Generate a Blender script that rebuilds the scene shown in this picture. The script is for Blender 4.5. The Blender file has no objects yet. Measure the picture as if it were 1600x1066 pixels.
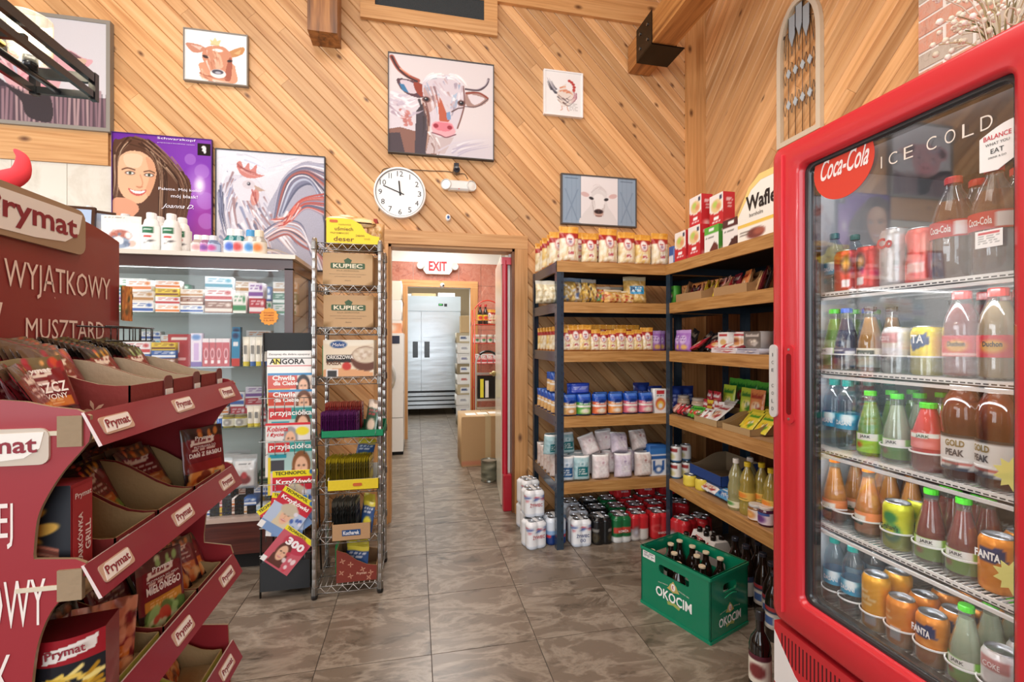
import bpy, math, random
import numpy as np
from mathutils import Vector, Matrix

SC = bpy.context.scene
COL = SC.collection
random.seed(7)
PI = math.pi
# ---------------------------------------------------------------- camera (level, 16 mm lens)
F, H, YAW = 711.0, 1.31, math.atan(150 / 711.0)
cam = bpy.data.objects.new('camera', bpy.data.cameras.new('camera'))
COL.objects.link(cam)
cam.location = (0, 0, H)
cam.rotation_euler = (PI / 2, 0, -YAW)
cam.data.lens = F / 1600 * 36
cam.data.sensor_width = 36
cam.data.clip_start = 0.03
SC.camera = cam
# ---------------------------------------------------------------- world, lights, exposure
w = bpy.data.worlds.new('world')
SC.world = w
w.use_nodes = True
w.node_tree.nodes['Background'].inputs[0].default_value = (0.8, 0.88, 1.0, 1)
w.node_tree.nodes['Background'].inputs[1].default_value = 0.9
SC.view_settings.view_transform = 'Standard'
SC.view_settings.look = 'None'
SC.view_settings.gamma = 1
SC.view_settings.use_curve_mapping = False
SC.view_settings.exposure = -0.04


def area(name, loc, rot, sx, sy, power, col=(1, 1, 1)):
 l = bpy.data.lights.new(name, 'AREA')
 l.shape = 'RECTANGLE'
 l.size, l.size_y, l.energy, l.color = sx, sy, power, col
 o = bpy.data.objects.new(name, l)
 COL.objects.link(o)
 o.location, o.rotation_euler = loc, rot
 return o


area('ceiling_light_shop', (-0.6, 0.9, 4.3), (0, 0, 0), 3.4, 2.4, 118, (1, 0.96, 0.90))
area('added_fill_rear', (-0.9, -3.25, 1.9), (PI / 2, 0, 0), 6.0, 2.6, 165, (0.92, 0.96, 1.0))  # added fill light behind the camera, set up like daylight
area('added_fill_left', (-4.45, 0.9, 1.9), (PI / 2, 0, -PI / 2), 3.6, 2.0, 115, (0.94, 0.97, 1.0))  # added fill from the left for the cooler front and right shelves
area('ceiling_light_hall', (0.25, 5.0, 2.70), (0, 0, 0), 0.7, 1.8, 44, (1, 0.98, 0.95))
area('ceiling_light_storeroom', (0.35, 7.4, 2.70), (0, 0, 0), 1.0, 1.2, 32, (0.93, 0.97, 1.0))


# ---------------------------------------------------------------- pixel of the photograph -> point of the place
cA, sA = math.cos(YAW), math.sin(YAW)


def _d(px, py):
 r, u = (px - 800) / F, (533 - py) / F
 return cA * r + sA, -sA * r + cA, u


def az(px, py, z=0.0):
 v = _d(px, py)
 t = (z - H) / v[2]
 return Vector((v[0] * t, v[1] * t, z))


def ay(px, py, y):
 v = _d(px, py)
 t = y / v[1]
 return Vector((v[0] * t, y, H + v[2] * t))


def ax(px, py, x):
 v = _d(px, py)
 t = x / v[0]
 return Vector((x, v[1] * t, H + v[2] * t))


# ---------------------------------------------------------------- colours and materials
def hx(h):
 if not isinstance(h, str):
  return np.array(h[:3], float)
 h = h.lstrip('#')
 return np.array([int(h[i:i + 2], 16) / 255 for i in (0, 2, 4)])


def lin(a):
 a = np.asarray(a, float)
 return np.where(a <= 0.04045, a / 12.92, ((np.clip(a, 0, 1) + 0.055) / 1.055) ** 2.4)


def L4(h):
 return tuple(lin(hx(h))) + (1.0,)


MATS = {}


def newmat(name):
 m = bpy.data.materials.new(name)
 m.use_nodes = True
 nt = m.node_tree
 return m, nt, nt.nodes['Principled BSDF'], nt.nodes['Material Output']


def N(nt, t, **kw):
 n = nt.nodes.new(t)
 for k, v in kw.items():
  if k.startswith('i_'):
   n.inputs[int(k[2:])].default_value = v
  else:
   setattr(n, k, v)
 return n


def ramp(nt, stops):
 r = N(nt, 'ShaderNodeValToRGB')
 e = r.color_ramp.elements
 while len(e) < len(stops):
  e.new(0.5)
 for q, (p, c) in zip(e, stops):
  q.position = p
  q.color = L4(c) if isinstance(c, str) else (c, c, c, 1)
 return r


def attr_mat(name, rough, metal=0.0, coat=0.0, bump=0.0, bscale=60, spec=0.5):
 m, nt, b, o = newmat(name)
 a = N(nt, 'ShaderNodeAttribute', attribute_name='Col')
 nt.links.new(a.outputs['Color'], b.inputs['Base Color'])
 b.inputs['Roughness'].default_value = rough
 b.inputs['Metallic'].default_value = metal
 b.inputs['Coat Weight'].default_value = coat
 b.inputs['Coat Roughness'].default_value = 0.08
 b.inputs['Specular IOR Level'].default_value = spec
 if bump:
  tc = N(nt, 'ShaderNodeTexCoord')
  n = N(nt, 'ShaderNodeTexNoise')
  n.inputs['Scale'].default_value = bscale
  bp = N(nt, 'ShaderNodeBump')
  bp.inputs['Strength'].default_value = bump
  bp.inputs['Distance'].default_value = 0.01
  nt.links.new(tc.outputs['Object'], n.inputs['Vector'])
  nt.links.new(n.outputs[0], bp.inputs['Height'])
  nt.links.new(bp.outputs[0], b.inputs['Normal'])
 MATS[name] = m
 return m


attr_mat('paper', 0.55)
attr_mat('matte', 0.85)
attr_mat('gloss', 0.22, coat=0.2)
attr_mat('film', 0.2, bump=0.5, bscale=45)
attr_mat('paint', 0.3, coat=0.4)
attr_mat('metal', 0.3, metal=0.95)
attr_mat('steelwire', 0.25, metal=0.9)
attr_mat('foil', 0.3, metal=0.35, bump=0.25, bscale=35)
attr_mat('liquid', 0.06, coat=0.6)
attr_mat('canvas', 0.7, bump=0.15, bscale=300)
attr_mat('cardboard', 0.8, bump=0.12, bscale=90)


def clear_mat(name, gloss_add, body, tint=True, rough=0.03, ior=1.45):
 """thin clear plastic or glass: see-through, with a Fresnel gloss and a little body colour"""
 m, nt, b, o = newmat(name)
 a = N(nt, 'ShaderNodeAttribute', attribute_name='Col')
 tr = N(nt, 'ShaderNodeBsdfTransparent')
 gl = N(nt, 'ShaderNodeBsdfGlossy')
 gl.inputs['Roughness'].default_value = rough
 gl.inputs['Color'].default_value = (1, 1, 1, 1)
 if tint:
  nt.links.new(a.outputs['Color'], tr.inputs[0])
  nt.links.new(a.outputs['Color'], b.inputs['Base Color'])
 b.inputs['Roughness'].default_value = 0.1
 mx0 = N(nt, 'ShaderNodeMixShader')
 mx0.inputs[0].default_value = body
 nt.links.new(tr.outputs[0], mx0.inputs[1])
 nt.links.new(b.outputs[0], mx0.inputs[2])
 # Schlick term, the same from both sides of the sheet
 lw = N(nt, 'ShaderNodeLayerWeight')
 lw.inputs['Blend'].default_value = 0.5
 pw = N(nt, 'ShaderNodeMath', operation='POWER')
 pw.inputs[1].default_value = 4.0
 nt.links.new(lw.outputs['Facing'], pw.inputs[0])
 ad = N(nt, 'ShaderNodeMath', operation='MULTIPLY_ADD', use_clamp=True)
 ad.inputs[1].default_value = 0.9
 ad.inputs[2].default_value = gloss_add + ((ior - 1) / (ior + 1)) ** 2
 nt.links.new(pw.outputs[0], ad.inputs[0])
 mx = N(nt, 'ShaderNodeMixShader')
 nt.links.new(ad.outputs[0], mx.inputs[0])
 nt.links.new(mx0.outputs[0], mx.inputs[1])
 nt.links.new(gl.outputs[0], mx.inputs[2])
 nt.links.new(mx.outputs[0], o.inputs[0])
 MATS[name] = m
 return m


clear_mat('clear', 0.06, 0.22)
clear_mat('tinted', 0.04, 0.55)
clear_mat('bottle_clear', 0.02, 0.05)
clear_mat('pane', 0.06, 0.0, tint=False)
clear_mat('cabinet_glass', 0.0, 0.02, tint=False, ior=1.3)


def wood_mat(name, c0, c1, c2, grain=(2.0, 55, 55), knots=0.0, rough=0.45, var=0.35, along=0, coat=0.15):
 """pine: grain along the piece's own long axis, knots, tone varied piece by piece"""
 m, nt, b, o = newmat(name)
 tc = N(nt, 'ShaderNodeTexCoord')
 oi = N(nt, 'ShaderNodeObjectInfo')
 mul = N(nt, 'ShaderNodeVectorMath', operation='SCALE')
 cx = N(nt, 'ShaderNodeCombineXYZ', i_0=37.0, i_1=91.0, i_2=13.0)
 nt.links.new(cx.outputs[0], mul.inputs[0])
 nt.links.new(oi.outputs['Random'], mul.inputs['Scale'])
 ad = N(nt, 'ShaderNodeVectorMath', operation='ADD')
 nt.links.new(tc.outputs['Object'], ad.inputs[0])
 nt.links.new(mul.outputs[0], ad.inputs[1])
 g = list(grain)
 g = [g[1]] * 3
 g[along] = grain[0]
 mp = N(nt, 'ShaderNodeMapping')
 mp.inputs['Scale'].default_value = g
 nt.links.new(ad.outputs[0], mp.inputs[0])
 n1 = N(nt, 'ShaderNodeTexNoise')
 n1.inputs['Scale'].default_value = 1.0
 n1.inputs['Detail'].default_value = 3
 n1.inputs['Distortion'].default_value = 0.6
 nt.links.new(mp.outputs[0], n1.inputs['Vector'])
 r1 = ramp(nt, [(0.25, c2), (0.5, c1), (0.72, c0)])
 nt.links.new(n1.outputs[0], r1.inputs[0])
 hv = N(nt, 'ShaderNodeMapRange')
 hv.inputs[3].default_value = 1 - var * 0.75
 hv.inputs[4].default_value = 1 + var * 0.35
 nt.links.new(oi.outputs['Random'], hv.inputs[0])
 sc_ = N(nt, 'ShaderNodeVectorMath', operation='SCALE')
 nt.links.new(r1.outputs[0], sc_.inputs[0])
 nt.links.new(hv.outputs[0], sc_.inputs['Scale'])
 out = sc_.outputs[0]
 if knots:
  g2 = [3.4, 3.4, 3.4]
  g2[along] = 1.8
  mp2 = N(nt, 'ShaderNodeMapping')
  mp2.inputs['Scale'].default_value = g2
  mp2.inputs['Rotation'].default_value = (PI / 2, 0, 0)
  nt.links.new(ad.outputs[0], mp2.inputs[0])
  vo = N(nt, 'ShaderNodeTexVoronoi')
  vo.voronoi_dimensions = '2D'
  vo.inputs['Scale'].default_value = 1.0
  nt.links.new(mp2.outputs[0], vo.inputs['Vector'])
  rk = ramp(nt, [(0.0, 1.0), (knots, 0.75), (knots * 2.6, 0.0)])
  nt.links.new(vo.outputs['Distance'], rk.inputs[0])
  mk = N(nt, 'ShaderNodeMix', data_type='RGBA')
  nt.links.new(rk.outputs[0], mk.inputs[0])
  nt.links.new(out, mk.inputs[6])
  mk.inputs[7].default_value = L4('5a2f14')
  out = mk.outputs[2]
 nt.links.new(out, b.inputs['Base Color'])
 b.inputs['Roughness'].default_value = rough
 b.inputs['Coat Weight'].default_value = coat
 b.inputs['Coat Roughness'].default_value = 0.25
 MATS[name] = m
 return m


wood_mat('pine_plank', 'edbd88', 'e2ad75', 'c58a54', grain=(1.4, 30, 30), knots=0.022, var=0.42)
wood_mat('pine_trim', 'e2b078', 'd6a066', 'c08850', knots=0.03, var=0.2)
wood_mat('pine_trim_v', 'dba66e', 'cf985e', 'b57f48', knots=0.03, var=0.2, along=2)
wood_mat('beam_wood', 'cc9355', 'b67a40', '7d4a20', grain=(2, 30, 30), var=0.1, along=1)
wood_mat('beam_wood_v', 'b97f45', '97602e', '4f2d14', grain=(2, 25, 25), var=0.1, along=2)
wood_mat('dark_board', '8f5a30', '7a4824', '5c3317', grain=(3, 50, 50), var=0.3, along=2)
wood_mat('shelf_laminate', 'c99b60', 'b78549', '94642f', grain=(5, 70, 70), var=0.08, rough=0.5)
wood_mat('mahogany', '5e2a20', '4d2019', '3a1611', grain=(3, 50, 50), var=0.05, rough=0.3)
wood_mat('ceiling_wood', 'dba76c', 'cf9859', 'b07a40', var=0.1)


def tile_mat(name, base, dark, light, vein, rough=0.32, sc=3.0, vs=0.4):
 m, nt, b, o = newmat(name)
 tc = N(nt, 'ShaderNodeTexCoord')
 oi = N(nt, 'ShaderNodeObjectInfo')
 mul = N(nt, 'ShaderNodeVectorMath', operation='SCALE')
 cx = N(nt, 'ShaderNodeCombineXYZ', i_0=37.0, i_1=91.0, i_2=13.0)
 nt.links.new(cx.outputs[0], mul.inputs[0])
 nt.links.new(oi.outputs['Random'], mul.inputs['Scale'])
 ad = N(nt, 'ShaderNodeVectorMath', operation='ADD')
 nt.links.new(tc.outputs['Object'], ad.inputs[0])
 nt.links.new(mul.outputs[0], ad.inputs[1])
 rot = N(nt, 'ShaderNodeMapping')
 rot.inputs['Rotation'].default_value = (0, 0, 0.6)
 rot.inputs['Scale'].default_value = (1.0, 2.2, 1.0)
 nt.links.new(ad.outputs[0], rot.inputs[0])
 n1 = N(nt, 'ShaderNodeTexNoise')
 n1.inputs['Scale'].default_value = sc
 n1.inputs['Detail'].default_value = 9
 n1.inputs['Roughness'].default_value = 0.62
 n1.inputs['Distortion'].default_value = 1.1
 nt.links.new(rot.outputs[0], n1.inputs['Vector'])
 r1 = ramp(nt, [(0.3, dark), (0.46, base), (0.60, base), (0.72, light)])
 nt.links.new(n1.outputs[0], r1.inputs[0])
 n2 = N(nt, 'ShaderNodeTexNoise')
 n2.inputs['Scale'].default_value = sc * 0.8
 n2.inputs['Detail'].default_value = 10
 n2.inputs['Roughness'].default_value = 0.62
 n2.inputs['Distortion'].default_value = 0.5
 nt.links.new(rot.outputs[0], n2.inputs['Vector'])
 r2 = ramp(nt, [(0.44, 0.0), (0.50, vs), (0.56, 0.0)])
 nt.links.new(n2.outputs[0], r2.inputs[0])
 mx = N(nt, 'ShaderNodeMix', data_type='RGBA')
 nt.links.new(r2.outputs[0], mx.inputs[0])
 nt.links.new(r1.outputs[0], mx.inputs[6])
 mx.inputs[7].default_value = L4(vein)
 nt.links.new(mx.outputs[2], b.inputs['Base Color'])
 b.inputs['Roughness'].default_value = rough
 bp = N(nt, 'ShaderNodeBump')
 bp.inputs['Strength'].default_value = 0.15
 bp.inputs['Distance'].default_value = 0.004
 nt.links.new(n1.outputs[0], bp.inputs['Height'])
 nt.links.new(bp.outputs[0], b.inputs['Normal'])
 MATS[name] = m
 return m


tile_mat('slate_tile', '75685a', '483e33', 'a09384', 'b5a998', rough=0.3, sc=3.8)
tile_mat('cream_tile', 'dad4c7', 'c8c1b2', 'e8e4da', 'bfb6a4', rough=0.25)
tile_mat('red_tile', 'c07a66', 'a05a4a', 'd49c88', 'dcb4a4', rough=0.3, sc=11, vs=.2)
tile_mat('brick_red', 'd69a82', 'bd7c66', 'e4b8a2', 'c8b4a4', rough=0.85, sc=22)
tile_mat('brick_grey', 'bfb0a0', 'a09080', 'd2c6b8', 'c8bcae', rough=0.85, sc=22)


def steel_mat():
 m, nt, b, o = newmat('brushed_steel')
 tc = N(nt, 'ShaderNodeTexCoord')
 mp = N(nt, 'ShaderNodeMapping')
 mp.inputs['Scale'].default_value = (0.8, 2.0, 5.0)
 nt.links.new(tc.outputs['Object'], mp.inputs[0])
 n = N(nt, 'ShaderNodeTexNoise')
 n.inputs['Scale'].default_value = 1.2
 n.inputs['Detail'].default_value = 2
 nt.links.new(mp.outputs[0], n.inputs['Vector'])
 bp = N(nt, 'ShaderNodeBump')
 bp.inputs['Strength'].default_value = 0.14
 bp.inputs['Distance'].default_value = 0.05
 nt.links.new(n.outputs[0], bp.inputs['Height'])
 nt.links.new(bp.outputs[0], b.inputs['Normal'])
 b.inputs['Base Color'].default_value = (0.62, 0.68, 0.72, 1)
 b.inputs['Metallic'].default_value = 0.9
 b.inputs['Roughness'].default_value = 0.28
 MATS['brushed_steel'] = m


steel_mat()
m, nt, b, o = newmat('bulb')
b.inputs['Emission Color'].default_value = (1, 0.93, 0.82, 1)
b.inputs['Emission Strength'].default_value = 14
MATS['bulb'] = m
m, nt, b, o = newmat('led')
b.inputs['Emission Color'].default_value = (0.9, 0.96, 1, 1)
b.inputs['Emission Strength'].default_value = 5
MATS['led'] = m


# ---------------------------------------------------------------- mesh builder: every vertex carries its own colour
class B:
 def __init__(s):
  s.v, s.f, s.c, s.n = [], [], [], 0

 def add(s, v, f, col):
  v = np.asarray(v, float).reshape(-1, 3)
  c = np.asarray(hx(col) if isinstance(col, str) else col, float)
  if c.ndim == 1:
   c = np.tile(c[:3], (len(v), 1))
  s.v.append(v)
  s.c.append(c)
  n = s.n
  s.f.extend([tuple(i + n for i in q) for q in f])
  s.n += len(v)
  return s

 def box(s, x0, y0, z0, x1, y1, z1, col='ffffff', top=None, cols=None):
  if x1 < x0: x0, x1 = x1, x0
  if y1 < y0: y0, y1 = y1, y0
  if z1 < z0: z0, z1 = z1, z0
  p = [(x0, y0, z0), (x1, y0, z0), (x1, y1, z0), (x0, y1, z0), (x0, y0, z1), (x1, y0, z1), (x1, y1, z1), (x0, y1, z1)]
  fs = [(0, 1, 5, 4), (1, 2, 6, 5), (2, 3, 7, 6), (3, 0, 4, 7), (4, 5, 6, 7), (3, 2, 1, 0)]  # front right back left top bottom
  for k, q in enumerate(fs):
   c = col
   if top is not None and k == 4: c = top
   if cols and k in cols: c = cols[k]
   s.add([p[i] for i in q], [(0, 1, 2, 3)], c)
  return s

 def cbox(s, x0, y0, z0, x1, y1, z1, ch, col):
  """box with chamfered vertical edges and top"""
  q = [(x0 + ch, y0), (x1 - ch, y0), (x1, y0 + ch), (x1, y1 - ch), (x1 - ch, y1), (x0 + ch, y1), (x0, y1 - ch), (x0, y0 + ch)]
  cx, cy = (x0 + x1) / 2, (y0 + y1) / 2
  def ring(z, k):
   return [(cx + (x - cx) * (1 - 2 * k / (x1 - x0)), cy + (y - cy) * (1 - 2 * k / (y1 - y0)), z) for x, y in q]
  r = ring(z0 + ch, 0), ring(z1 - ch, 0)
  R = [ring(z0, ch), r[0], r[1], ring(z1, ch)]
  for a, b_ in zip(R, R[1:]):
   for i in range(8):
    j = (i + 1) % 8
    s.add([a[i], a[j], b_[j], b_[i]], [(0, 1, 2, 3)], col)
  s.add(R[3], [tuple(range(8))], col)
  s.add(R[0], [tuple(range(7, -1, -1))], col)
  return s

 def prism(s, poly, axis, a, b_, col, side=None):
  """extrude a 2-D polygon along an axis (the other two axes in order)"""
  def P(u, v, t):
   q = [0, 0, 0]
   o_ = [i for i in range(3) if i != axis]
   q[o_[0]], q[o_[1]], q[axis] = u, v, t
   return q
  n = len(poly)
  s.add([P(u, v, a) for u, v in poly], [tuple(range(n))], col)
  s.add([P(u, v, b_) for u, v in poly], [tuple(range(n - 1, -1, -1))], col)
  for i in range(n):
   j = (i + 1) % n
   s.add([P(*poly[i], a), P(*poly[j], a), P(*poly[j], b_), P(*poly[i], b_)], [(3, 2, 1, 0)], side or col)
  return s

 def lathe(s, prof, col, n=16, cx=0, cy=0, caps=True, a0=0, a1=2 * PI, sxy=(1, 1)):
  """prof: (r, z) or (r, z, colour); sharp corners split"""
  P = [(p[0], p[1], hx(p[2]) if len(p) > 2 else hx(col)) for p in prof]
  Q = [P[0]]
  for i in range(1, len(P) - 1):
   a = Vector((P[i][0] - P[i - 1][0], P[i][1] - P[i - 1][1]))
   b_ = Vector((P[i + 1][0] - P[i][0], P[i + 1][1] - P[i][1]))
   Q.append(P[i])
   if a.length > 1e-9 and b_.length > 1e-9 and a.angle(b_) > 0.6:
    Q.append(('x',) + P[i])
  Q.append(P[-1])
  full = abs(a1 - a0 - 2 * PI) < 1e-6
  m = n if full else n + 1
  v, c, f, rows = [], [], [], []
  for q in Q:
   brk = q[0] == 'x'
   if brk: q = q[1:]
   rows.append(brk)
   for k in range(m):
    t = a0 + (a1 - a0) * k / n
    v.append((cx + q[0] * math.cos(t) * sxy[0], cy + q[0] * math.sin(t) * sxy[1], q[1]))
    c.append(q[2])
  for i in range(len(Q) - 1):
   if rows[i + 1]: continue
   for k in range(n):
    k2 = (k + 1) % m
    f.append((i * m + k, i * m + k2, (i + 1) * m + k2, (i + 1) * m + k))
  s.add(v, f, np.array(c))
  return s

 def tube(s, pts, r, col='888888', n=6, closed=False):
  pts = [Vector(p) for p in pts]
  m = len(pts)
  v, f = [], []
  up = None
  for i, p in enumerate(pts):
   if closed:
    d = pts[(i + 1) % m] - pts[i - 1]
   else:
    d = pts[min(i + 1, m - 1)] - pts[max(i - 1, 0)]
   d.normalize()
   if up is None:
    up = d.orthogonal().normalized()
   up = (up - d * up.dot(d))
   up = up.normalized() if up.length > 1e-6 else d.orthogonal().normalized()
   w_ = d.cross(up)
   for k in range(n):
    t = 2 * PI * k / n + PI / n
    v.append(p + (up * math.cos(t) + w_ * math.sin(t)) * r)
  for i in range(m if closed else m - 1):
   j = (i + 1) % m
   for k in range(n):
    k2 = (k + 1) % n
    f.append((i * n + k, i * n + k2, j * n + k2, j * n + k))
  if not closed:
   f.append(tuple(range(n - 1, -1, -1)))
   f.append(tuple((m - 1) * n + k for k in range(n)))
  s.add([tuple(q) for q in v], f, col)
  return s

 def grid(s, V, Cc, flip=False):
  """V (ny,nx,3), Cc (ny,nx,3)"""
  ny, nx = V.shape[:2]
  i = np.arange(ny - 1)[:, None] * nx + np.arange(nx - 1)[None]
  q = np.stack([i + nx, i + nx + 1, i + 1, i], -1).reshape(-1, 4)
  if flip: q = q[:, ::-1]
  s.add(V.reshape(-1, 3), q.tolist(), Cc.reshape(-1, 3))
  return s

 def ball(s, c, r, col, n=12, m=8, sz=(1, 1, 1)):
  t = np.linspace(0, PI, m + 1)[:, None]
  p = np.linspace(0, 2 * PI, n + 1)[None]
  V = np.stack([c[0] + r * sz[0] * np.sin(t) * np.cos(p), c[1] + r * sz[1] * np.sin(t) * np.sin(p), c[2] + r * sz[2] * np.cos(t) + 0 * p], -1)
  return s.grid(V, np.tile(hx(col), V.shape[:2] + (1,)))

 def xf(s, M):
  M = np.array(M)
  s.v = [a @ M[:3, :3].T + M[:3, 3] for a in s.v]
  return s

 def mesh(s, name):
  me = bpy.data.meshes.new(name)
  V = np.concatenate(s.v)
  Cc = np.concatenate(s.c)
  me.from_pydata(V.tolist(), [], s.f)
  at = me.color_attributes.new('Col', 'FLOAT_COLOR', 'POINT')
  a4 = np.ones((len(V), 4), np.float32)
  a4[:, :3] = lin(Cc)
  at.data.foreach_set('color', a4.ravel())
  me.polygons.foreach_set('use_smooth', np.ones(len(me.polygons), bool))
  me.update()
  return me

 def obj(s, name, mat, parent=None, loc=(0, 0, 0), rot=(0, 0, 0)):
  return mk(name, s.mesh(name), mat, parent, loc, rot)


def mk(name, me, mat, parent=None, loc=(0, 0, 0), rot=(0, 0, 0)):
 if not me.materials:
  me.materials.append(MATS[mat])
 o = bpy.data.objects.new(name, me)
 COL.objects.link(o)
 o.location, o.rotation_euler = loc, rot
 if parent is not None: o.parent = parent
 return o


def bevel(o, w_, seg=2):
 m = o.modifiers.new('bevel', 'BEVEL')
 m.width, m.segments, m.limit_method = w_, seg, 'ANGLE'
 return o


def weld(o):
 m = o.modifiers.new('weld', 'WELD')
 m.merge_threshold = 1e-5
 return o


def empty(name, loc=(0, 0, 0), rz=0.0):
 o = bpy.data.objects.new(name, None)
 COL.objects.link(o)
 o.empty_display_size = 0.05
 o.location, o.rotation_euler = loc, (0, 0, rz)
 return o


def tag(o, label, cat=None, group=None, kind=None):
 if label: o['label'] = label
 if cat: o['category'] = cat
 if group: o['group'] = group
 if kind: o['kind'] = kind
 return o


def struct(o, label=None, cat=None):
 o['kind'] = 'structure'
 return tag(o, label, cat)


def copy_tree(o, parent=None):
 c = o.copy()
 COL.objects.link(c)
 if parent is not None: c.parent = parent
 for ch in KIDS.get(o.name, None) or [k for k in o.children]:
  copy_tree(ch, c)
 return c


KIDS = {}
PROTO = {}


def put(key, build, loc, rz=0.0, label=None, cat=None, group=None, tilt=(0, 0), sc=None):
 """the first call places the thing just built, every later one a copy of it"""
 if key not in PROTO:
  r = build()
  PROTO[key] = [r, [k for k in r.children]]
 else:
  p, kids = PROTO[key]
  r = p.copy()
  COL.objects.link(r)
  for k in kids:
   c = k.copy()
   COL.objects.link(c)
   c.parent = r
   for g in [g for g in k.children]:
    d = g.copy()
    COL.objects.link(d)
    d.parent = c
 r.location = loc
 r.rotation_euler = (tilt[0], tilt[1], rz)
 r.scale = (1, 1, 1) if sc is None else ((sc, sc, sc) if not hasattr(sc, '__len__') else sc)
 for k, v in (('label', label), ('category', cat), ('group', group)):
  if v: r[k] = v
 return r


ORD = 'first second third fourth fifth sixth seventh eighth ninth tenth eleventh twelfth thirteenth fourteenth fifteenth sixteenth seventeenth eighteenth nineteenth twentieth'.split()


# ---------------------------------------------------------------- painter: flat print as vertex colours, window units, y down
class Pt:
 def __init__(s, nx, ny, bg='ffffff', win=(0, 0, 1, 1)):
  s.nx, s.ny = nx, ny
  x0, y0, x1, y1 = win
  s.win = win
  s.X, s.Y = np.meshgrid(np.linspace(x0, x1, nx), np.linspace(y0, y1, ny))
  s.px = max((x1 - x0) / nx, (y1 - y0) / ny)
  s.A = np.empty((ny, nx, 3))
  s.A[:] = hx(bg)
  s.rs = np.random.RandomState(3)

 def mix(s, m, col, a=1.0):
  m = (np.clip(m, 0, 1) * a)[..., None]
  s.A = s.A * (1 - m) + hx(col) * m
  return s

 def rect(s, x0, y0, x1, y1, col, a=1.0):
  return s.mix(((s.X >= x0) & (s.X <= x1) & (s.Y >= y0) & (s.Y <= y1)).astype(float), col, a)

 def ell(s, cx, cy, rx, ry, col, ang=0.0, a=1.0, soft=None):
  c, q = math.cos(ang), math.sin(ang)
  dx, dy = s.X - cx, s.Y - cy
  u, v = (dx * c + dy * q) / rx, (-dx * q + dy * c) / ry
  d = np.sqrt(u * u + v * v)
  k = soft if soft else max(0.02, s.px / max(min(rx, ry), 1e-6))
  return s.mix((1 + k / 2 - d) / k, col, a)

 def poly(s, pts, col, a=1.0, smooth=False):
  if smooth: pts = spline(pts, True)
  n = len(pts)
  ins = np.zeros(s.X.shape, bool)
  for i in range(n):
   (xa, ya), (xb, yb) = pts[i], pts[(i + 1) % n]
   if ya == yb: continue
   cnd = (s.Y > min(ya, yb)) & (s.Y <= max(ya, yb)) & (s.X < xa + (s.Y - ya) * (xb - xa) / (yb - ya))
   ins ^= cnd
  return s.mix(ins.astype(float), col, a)

 def line(s, pts, wd, col, a=1.0, smooth=False, taper=False):
  if smooth: pts = spline(pts, False)
  n = len(pts)
  D = np.full(s.X.shape, 1e9)
  for i in range(n - 1):
   (xa, ya), (xb, yb) = pts[i], pts[i + 1]
   dx, dy = xb - xa, yb - ya
   l2 = dx * dx + dy * dy + 1e-12
   t = np.clip(((s.X - xa) * dx + (s.Y - ya) * dy) / l2, 0, 1)
   d = np.hypot(s.X - xa - t * dx, s.Y - ya - t * dy)
   w_ = wd / 2
   if taper: w_ = wd / 2 * (1 - 0.85 * (i + t) / (n - 1))
   D = np.minimum(D, d - w_)
  return s.mix(0.5 - D / s.px, col, a)

 def speck(s, n, cols, size, box, asp=1.6, a=0.9, ang=None):
  x0, y0, x1, y1 = box
  for k in range(n):
   r = size * (0.5 + s.rs.rand())
   s.ell(x0 + s.rs.rand() * (x1 - x0), y0 + s.rs.rand() * (y1 - y0), r * asp, r, cols[s.rs.randint(len(cols))],
                  s.rs.rand() * PI if ang is None else ang + (s.rs.rand() - .5) * 0.6, a)
  return s

 def words(s, x0, y0, x1, y1, col, rows=3, a=0.8):
  """far too small to read: broken strokes"""
  h = (y1 - y0) / rows
  for r in range(rows):
   x = x0
   while x < x1 - h:
    l = h * (0.6 + 2.0 * s.rs.rand())
    s.rect(x, y0 + r * h, min(x + l, x1), y0 + r * h + h * 0.55, col, a)
    x += l + h * 0.5
  return s

 def noise(s, amt):
  s.A = np.clip(s.A + (s.rs.rand(s.ny, s.nx, 1) - .5) * amt, 0, 1)
  return s


def spline(P, closed, k=6):
 n = len(P)
 out = []
 for i in range(n if closed else n - 1):
  if closed:
   p0, p1, p2, p3 = P[i - 1], P[i], P[(i + 1) % n], P[(i + 2) % n]
  else:
   p0, p1, p2, p3 = P[max(i - 1, 0)], P[i], P[i + 1], P[min(i + 2, n - 1)]
  for j in range(k):
   t = j / k
   out.append(tuple(0.5 * (2 * p1[q] + (p2[q] - p0[q]) * t + (2 * p0[q] - 5 * p1[q] + 4 * p2[q] - p3[q]) * t * t
         + (3 * p1[q] - p0[q] - 3 * p2[q] + p3[q]) * t ** 3) for q in range(len(P[0]))))
 if not closed: out.append(tuple(P[-1]))
 return out


def flat(p, w_, h_, y=0.0, z0=0.0, x0=None):
 """painted grid in the XZ plane facing -Y, centred on x"""
 xs = np.linspace(-w_ / 2, w_ / 2, p.nx) if x0 is None else np.linspace(x0, x0 + w_, p.nx)
 X, Z = np.meshgrid(xs, np.linspace(z0 + h_, z0, p.ny))
 return B().grid(np.stack([X, np.full_like(X, y), Z], -1), p.A)


def around(p, r, z0, z1, a0=0.0, a1=2 * PI, rf=None, sxy=(1, 1)):
 """painted wrap on a cylinder, middle of the print facing -Y"""
 t = np.linspace(a0, a1, p.nx) - PI / 2 - (a0 + a1) / 2
 zz = np.linspace(z1, z0, p.ny)
 T, Z = np.meshgrid(t, zz)
 R = np.full_like(T, r) if rf is None else rf(T, (Z - z0) / (z1 - z0))
 return B().grid(np.stack([R * np.cos(T) * sxy[0], R * np.sin(T) * sxy[1], Z], -1), p.A)


TXT = {}


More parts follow.
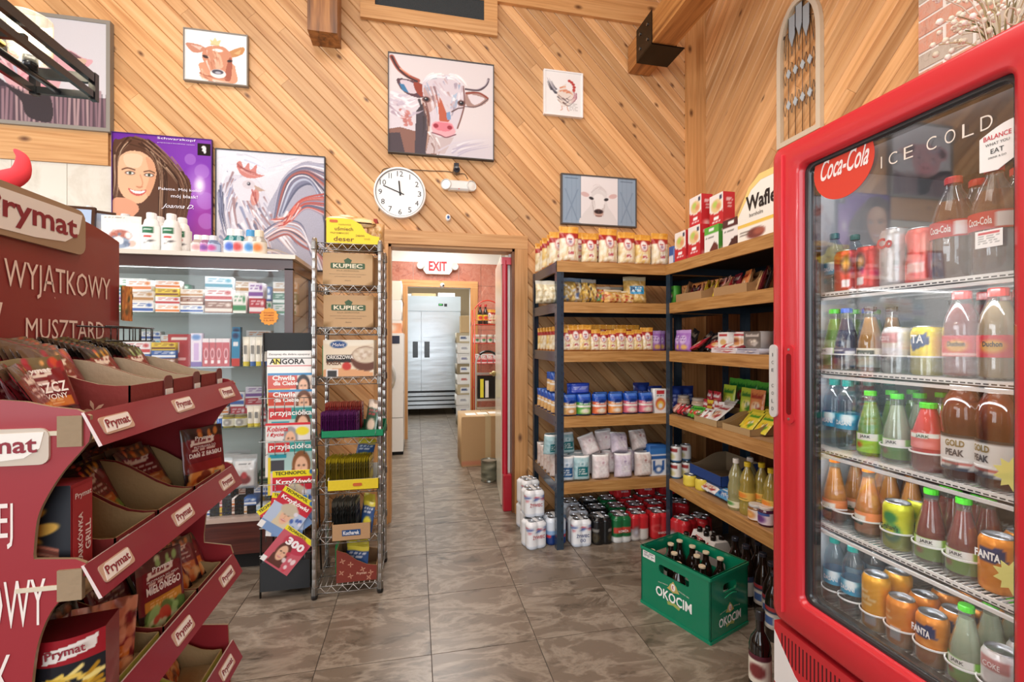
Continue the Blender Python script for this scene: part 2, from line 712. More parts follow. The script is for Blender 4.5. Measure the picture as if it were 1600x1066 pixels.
def text(s_, w_, h_, col, parent, loc=(0, 0, 0), rot=(0, 0, 0), mat='paper', name='lettering', bold=0.0, shear=0.0, res=2, thick=0.0):
 """lettering fitted to a w_ x h_ box centred on loc, facing -Y before rot"""
 key = (s_, bold, shear, res, thick > 0)
 if key not in TXT:
  cu = bpy.data.curves.new('t', 'FONT')
  cu.body = s_
  cu.offset = bold
  cu.shear = shear
  cu.resolution_u = res
  cu.extrude = 0.03 if thick else 0.0
  ob = bpy.data.objects.new('t', cu)
  COL.objects.link(ob)
  me = bpy.data.meshes.new_from_object(ob)
  V = np.array([v.co for v in me.vertices])
  Fc = [tuple(p.vertices) for p in me.polygons]
  bpy.data.objects.remove(ob)
  bpy.data.curves.remove(cu)
  bpy.data.meshes.remove(me)
  TXT[key] = (V, Fc)
 V, Fc = TXT[key]
 mn, mx = V.min(0), V.max(0)
 Q = (V - (mn + mx) / 2) / np.maximum(mx - mn, 1e-9)
 if h_ is None: h_ = w_ * (mx[1] - mn[1]) / (mx[0] - mn[0])
 P3 = np.stack([Q[:, 0] * w_, -Q[:, 2] * thick, Q[:, 1] * h_], -1)
 o = B().add(P3, Fc, col).obj(name, mat, parent, loc, rot)
 for p in o.data.polygons: p.use_smooth = False
 return o


# ================================================================ THE SETTING
WY, RX, FACE = 3.39, 2.29, 0.014
DX0, DX1, DZ = -0.194, 0.735, 2.01


def sbox(name, x0, y0, z0, x1, y1, z1, mat, col='ffffff', parent=None):
 cx, cy, cz = (x0 + x1) / 2, (y0 + y1) / 2, (z0 + z1) / 2
 return B().box(x0 - cx, y0 - cy, z0 - cz, x1 - cx, y1 - cy, z1 - cz, col).obj(name, mat, parent, (cx, cy, cz))


floor = struct(B().box(-4.6, -3.6, -0.06, 2.6, 9.6, -0.0025, '4d453e').obj('floor', 'matte'))
TX, TY = 0.455, 0.4565
tb = B().box(-TX / 2 + .0018, -TY / 2 + .0018, -0.004, TX / 2 - .0018, TY / 2 - .0018, 0.0)
tm = tb.mesh('tile')
for i in range(-7, 5):
 for j in range(-2, 17):
  x, y = 0.063 + TX * (i + .5), 1.929 + TY * (j + .5)
  if x > RX + .1: continue
  t = mk('tile', tm, 'slate_tile')
  t.parent = floor
  t.location = (x, y, 0)
  t.rotation_euler = (0, 0, PI * random.randint(0, 1))

wall = B()
yb = WY + FACE
wall.box(-4.6, yb, 0, DX0, yb + .11, 4.5, 'c08a50').box(DX1, yb, 0, RX + .12, yb + .11, 4.5, 'c08a50').box(DX0, yb, DZ, DX1, yb + .11, 4.5, 'c08a50')
wall_back = struct(wall.obj('wall_back', 'matte'))
wall_right = struct(B().box(RX + FACE, -3.6, 0, RX + .12, yb, 4.5, 'a87442').obj('wall_right', 'matte'))
wl = B()
wl.box(-4.7, -3.6, 0, -4.58, 9.5, .8, 'cdb493').box(-4.7, -3.6, 3.0, -4.58, 9.5, 4.5, 'cdb493').box(-4.7, -3.6, .8, -4.58, -1.0, 3.0, 'cdb493').box(-4.7, 2.8, .8, -4.58, 9.5, 3.0, 'cdb493')
struct(wl.obj('wall_left', 'matte'))
wn2 = B()
for y in (-1.0, .25, 1.5, 2.73): wn2.box(-4.66, y, .8, -4.6, y + .07, 3.0, '3c3c3c')
wn2.box(-4.66, -1.0, .8, -4.6, 2.8, .87, '3c3c3c').box(-4.66, -1.0, 2.93, -4.6, 2.8, 3.0, '3c3c3c')
struct(wn2.obj('added_window_2', 'gloss'))  # unseen window frame, added to go with the left fill light
struct(sbox('ceiling', -4.7, -3.6, 4.5, 2.5, 3.52, 4.6, 'ceiling_wood'))
fw = B()
fw.box(-4.7, -3.62, 0, 2.5, -3.5, 0.5, 'b9a183').box(-4.7, -3.62, 3.3, 2.5, -3.5, 4.5, 'b9a183').box(-4.7, -3.62, .5, -4.1, -3.5, 3.3, 'b9a183').box(2.2, -3.62, .5, 2.5, -3.5, 3.3, 'b9a183')
struct(fw.obj('wall_front', 'matte'))
wn = B()
for x in (-4.1, -2.6, -1.0, 0.6, 2.12): wn.box(x, -3.58, .5, x + .07, -3.53, 3.3, '3c3c3c')
wn.box(-4.1, -3.58, .5, 2.2, -3.53, .57, '3c3c3c').box(-4.1, -3.58, 3.23, 2.2, -3.53, 3.3, '3c3c3c')
struct(wn.obj('added_window_1', 'gloss'))  # unseen window frame, added around the rear fill light


def plank_run(parent, to3, rect, holes, width, ang, seed, lo=0.9, hi=2.6):
 """diagonal boards as single pieces; to3(u, z) -> point on the wall face; pieces sit proud of the backing"""
 rnd = random.Random(seed)
 u0, z0, u1, z1 = rect
 d = (math.cos(ang), math.sin(ang))
 n = (-d[1], d[0])
 cs = [(u, z) for u in (u0, u1) for z in (z0, z1)]
 b0, b1 = min(u * n[0] + z * n[1] for u, z in cs), max(u * n[0] + z * n[1] for u, z in cs)

 def clip(bb, r):
  lo_, hi_ = -99.0, 99.0
  for k in (0, 1):
   o_, dd = bb * n[k], d[k]
   a, b_ = sorted(((r[k] - o_) / dd, (r[k + 2] - o_) / dd))
   lo_, hi_ = max(lo_, a), min(hi_, b_)
  return lo_, hi_
 k = 0
 bb = b0 + width / 2
 while bb < b1:
  lo_, hi_ = clip(bb, rect)
  segs = [(lo_, hi_)] if hi_ > lo_ else []
  for h in holes:
   a, b_ = clip(bb, h)
   if b_ <= a: continue
   ns = []
   for s0, s1 in segs:
    if b_ <= s0 or a >= s1: ns.append((s0, s1))
    else:
     if a > s0: ns.append((s0, a))
     if b_ < s1: ns.append((b_, s1))
   segs = ns
  for s0, s1 in segs:
   cuts = [s0]
   while s1 - cuts[-1] > hi: cuts.append(cuts[-1] + rnd.uniform(lo, hi))
   if s1 - cuts[-1] < .25 and len(cuts) > 1: cuts.pop()
   cuts.append(s1)
   for a, b_ in zip(cuts, cuts[1:]):
    l = b_ - a - .0012
    if l < .04: continue
    hw, c = width / 2 - .001, .005
    p = B()
    # chamfered long edges: x along, y out of the wall (negative = into the room), z across
    sec = [(-hw, FACE), (-hw, c), (-hw + c, 0), (hw - c, 0), (hw, c), (hw, FACE)]
    p.add([(x, y, z) for x in (-l / 2, l / 2) for z, y in sec],
                      [(0, 1, 7, 6), (1, 2, 8, 7), (2, 3, 9, 8), (3, 4, 10, 9), (4, 5, 11, 10), (0, 5, 4, 3, 2, 1), (6, 7, 8, 9, 10, 11)], 'ffffff')
    o_ = p.obj('plank', 'pine_plank', parent)
    for q in o_.data.polygons: q.use_smooth = False
    mid = (a + b_) / 2
    to3(o_, mid * d[0] + bb * n[0], mid * d[1] + bb * n[1])
    k += 1
  bb += width
 return k


def on_back(o, u, z):
 o.location = (u, WY, z)
 o.rotation_euler = (0, PI / 4, 0)


def on_right(o, u, z):  # u runs towards the camera (-Y)
 o.location = (RX, -u, z)
 o.rotation_euler = (0, -PI / 4, -PI / 2)


plank_run(wall_back, on_back, (-3.6, 0.02, 2.2, 4.42),
          [(DX0 - .05, 0, DX1 + .05, DZ + .05), (-3.6, 0, -1.95, 2.6), (-3.6, 0, -0.75, 1.6)], 0.078, -PI / 4, 5)
plank_run(wall_right, on_right, (-3.3, 1.75, -1.0, 4.42), [], 0.078, PI / 4, 8)
for k in range(12):  # upright boards low down behind the shelving
 y = 3.28 - k * .19
 B().box(-.006, -.0935, -.86, .008, .0935, .86).obj('board', 'dark_board', wall_right, (RX + .006, y - .095, .88))

# corner boards, door casing, jambs, top board
struct(sbox('trim_1', 2.177, WY - .02, 0, RX, WY, 4.45, 'pine_trim_v'))
struct(sbox('trim_2', RX - .02, 3.27, 0, RX, WY - .02, 4.45, 'pine_trim_v'))
struct(sbox('trim_3', DX1, WY - .022, 0, DX1 + .098, WY + .002, DZ, 'pine_trim_v'))
struct(sbox('trim_4', DX0 - .098, WY - .022, 0, DX0, WY + .002, DZ, 'pine_trim_v'))
struct(sbox('trim_5', DX0 - .098, WY - .024, DZ, DX1 + .098, WY + .002, DZ + .1, 'pine_trim'))
struct(sbox('trim_6', DX1 - .018, WY + .002, 0, DX1 + .002, WY + .15, DZ, 'dark_board'))  # dark wood stands in for the shade on the right jamb
struct(sbox('trim_7', DX0 - .002, WY + .002, 0, DX0 + .018, WY + .15, DZ, 'pine_trim_v'))
struct(sbox('trim_8', DX0, WY + .002, DZ - .018, DX1, WY + .15, DZ + .002, 'pine_trim'))
struct(sbox('trim_9', -3.6, WY - .02, 2.43, -1.921, WY + .002, 2.645, 'pine_trim'))
struct(sbox('trim_10', 0.2, WY - .03, 3.86, 1.95, WY, 4.05, 'pine_trim'))

# cream wall tiles left of the poster
back_t = struct(B().box(-3.6, WY, 0.9, -1.86, WY + .013, 2.43, 'b5ad9c').obj('trim_11', 'matte'), 'cream marbled wall tiling under the board at the left', 'tiling')
for i in range(6):
 for j in range(5):
  x, z = -1.86 - .29 * (i + .5), 2.43 - .3 * (j + .5)
  B().box(-.1435, -.004, -.1485, .1435, .004, .1485).obj('tile', 'cream_tile', back_t, (x, WY - .004, z))

# wood frame with a dark rough panel at the top of the wall
p0, p1 = ay(563, 27, WY - .02), ay(777, 53, WY - .02)
pan = empty('wall_vent', (0, WY, 0))
tag(pan, 'dark grey rough vent panel in wide wooden frame above cow painting', 'vent')
zb, zt = p0.z, p0.z + .8
for a in ((p0.x, zb, p1.x, zb + .1), (p0.x, zt - .1, p1.x, zt), (p0.x, zb + .1, p0.x + .1, zt - .1), (p1.x - .1, zb + .1, p1.x, zt - .1)):
 B().box(a[0], -.03, a[1], a[2], 0, a[3]).obj('frame_board', 'pine_trim', pan)
attr_mat('felt', 0.95, bump=0.8, bscale=220)
B().box(p0.x + .1, -.012, zb + .1, p1.x - .1, 0, zt - .1, '3d4244').obj('panel', 'felt', pan)

# timber post end hanging on the wall, and the beam with its steel saddle
p0 = ay(480, 46, WY - .17)
p1 = ay(527, 52, WY - .17)
po = sbox('timber_post', p0.x, WY - .17, p0.z, p1.x, WY - .002, 4.49, 'beam_wood_v')
bevel(po, .006)
tag(po, 'short dark stained timber post end hanging down the wall, upper left', 'beam')
bm_ = empty('ceiling_beam', (1.755, WY, 3.455))
tag(bm_, 'long square timber beam running overhead into the corner with steel saddle', 'beam')
bevel(B().box(-.093, -3.6, 0, .093, -.016, .21).obj('beam', 'beam_wood', bm_), .006)
br = B()
br.box(-.1, -.40, -.006, -.094, -.17, .235, '2e2b29').box(.094, -.40, -.006, .1, -.17, .235, '2e2b29').box(-.1, -.40, -.012, .16, -.17, -.002, '2e2b29')
bo = br.obj('bracket', 'metal', bm_)
for yy in (-.34, -.23):
 for zz in (.06, .17):
  B().lathe([(.011, 0), (.011, .006), (0.001, .008)], '8a8a88', n=8).xf(Matrix.Translation((-.1, yy, zz)) @ Matrix.Rotation(-PI / 2, 4, 'Y')).obj('bolt', 'metal', bo)
struct(sbox('trim_12', -4.5, 1.2, 4.3, 2.25, 1.36, 4.49, 'beam_wood'))

# bricks above the cooler
bk = struct(B().box(RX - .03, -.6, 1.9, RX, 1.66, 4.48, 'ebe6de').obj('trim_13', 'matte'), 'brick column with pale mortar above the red cooler', 'brickwork')
rb = random.Random(4)
zc, cy_ = 3.19, .53
for j in range(30):
 z = 2.2 + j * .076
 y = 1.657
 ln = .205 if j % 2 else .095
 while y - ln > .8:
  o_ = B().box(-.008, -ln / 2, -.032, .008, ln / 2, .032).obj('brick', 'brick_red' if rb.random() < .62 else 'brick_grey', bk, (RX - .0255 - rb.random() * .003, y - ln / 2, z))
  y -= ln + .016
  ln = .205

# ---------------------------------------------------------------- hall behind the doorway
HY, SY0 = 6.25, 6.30
hl, hr = -0.95, 1.32
struct(sbox('wall_hall_left', hl - .1, yb + .11, 0, hl, 9.5, 2.8, 'matte', 'e8e4da'))
struct(sbox('wall_hall_right', hr, yb + .11, 0, hr + .1, 9.5, 2.8, 'matte', 'e3ddd0'))
struct(sbox('ceiling_hall', hl - .1, yb + .11, 2.76, hr + .1, 9.5, 2.85, 'matte', 'f2f1ed'))
struct(sbox('wall_storeroom', hl - .1, 9.3, 0, hr + .1, 9.4, 2.8, 'matte', 'c9b08d'))
q0, q1 = ay(637, 448, HY), ay(735, 452, HY)
sx0, sx1, sz = q0.x, q1.x, q0.z
wh = B()
wh.box(hl, HY + .012, 0, sx0, HY + .12, 2.76, 'f0eee9').box(sx1, HY + .012, 0, hr, HY + .12, 2.76, 'f0eee9').box(sx0, HY + .012, sz, sx1, HY + .12, 2.76, 'f0eee9')
wall_hall = struct(wh.obj('wall_hall', 'matte'))
tz = ay(700, 411, HY).z
tn = 0
for i in range(8):
 for j in range(8):
  x0, x1 = hl + i * .305, min(hl + i * .305 + .301, hr)
  z1 = tz - j * .305
  z0 = max(z1 - .301, 0.002)
  if x0 > hr - .03: continue
  for (a, b_, c, d_) in ([(x0, z0, x1, z1)] if (x1 < sx0 or x0 > sx1 or z0 > sz) else [(x0, z0, min(x1, sx0), z1), (max(x0, sx1), z0, x1, z1), (max(x0, sx0), max(z0, sz), min(x1, sx1), z1)]):
   if c - a > .02 and d_ - b_ > .02:
    sbox('tile', a, HY, b_, c, HY + .011, d_, 'red_tile', parent=wall_hall)
struct(sbox('trim_14', sx1, HY - .02, 0, sx1 + .1, HY, sz, 'pine_trim_v'))
struct(sbox('trim_15', sx0 - .1, HY - .02, 0, sx0, HY, sz, 'pine_trim_v'))
struct(sbox('trim_16', sx0 - .1, HY - .022, sz, sx1 + .1, HY, sz + .09, 'pine_trim'))


# ================================================================ PICTURES AND FITTINGS ON THE WALL
def picture(name, px, label, paint, frame='7d7468', fwid=.012, fd=.035, y=WY, group=None, cat='picture', mat='canvas', fmat='paper', inner=None):
 """px: left, top, right, bottom pixels of the picture on the wall plane"""
 a, b_ = ay(px[0], px[1], y - fd), ay(px[2], px[3], y - fd)
 w_, h_ = b_.x - a.x, a.z - b_.z
 zc, zb_ = (a.x + b_.x) / 2, b_.z
 r = empty(name, (zc, y - .001, zb_))
 tag(r, label, cat, group)
 f = B()
 for q in ((-w_ / 2, 0, w_ / 2, fwid), (-w_ / 2, h_ - fwid, w_ / 2, h_), (-w_ / 2, fwid, -w_ / 2 + fwid, h_ - fwid), (w_ / 2 - fwid, fwid, w_ / 2, h_ - fwid)):
  f.box(q[0], -fd, q[1], q[2], 0, q[3], frame)
 bevel(f.obj('frame', fmat, r), .002, 1)
 p = flat(paint, w_ - 2 * fwid, h_ - 2 * fwid, -fd + .006, fwid)
 p.box(-w_ / 2 + fwid, -fd + .007, fwid, w_ / 2 - fwid, -.002, h_ - fwid, 'd8d4cc')
 p.obj('canvas', mat, r)
 return r


def strokes(p, path, n, spread, wd, cols, seed=1, taper=True, ln=(.35, 1), a=.9):
 """brush strokes running along a path"""
 rs = random.Random(seed)
 S = spline(path, False)
 for k in range(n):
  i0 = int(rs.random() * (1 - ln[0]) * len(S) * .8)
  m = int(len(S) * rs.uniform(*ln))
  seg = S[i0:i0 + max(4, m)][::2]
  ox, oy = rs.uniform(-1, 1) * spread, rs.uniform(-1, 1) * spread
  p.line([(x + ox * (1 - j / len(seg) * .2), y + oy) for j, (x, y) in enumerate(seg)], wd * rs.uniform(.5, 1.4), rs.choice(cols), a, taper=taper)


# --- horned cow (window = pixels of a 4x crop)
p = Pt(170, 185, 'dfd6d6', (832, 296, 1496, 1015))
p.ell(1300, 980, 260, 110, 'c3bcc9', 0, .5, soft=1.4)
p.poly([(832, 600), (930, 585), (1020, 620), (1070, 800), (1040, 1015), (832, 1015)], 'd9d0d6', smooth=True)
p.poly([(832, 850), (900, 830), (990, 850), (1060, 800), (1130, 1015), (832, 1015)], '8a6256')
p.poly([(832, 880), (900, 870), (930, 1015), (832, 1015)], '4c4046')
p.poly([(1000, 700), (1040, 640), (1085, 800), (1060, 1015), (990, 1015)], '4a4048')
strokes(p, [(850, 620), (930, 640), (1000, 600)], 14, 40, 20, ['efe9ec', 'c9bcc8', 'f6f2f4'], 3)
strokes(p, [(1040, 620), (1060, 760), (1040, 980)], 9, 30, 14, ['7b4a3c', 'a06a52', '3f3438', 'c9a898'], 4)
p.speck(16, ['c67f78', 'b8706a', '6d4f54'], 12, (905, 700, 975, 820), 1.2)
p.poly([(1090, 850), (1140, 880), (1240, 870), (1180, 1000), (1060, 1010)], 'c7b6b6')
strokes(p, [(1100, 880), (1130, 940), (1120, 1010)], 8, 30, 10, ['efe9e9', '8a6a62', 'b79b95'], 5)
strokes(p, [(1200, 1000), (1300, 930), (1460, 880)], 14, 60, 10, ['b9b0c2', 'e9e5ea', 'cfc8d2'], 6)
p.line([(850, 322), (890, 400), (950, 450), (1010, 475)], 30, 'a4503e', smooth=True)
p.line([(850, 322), (885, 395), (940, 452), (1005, 480)], 12, '3a2b30', smooth=True)
p.line([(900, 400), (960, 440)], 8, 'e9a080')
p.line([(1466, 402), (1450, 450), (1400, 495), (1310, 498)], 14, '55464e', smooth=True)
p.line([(1464, 405), (1440, 455), (1390, 488)], 5, 'c9bcc6', smooth=True)
p.poly([(880, 480), (950, 475), (1040, 500), (1060, 560), (1030, 600), (960, 590), (905, 550)], '5b4048', smooth=True)
p.poly([(900, 492), (950, 485), (1010, 520), (1000, 570), (940, 565)], 'd5c6cd', smooth=True)
p.poly([(895, 510), (925, 515), (955, 575), (915, 560)], '3f7ba6')
p.poly([(985, 490), (1045, 510), (1040, 590), (1000, 560)], '96402f', smooth=True)
p.poly([(1310, 525), (1390, 510), (1468, 548), (1420, 610), (1340, 635), (1305, 580)], 'a9887f', smooth=True)
p.poly([(1330, 540), (1400, 540), (1440, 560), (1370, 610)], 'ded3d6', smooth=True)
p.line([(1315, 530), (1400, 515), (1460, 548)], 12, '8f3f30', smooth=True)
p.line([(1310, 630), (1390, 620), (1462, 555)], 5, '4a3a44', smooth=True)
p.poly([(1040, 470), (1110, 420), (1220, 410), (1300, 460), (1312, 600), (1300, 660), (1270, 740), (1250, 820), (1160, 850), (1090, 810), (1080, 720), (1050, 620)], 'd6cbd2', smooth=True)
p.poly([(1050, 520), (1110, 540), (1130, 640), (1080, 700), (1055, 620)], 'b88f86', smooth=True, a=.7)
p.poly([(1120, 570), (1150, 580), (1190, 690), (1210, 750), (1150, 760), (1140, 660)], 'bd6047', smooth=True)
p.poly([(1230, 560), (1262, 530), (1240, 640), (1215, 660)], 'aebfd4')
p.poly([(1190, 690), (1215, 680), (1220, 740), (1195, 745)], '7f9dc4')
p.line([(1300, 480), (1308, 600), (1290, 700), (1262, 800)], 9, '7a4e48', smooth=True)
p.line([(1052, 600), (1080, 720), (1082, 800)], 9, '7a4e48', smooth=True)
strokes(p, [(1150, 470), (1200, 560), (1240, 640)], 16, 60, 12, ['ece6ea', 'cbb7be', 'b99a98', 'e8dfe2', 'a8a3b8'], 7, ln=(.2, .5))
strokes(p, [(1180, 415), (1100, 430), (1050, 480)], 14, 22, 10, ['ffffff', 'e3e6ec', 'a8aeb8', 'f3f0ee'], 8)
strokes(p, [(1190, 415), (1260, 425), (1310, 480)], 14, 22, 10, ['ffffff', 'e3e6ec', 'a8aeb8', 'f3f0ee'], 9)
strokes(p, [(1080, 480), (1120, 600), (1140, 760)], 20, 30, 13, ['e4dce2', 'b79a9c', '8f6f72', 'c9bcc8', '9fb0c8', 'f2ecee'], 27, ln=(.2, .45))
strokes(p, [(1270, 480), (1260, 600), (1220, 760)], 20, 30, 13, ['e9e2e8', 'c4b0b8', 'a89aa8', 'b0908c', 'f2ecee', '9fb0c8'], 28, ln=(.2, .45))
strokes(p, [(850, 640), (920, 700), (1010, 660)], 22, 70, 18, ['e4dde4', 'c4b6c4', 'efeaee', 'b09aa8', 'd0c0c8'], 29, ln=(.2, .5))
for ex in (1063, 1288):
 p.ell(ex, 608, 26, 22, '6f4a44')
 p.ell(ex, 606, 15, 14, '1c1a22')
 p.ell(ex - 4, 601, 4, 4, 'ffffff')
p.line([(1225, 680), (1265, 650), (1300, 640)], 8, '5a3a38')
p.poly([(1098, 790), (1130, 762), (1215, 762), (1240, 800), (1245, 840), (1180, 872), (1110, 850)], 'e9a9b0', smooth=True)
p.poly([(1105, 790), (1140, 768), (1210, 770), (1235, 800), (1200, 830), (1130, 825)], 'dc7f8c', smooth=True)
p.ell(1124, 796, 16, 16, '9c3040')
p.ell(1212, 800, 16, 15, '9c3040')
p.line([(1100, 850), (1150, 862), (1190, 876), (1250, 848)], 8, '7a3e4a', smooth=True)
picture('cow_painting', (606, 80, 772, 251), 'large square painting of a white horned cow with pink nose above the clock', p, '4a4644', .007)

# --- calf with crown
p = Pt(104, 100, 'f4f2f0', (1142, 138, 1548, 552))
p.poly([(1250, 400), (1240, 460), (1275, 535), (1470, 545), (1475, 440), (1440, 380)], 'd99a7a', smooth=True)
p.poly([(1150, 255), (1230, 255), (1275, 280), (1250, 315), (1190, 320)], 'c98a70', smooth=True)
p.poly([(1180, 262), (1255, 272), (1240, 300)], 'e6c0b0')
p.poly([(1430, 290), (1480, 250), (1530, 235), (1520, 290), (1450, 330)], 'c9905c', smooth=True)
p.poly([(1460, 295), (1510, 255), (1500, 300)], 'd8b07a')
p.poly([(1265, 290), (1310, 255), (1390, 250), (1440, 300), (1450, 370), (1420, 450), (1400, 510), (1320, 505), (1285, 430), (1255, 360)], 'd08f70', smooth=True)
p.poly([(1330, 330), (1370, 320), (1390, 420), (1340, 430)], 'e3b294', smooth=True)
p.poly([(1430, 340), (1450, 370), (1440, 520), (1400, 510)], 'a8604a', smooth=True)
p.ell(1355, 285, 35, 14, 'f8efe9')
strokes(p, [(1290, 300), (1300, 400), (1320, 480)], 8, 20, 9, ['e8c4b0', 'c07f60', 'efd6c8'], 2)
strokes(p, [(1300, 270), (1340, 380), (1350, 440)], 16, 40, 10, ['c88a6c', 'e6bca0', 'b87458', 'dca484', 'e9cdb8'], 12, ln=(.2, .5))
strokes(p, [(1260, 440), (1280, 520), (1420, 530)], 14, 30, 12, ['c07a5c', 'e0ac8c', 'f0d8c8', 'b06a50'], 13, ln=(.2, .6))
p.ell(1275, 348, 20, 12, '3d2a2a', .4)
p.ell(1435, 362, 18, 11, '3d2a2a', -.3)
p.ell(1358, 478, 52, 38, 'f1e6e2')
p.ell(1355, 464, 38, 20, '4d4a55')
p.ell(1358, 470, 20, 10, 'b0b0bc')
p.poly([(1305, 200), (1325, 210), (1338, 178), (1352, 208), (1378, 195), (1362, 245), (1315, 240)], 'e2cf9a')
p.line([(1310, 240), (1365, 246)], 6, 'c4ad72')
picture('calf_painting', (286, 42, 387, 135), 'small painting of a brown calf wearing a little crown on the left', p, '8d857a', .007, .03)

# --- little rooster print
p = Pt(62, 82, 'f3f1ef', (200, 415, 442, 745))
p.poly([(285, 560), (340, 500), (375, 520), (385, 570), (400, 620), (370, 660), (310, 680), (280, 620)], 'e9dcd2', smooth=True)
strokes(p, [(285, 580), (250, 540), (225, 480)], 14, 16, 7, ['4d4a55', '76737e', 'a4a0aa', '2e2c38'], 2)
strokes(p, [(300, 560), (340, 545), (370, 560)], 10, 22, 9, ['d9865a', 'e9b090', 'c4573a'], 3)
strokes(p, [(300, 620), (340, 650), (390, 600)], 16, 26, 7, ['75584e', 'a48a82', '504650', 'ffffff'], 4)
strokes(p, [(395, 560), (400, 600), (370, 640)], 8, 10, 8, ['a0566a', 'd09aa0'], 5)
p.poly([(335, 520), (355, 485), (382, 500), (380, 545), (350, 550)], 'f4efec', smooth=True)
for q in ((360, 475), (375, 485), (386, 500), (392, 520)): p.ell(q[0], q[1], 11, 10, 'b93a34')
p.ell(390, 543, 10, 14, 'c14a40')
p.line([(310, 680), (313, 705), (302, 712)], 4, 'c9805a')
p.line([(345, 680), (350, 705), (358, 712)], 4, 'c9805a')
p.words(360, 650, 415, 710, 'bbb4b0', 5, .6)
picture('rooster_print', (850, 107, 911, 184), 'small white-framed print of a standing rooster', p, 'f6f5f3', .010, .028)

# --- white cow between barn doors
p = Pt(120, 88, 'eeeaea', (325, 22, 775, 358))
for x0, x1 in ((325, 436), (664, 775)):
 p.rect(x0, 0, x1, 400, '94a9bd')
 for k in range(1, 4): p.line([(x0 + k * 28, 22), (x0 + k * 28, 358)], 2.5, '8499ae')
 p.line([(x0 + 18, 42), (x1 - 18, 42)], 4, '4b5d70')
 p.line([(x0 + 18, 120), (x1 - 20, 335)], 7, '7f95ab')
 p.line([(x1 - 18, 120), (x0 + 20, 335)], 7, '7f95ab')
p.rect(434, 0, 438, 400, '6a7f93')
p.rect(662, 0, 666, 400, '6a7f93')
p.poly([(505, 120), (545, 78), (590, 120), (600, 220), (640, 290), (650, 358), (438, 358), (450, 290), (495, 220)], 'e2dfde', smooth=True)
p.ell(462, 150, 26, 16, 'd9b9b6', .3)
p.ell(634, 152, 26, 16, 'd9b9b6', -.3)
strokes(p, [(500, 130), (545, 90), (590, 130)], 12, 20, 5, ['f7f4f4', 'd0c8c8', 'e9e2e2'], 2)
p.poly([(512, 170), (545, 140), (580, 170), (570, 285), (522, 285)], 'f1efee', smooth=True)
strokes(p, [(510, 190), (518, 250), (520, 300)], 8, 8, 5, ['cfc8c6', 'bdb4b2', 'f0eeec'], 5)
strokes(p, [(582, 190), (574, 250), (570, 300)], 8, 8, 5, ['cfc8c6', 'bdb4b2', 'f0eeec'], 6)
p.ell(500, 175, 15, 10, '2f2a2e', .4)
p.ell(592, 178, 14, 10, '2f2a2e', -.4)
p.ell(545, 278, 28, 28, 'c9a89c')
p.ell(545, 266, 28, 17, '4a3230')
p.ell(534, 268, 6, 7, '1d1414')
p.ell(556, 268, 6, 7, '1d1414')
p.line([(528, 298), (562, 298)], 5, '6a4440')
picture('barn_cow_picture', (877, 270, 995, 356), 'framed picture of a white cow face between blue barn doors', p, '57504a', .010, .03)

# --- pigs looking over a basket (upper left)
p = Pt(180, 160, 'cdc9cc', (-80, 10, 660, 820))
p.ell(30, 60, 180, 160, 'dedbdd', 0, .6, soft=1.2)
p.poly([(60, 330), (120, 250), (250, 220), (360, 260), (410, 360), (400, 480), (340, 600), (150, 600), (70, 480)], 'd2a2a6', smooth=True)
p.poly([(130, 300), (100, 236), (30, 240), (-40, 300), (-20, 380), (60, 410), (110, 370)], 'd4a0a6', smooth=True)
p.poly([(90, 280), (30, 262), (-15, 310), (0, 360), (70, 370)], '6d4d52', smooth=True)
strokes(p, [(100, 280), (160, 400), (180, 540)], 26, 60, 18, ['dcb4b6', 'b07880', 'a5b4c8', 'e7cfd0', '9c6f7c'], 4, ln=(.2, .5))
strokes(p, [(360, 290), (330, 400), (320, 540)], 22, 50, 18, ['dcb4b6', 'b07880', 'e7cfd0', 'c99298', '8c5f6c'], 14, ln=(.2, .5))
p.ell(150, 385, 15, 12, '2c2024').ell(330, 385, 15, 12, '2c2024')
p.ell(245, 500, 88, 66, 'd98f98').ell(245, 492, 66, 46, 'e4a4aa').ell(218, 495, 13, 20, '7a3a44').ell(272, 495, 13, 20, '7a3a44')
p.poly([(340, 260), (370, 232), (450, 245), (520, 290), (580, 305), (540, 370), (470, 412), (400, 380), (370, 320)], 'd4a0a6', smooth=True)
p.poly([(385, 270), (440, 250), (510, 292), (540, 330), (490, 370), (420, 340)], '6d4d52', smooth=True)
p.poly([(420, 330), (490, 300), (545, 310), (500, 365)], 'c9a98f', smooth=True)
p.poly([(-80, 515), (60, 520), (140, 570), (250, 610), (330, 600), (470, 610), (660, 585), (660, 820), (-80, 820)], '5d4650')
rs = random.Random(3)
for k in range(30):
 x = -78 + k * 25
 p.line([(x, 540 + rs.random() * 60), (x + rs.uniform(-8, 8), 812)], 15, rs.choice(['9a7a80', 'a88a8c', '8a6a72', 'b89a98']), .8)
 p.line([(x + 11, 560), (x + 11, 812)], 4, '33262e', .9)
p.poly([(90, 560), (200, 600), (330, 610), (340, 800), (210, 780), (170, 660)], '2f2428', smooth=True)
p.poly([(-80, 505), (60, 512), (110, 560), (60, 570), (-80, 535)], '3a2c34')
p.ell(245, 598, 60, 14, 'b08a86')
picture('pig_painting', (-48, 5, 172, 206), 'big framed painting of pigs in a woven basket, upper left corner', p, '8c867c', .022, .04)

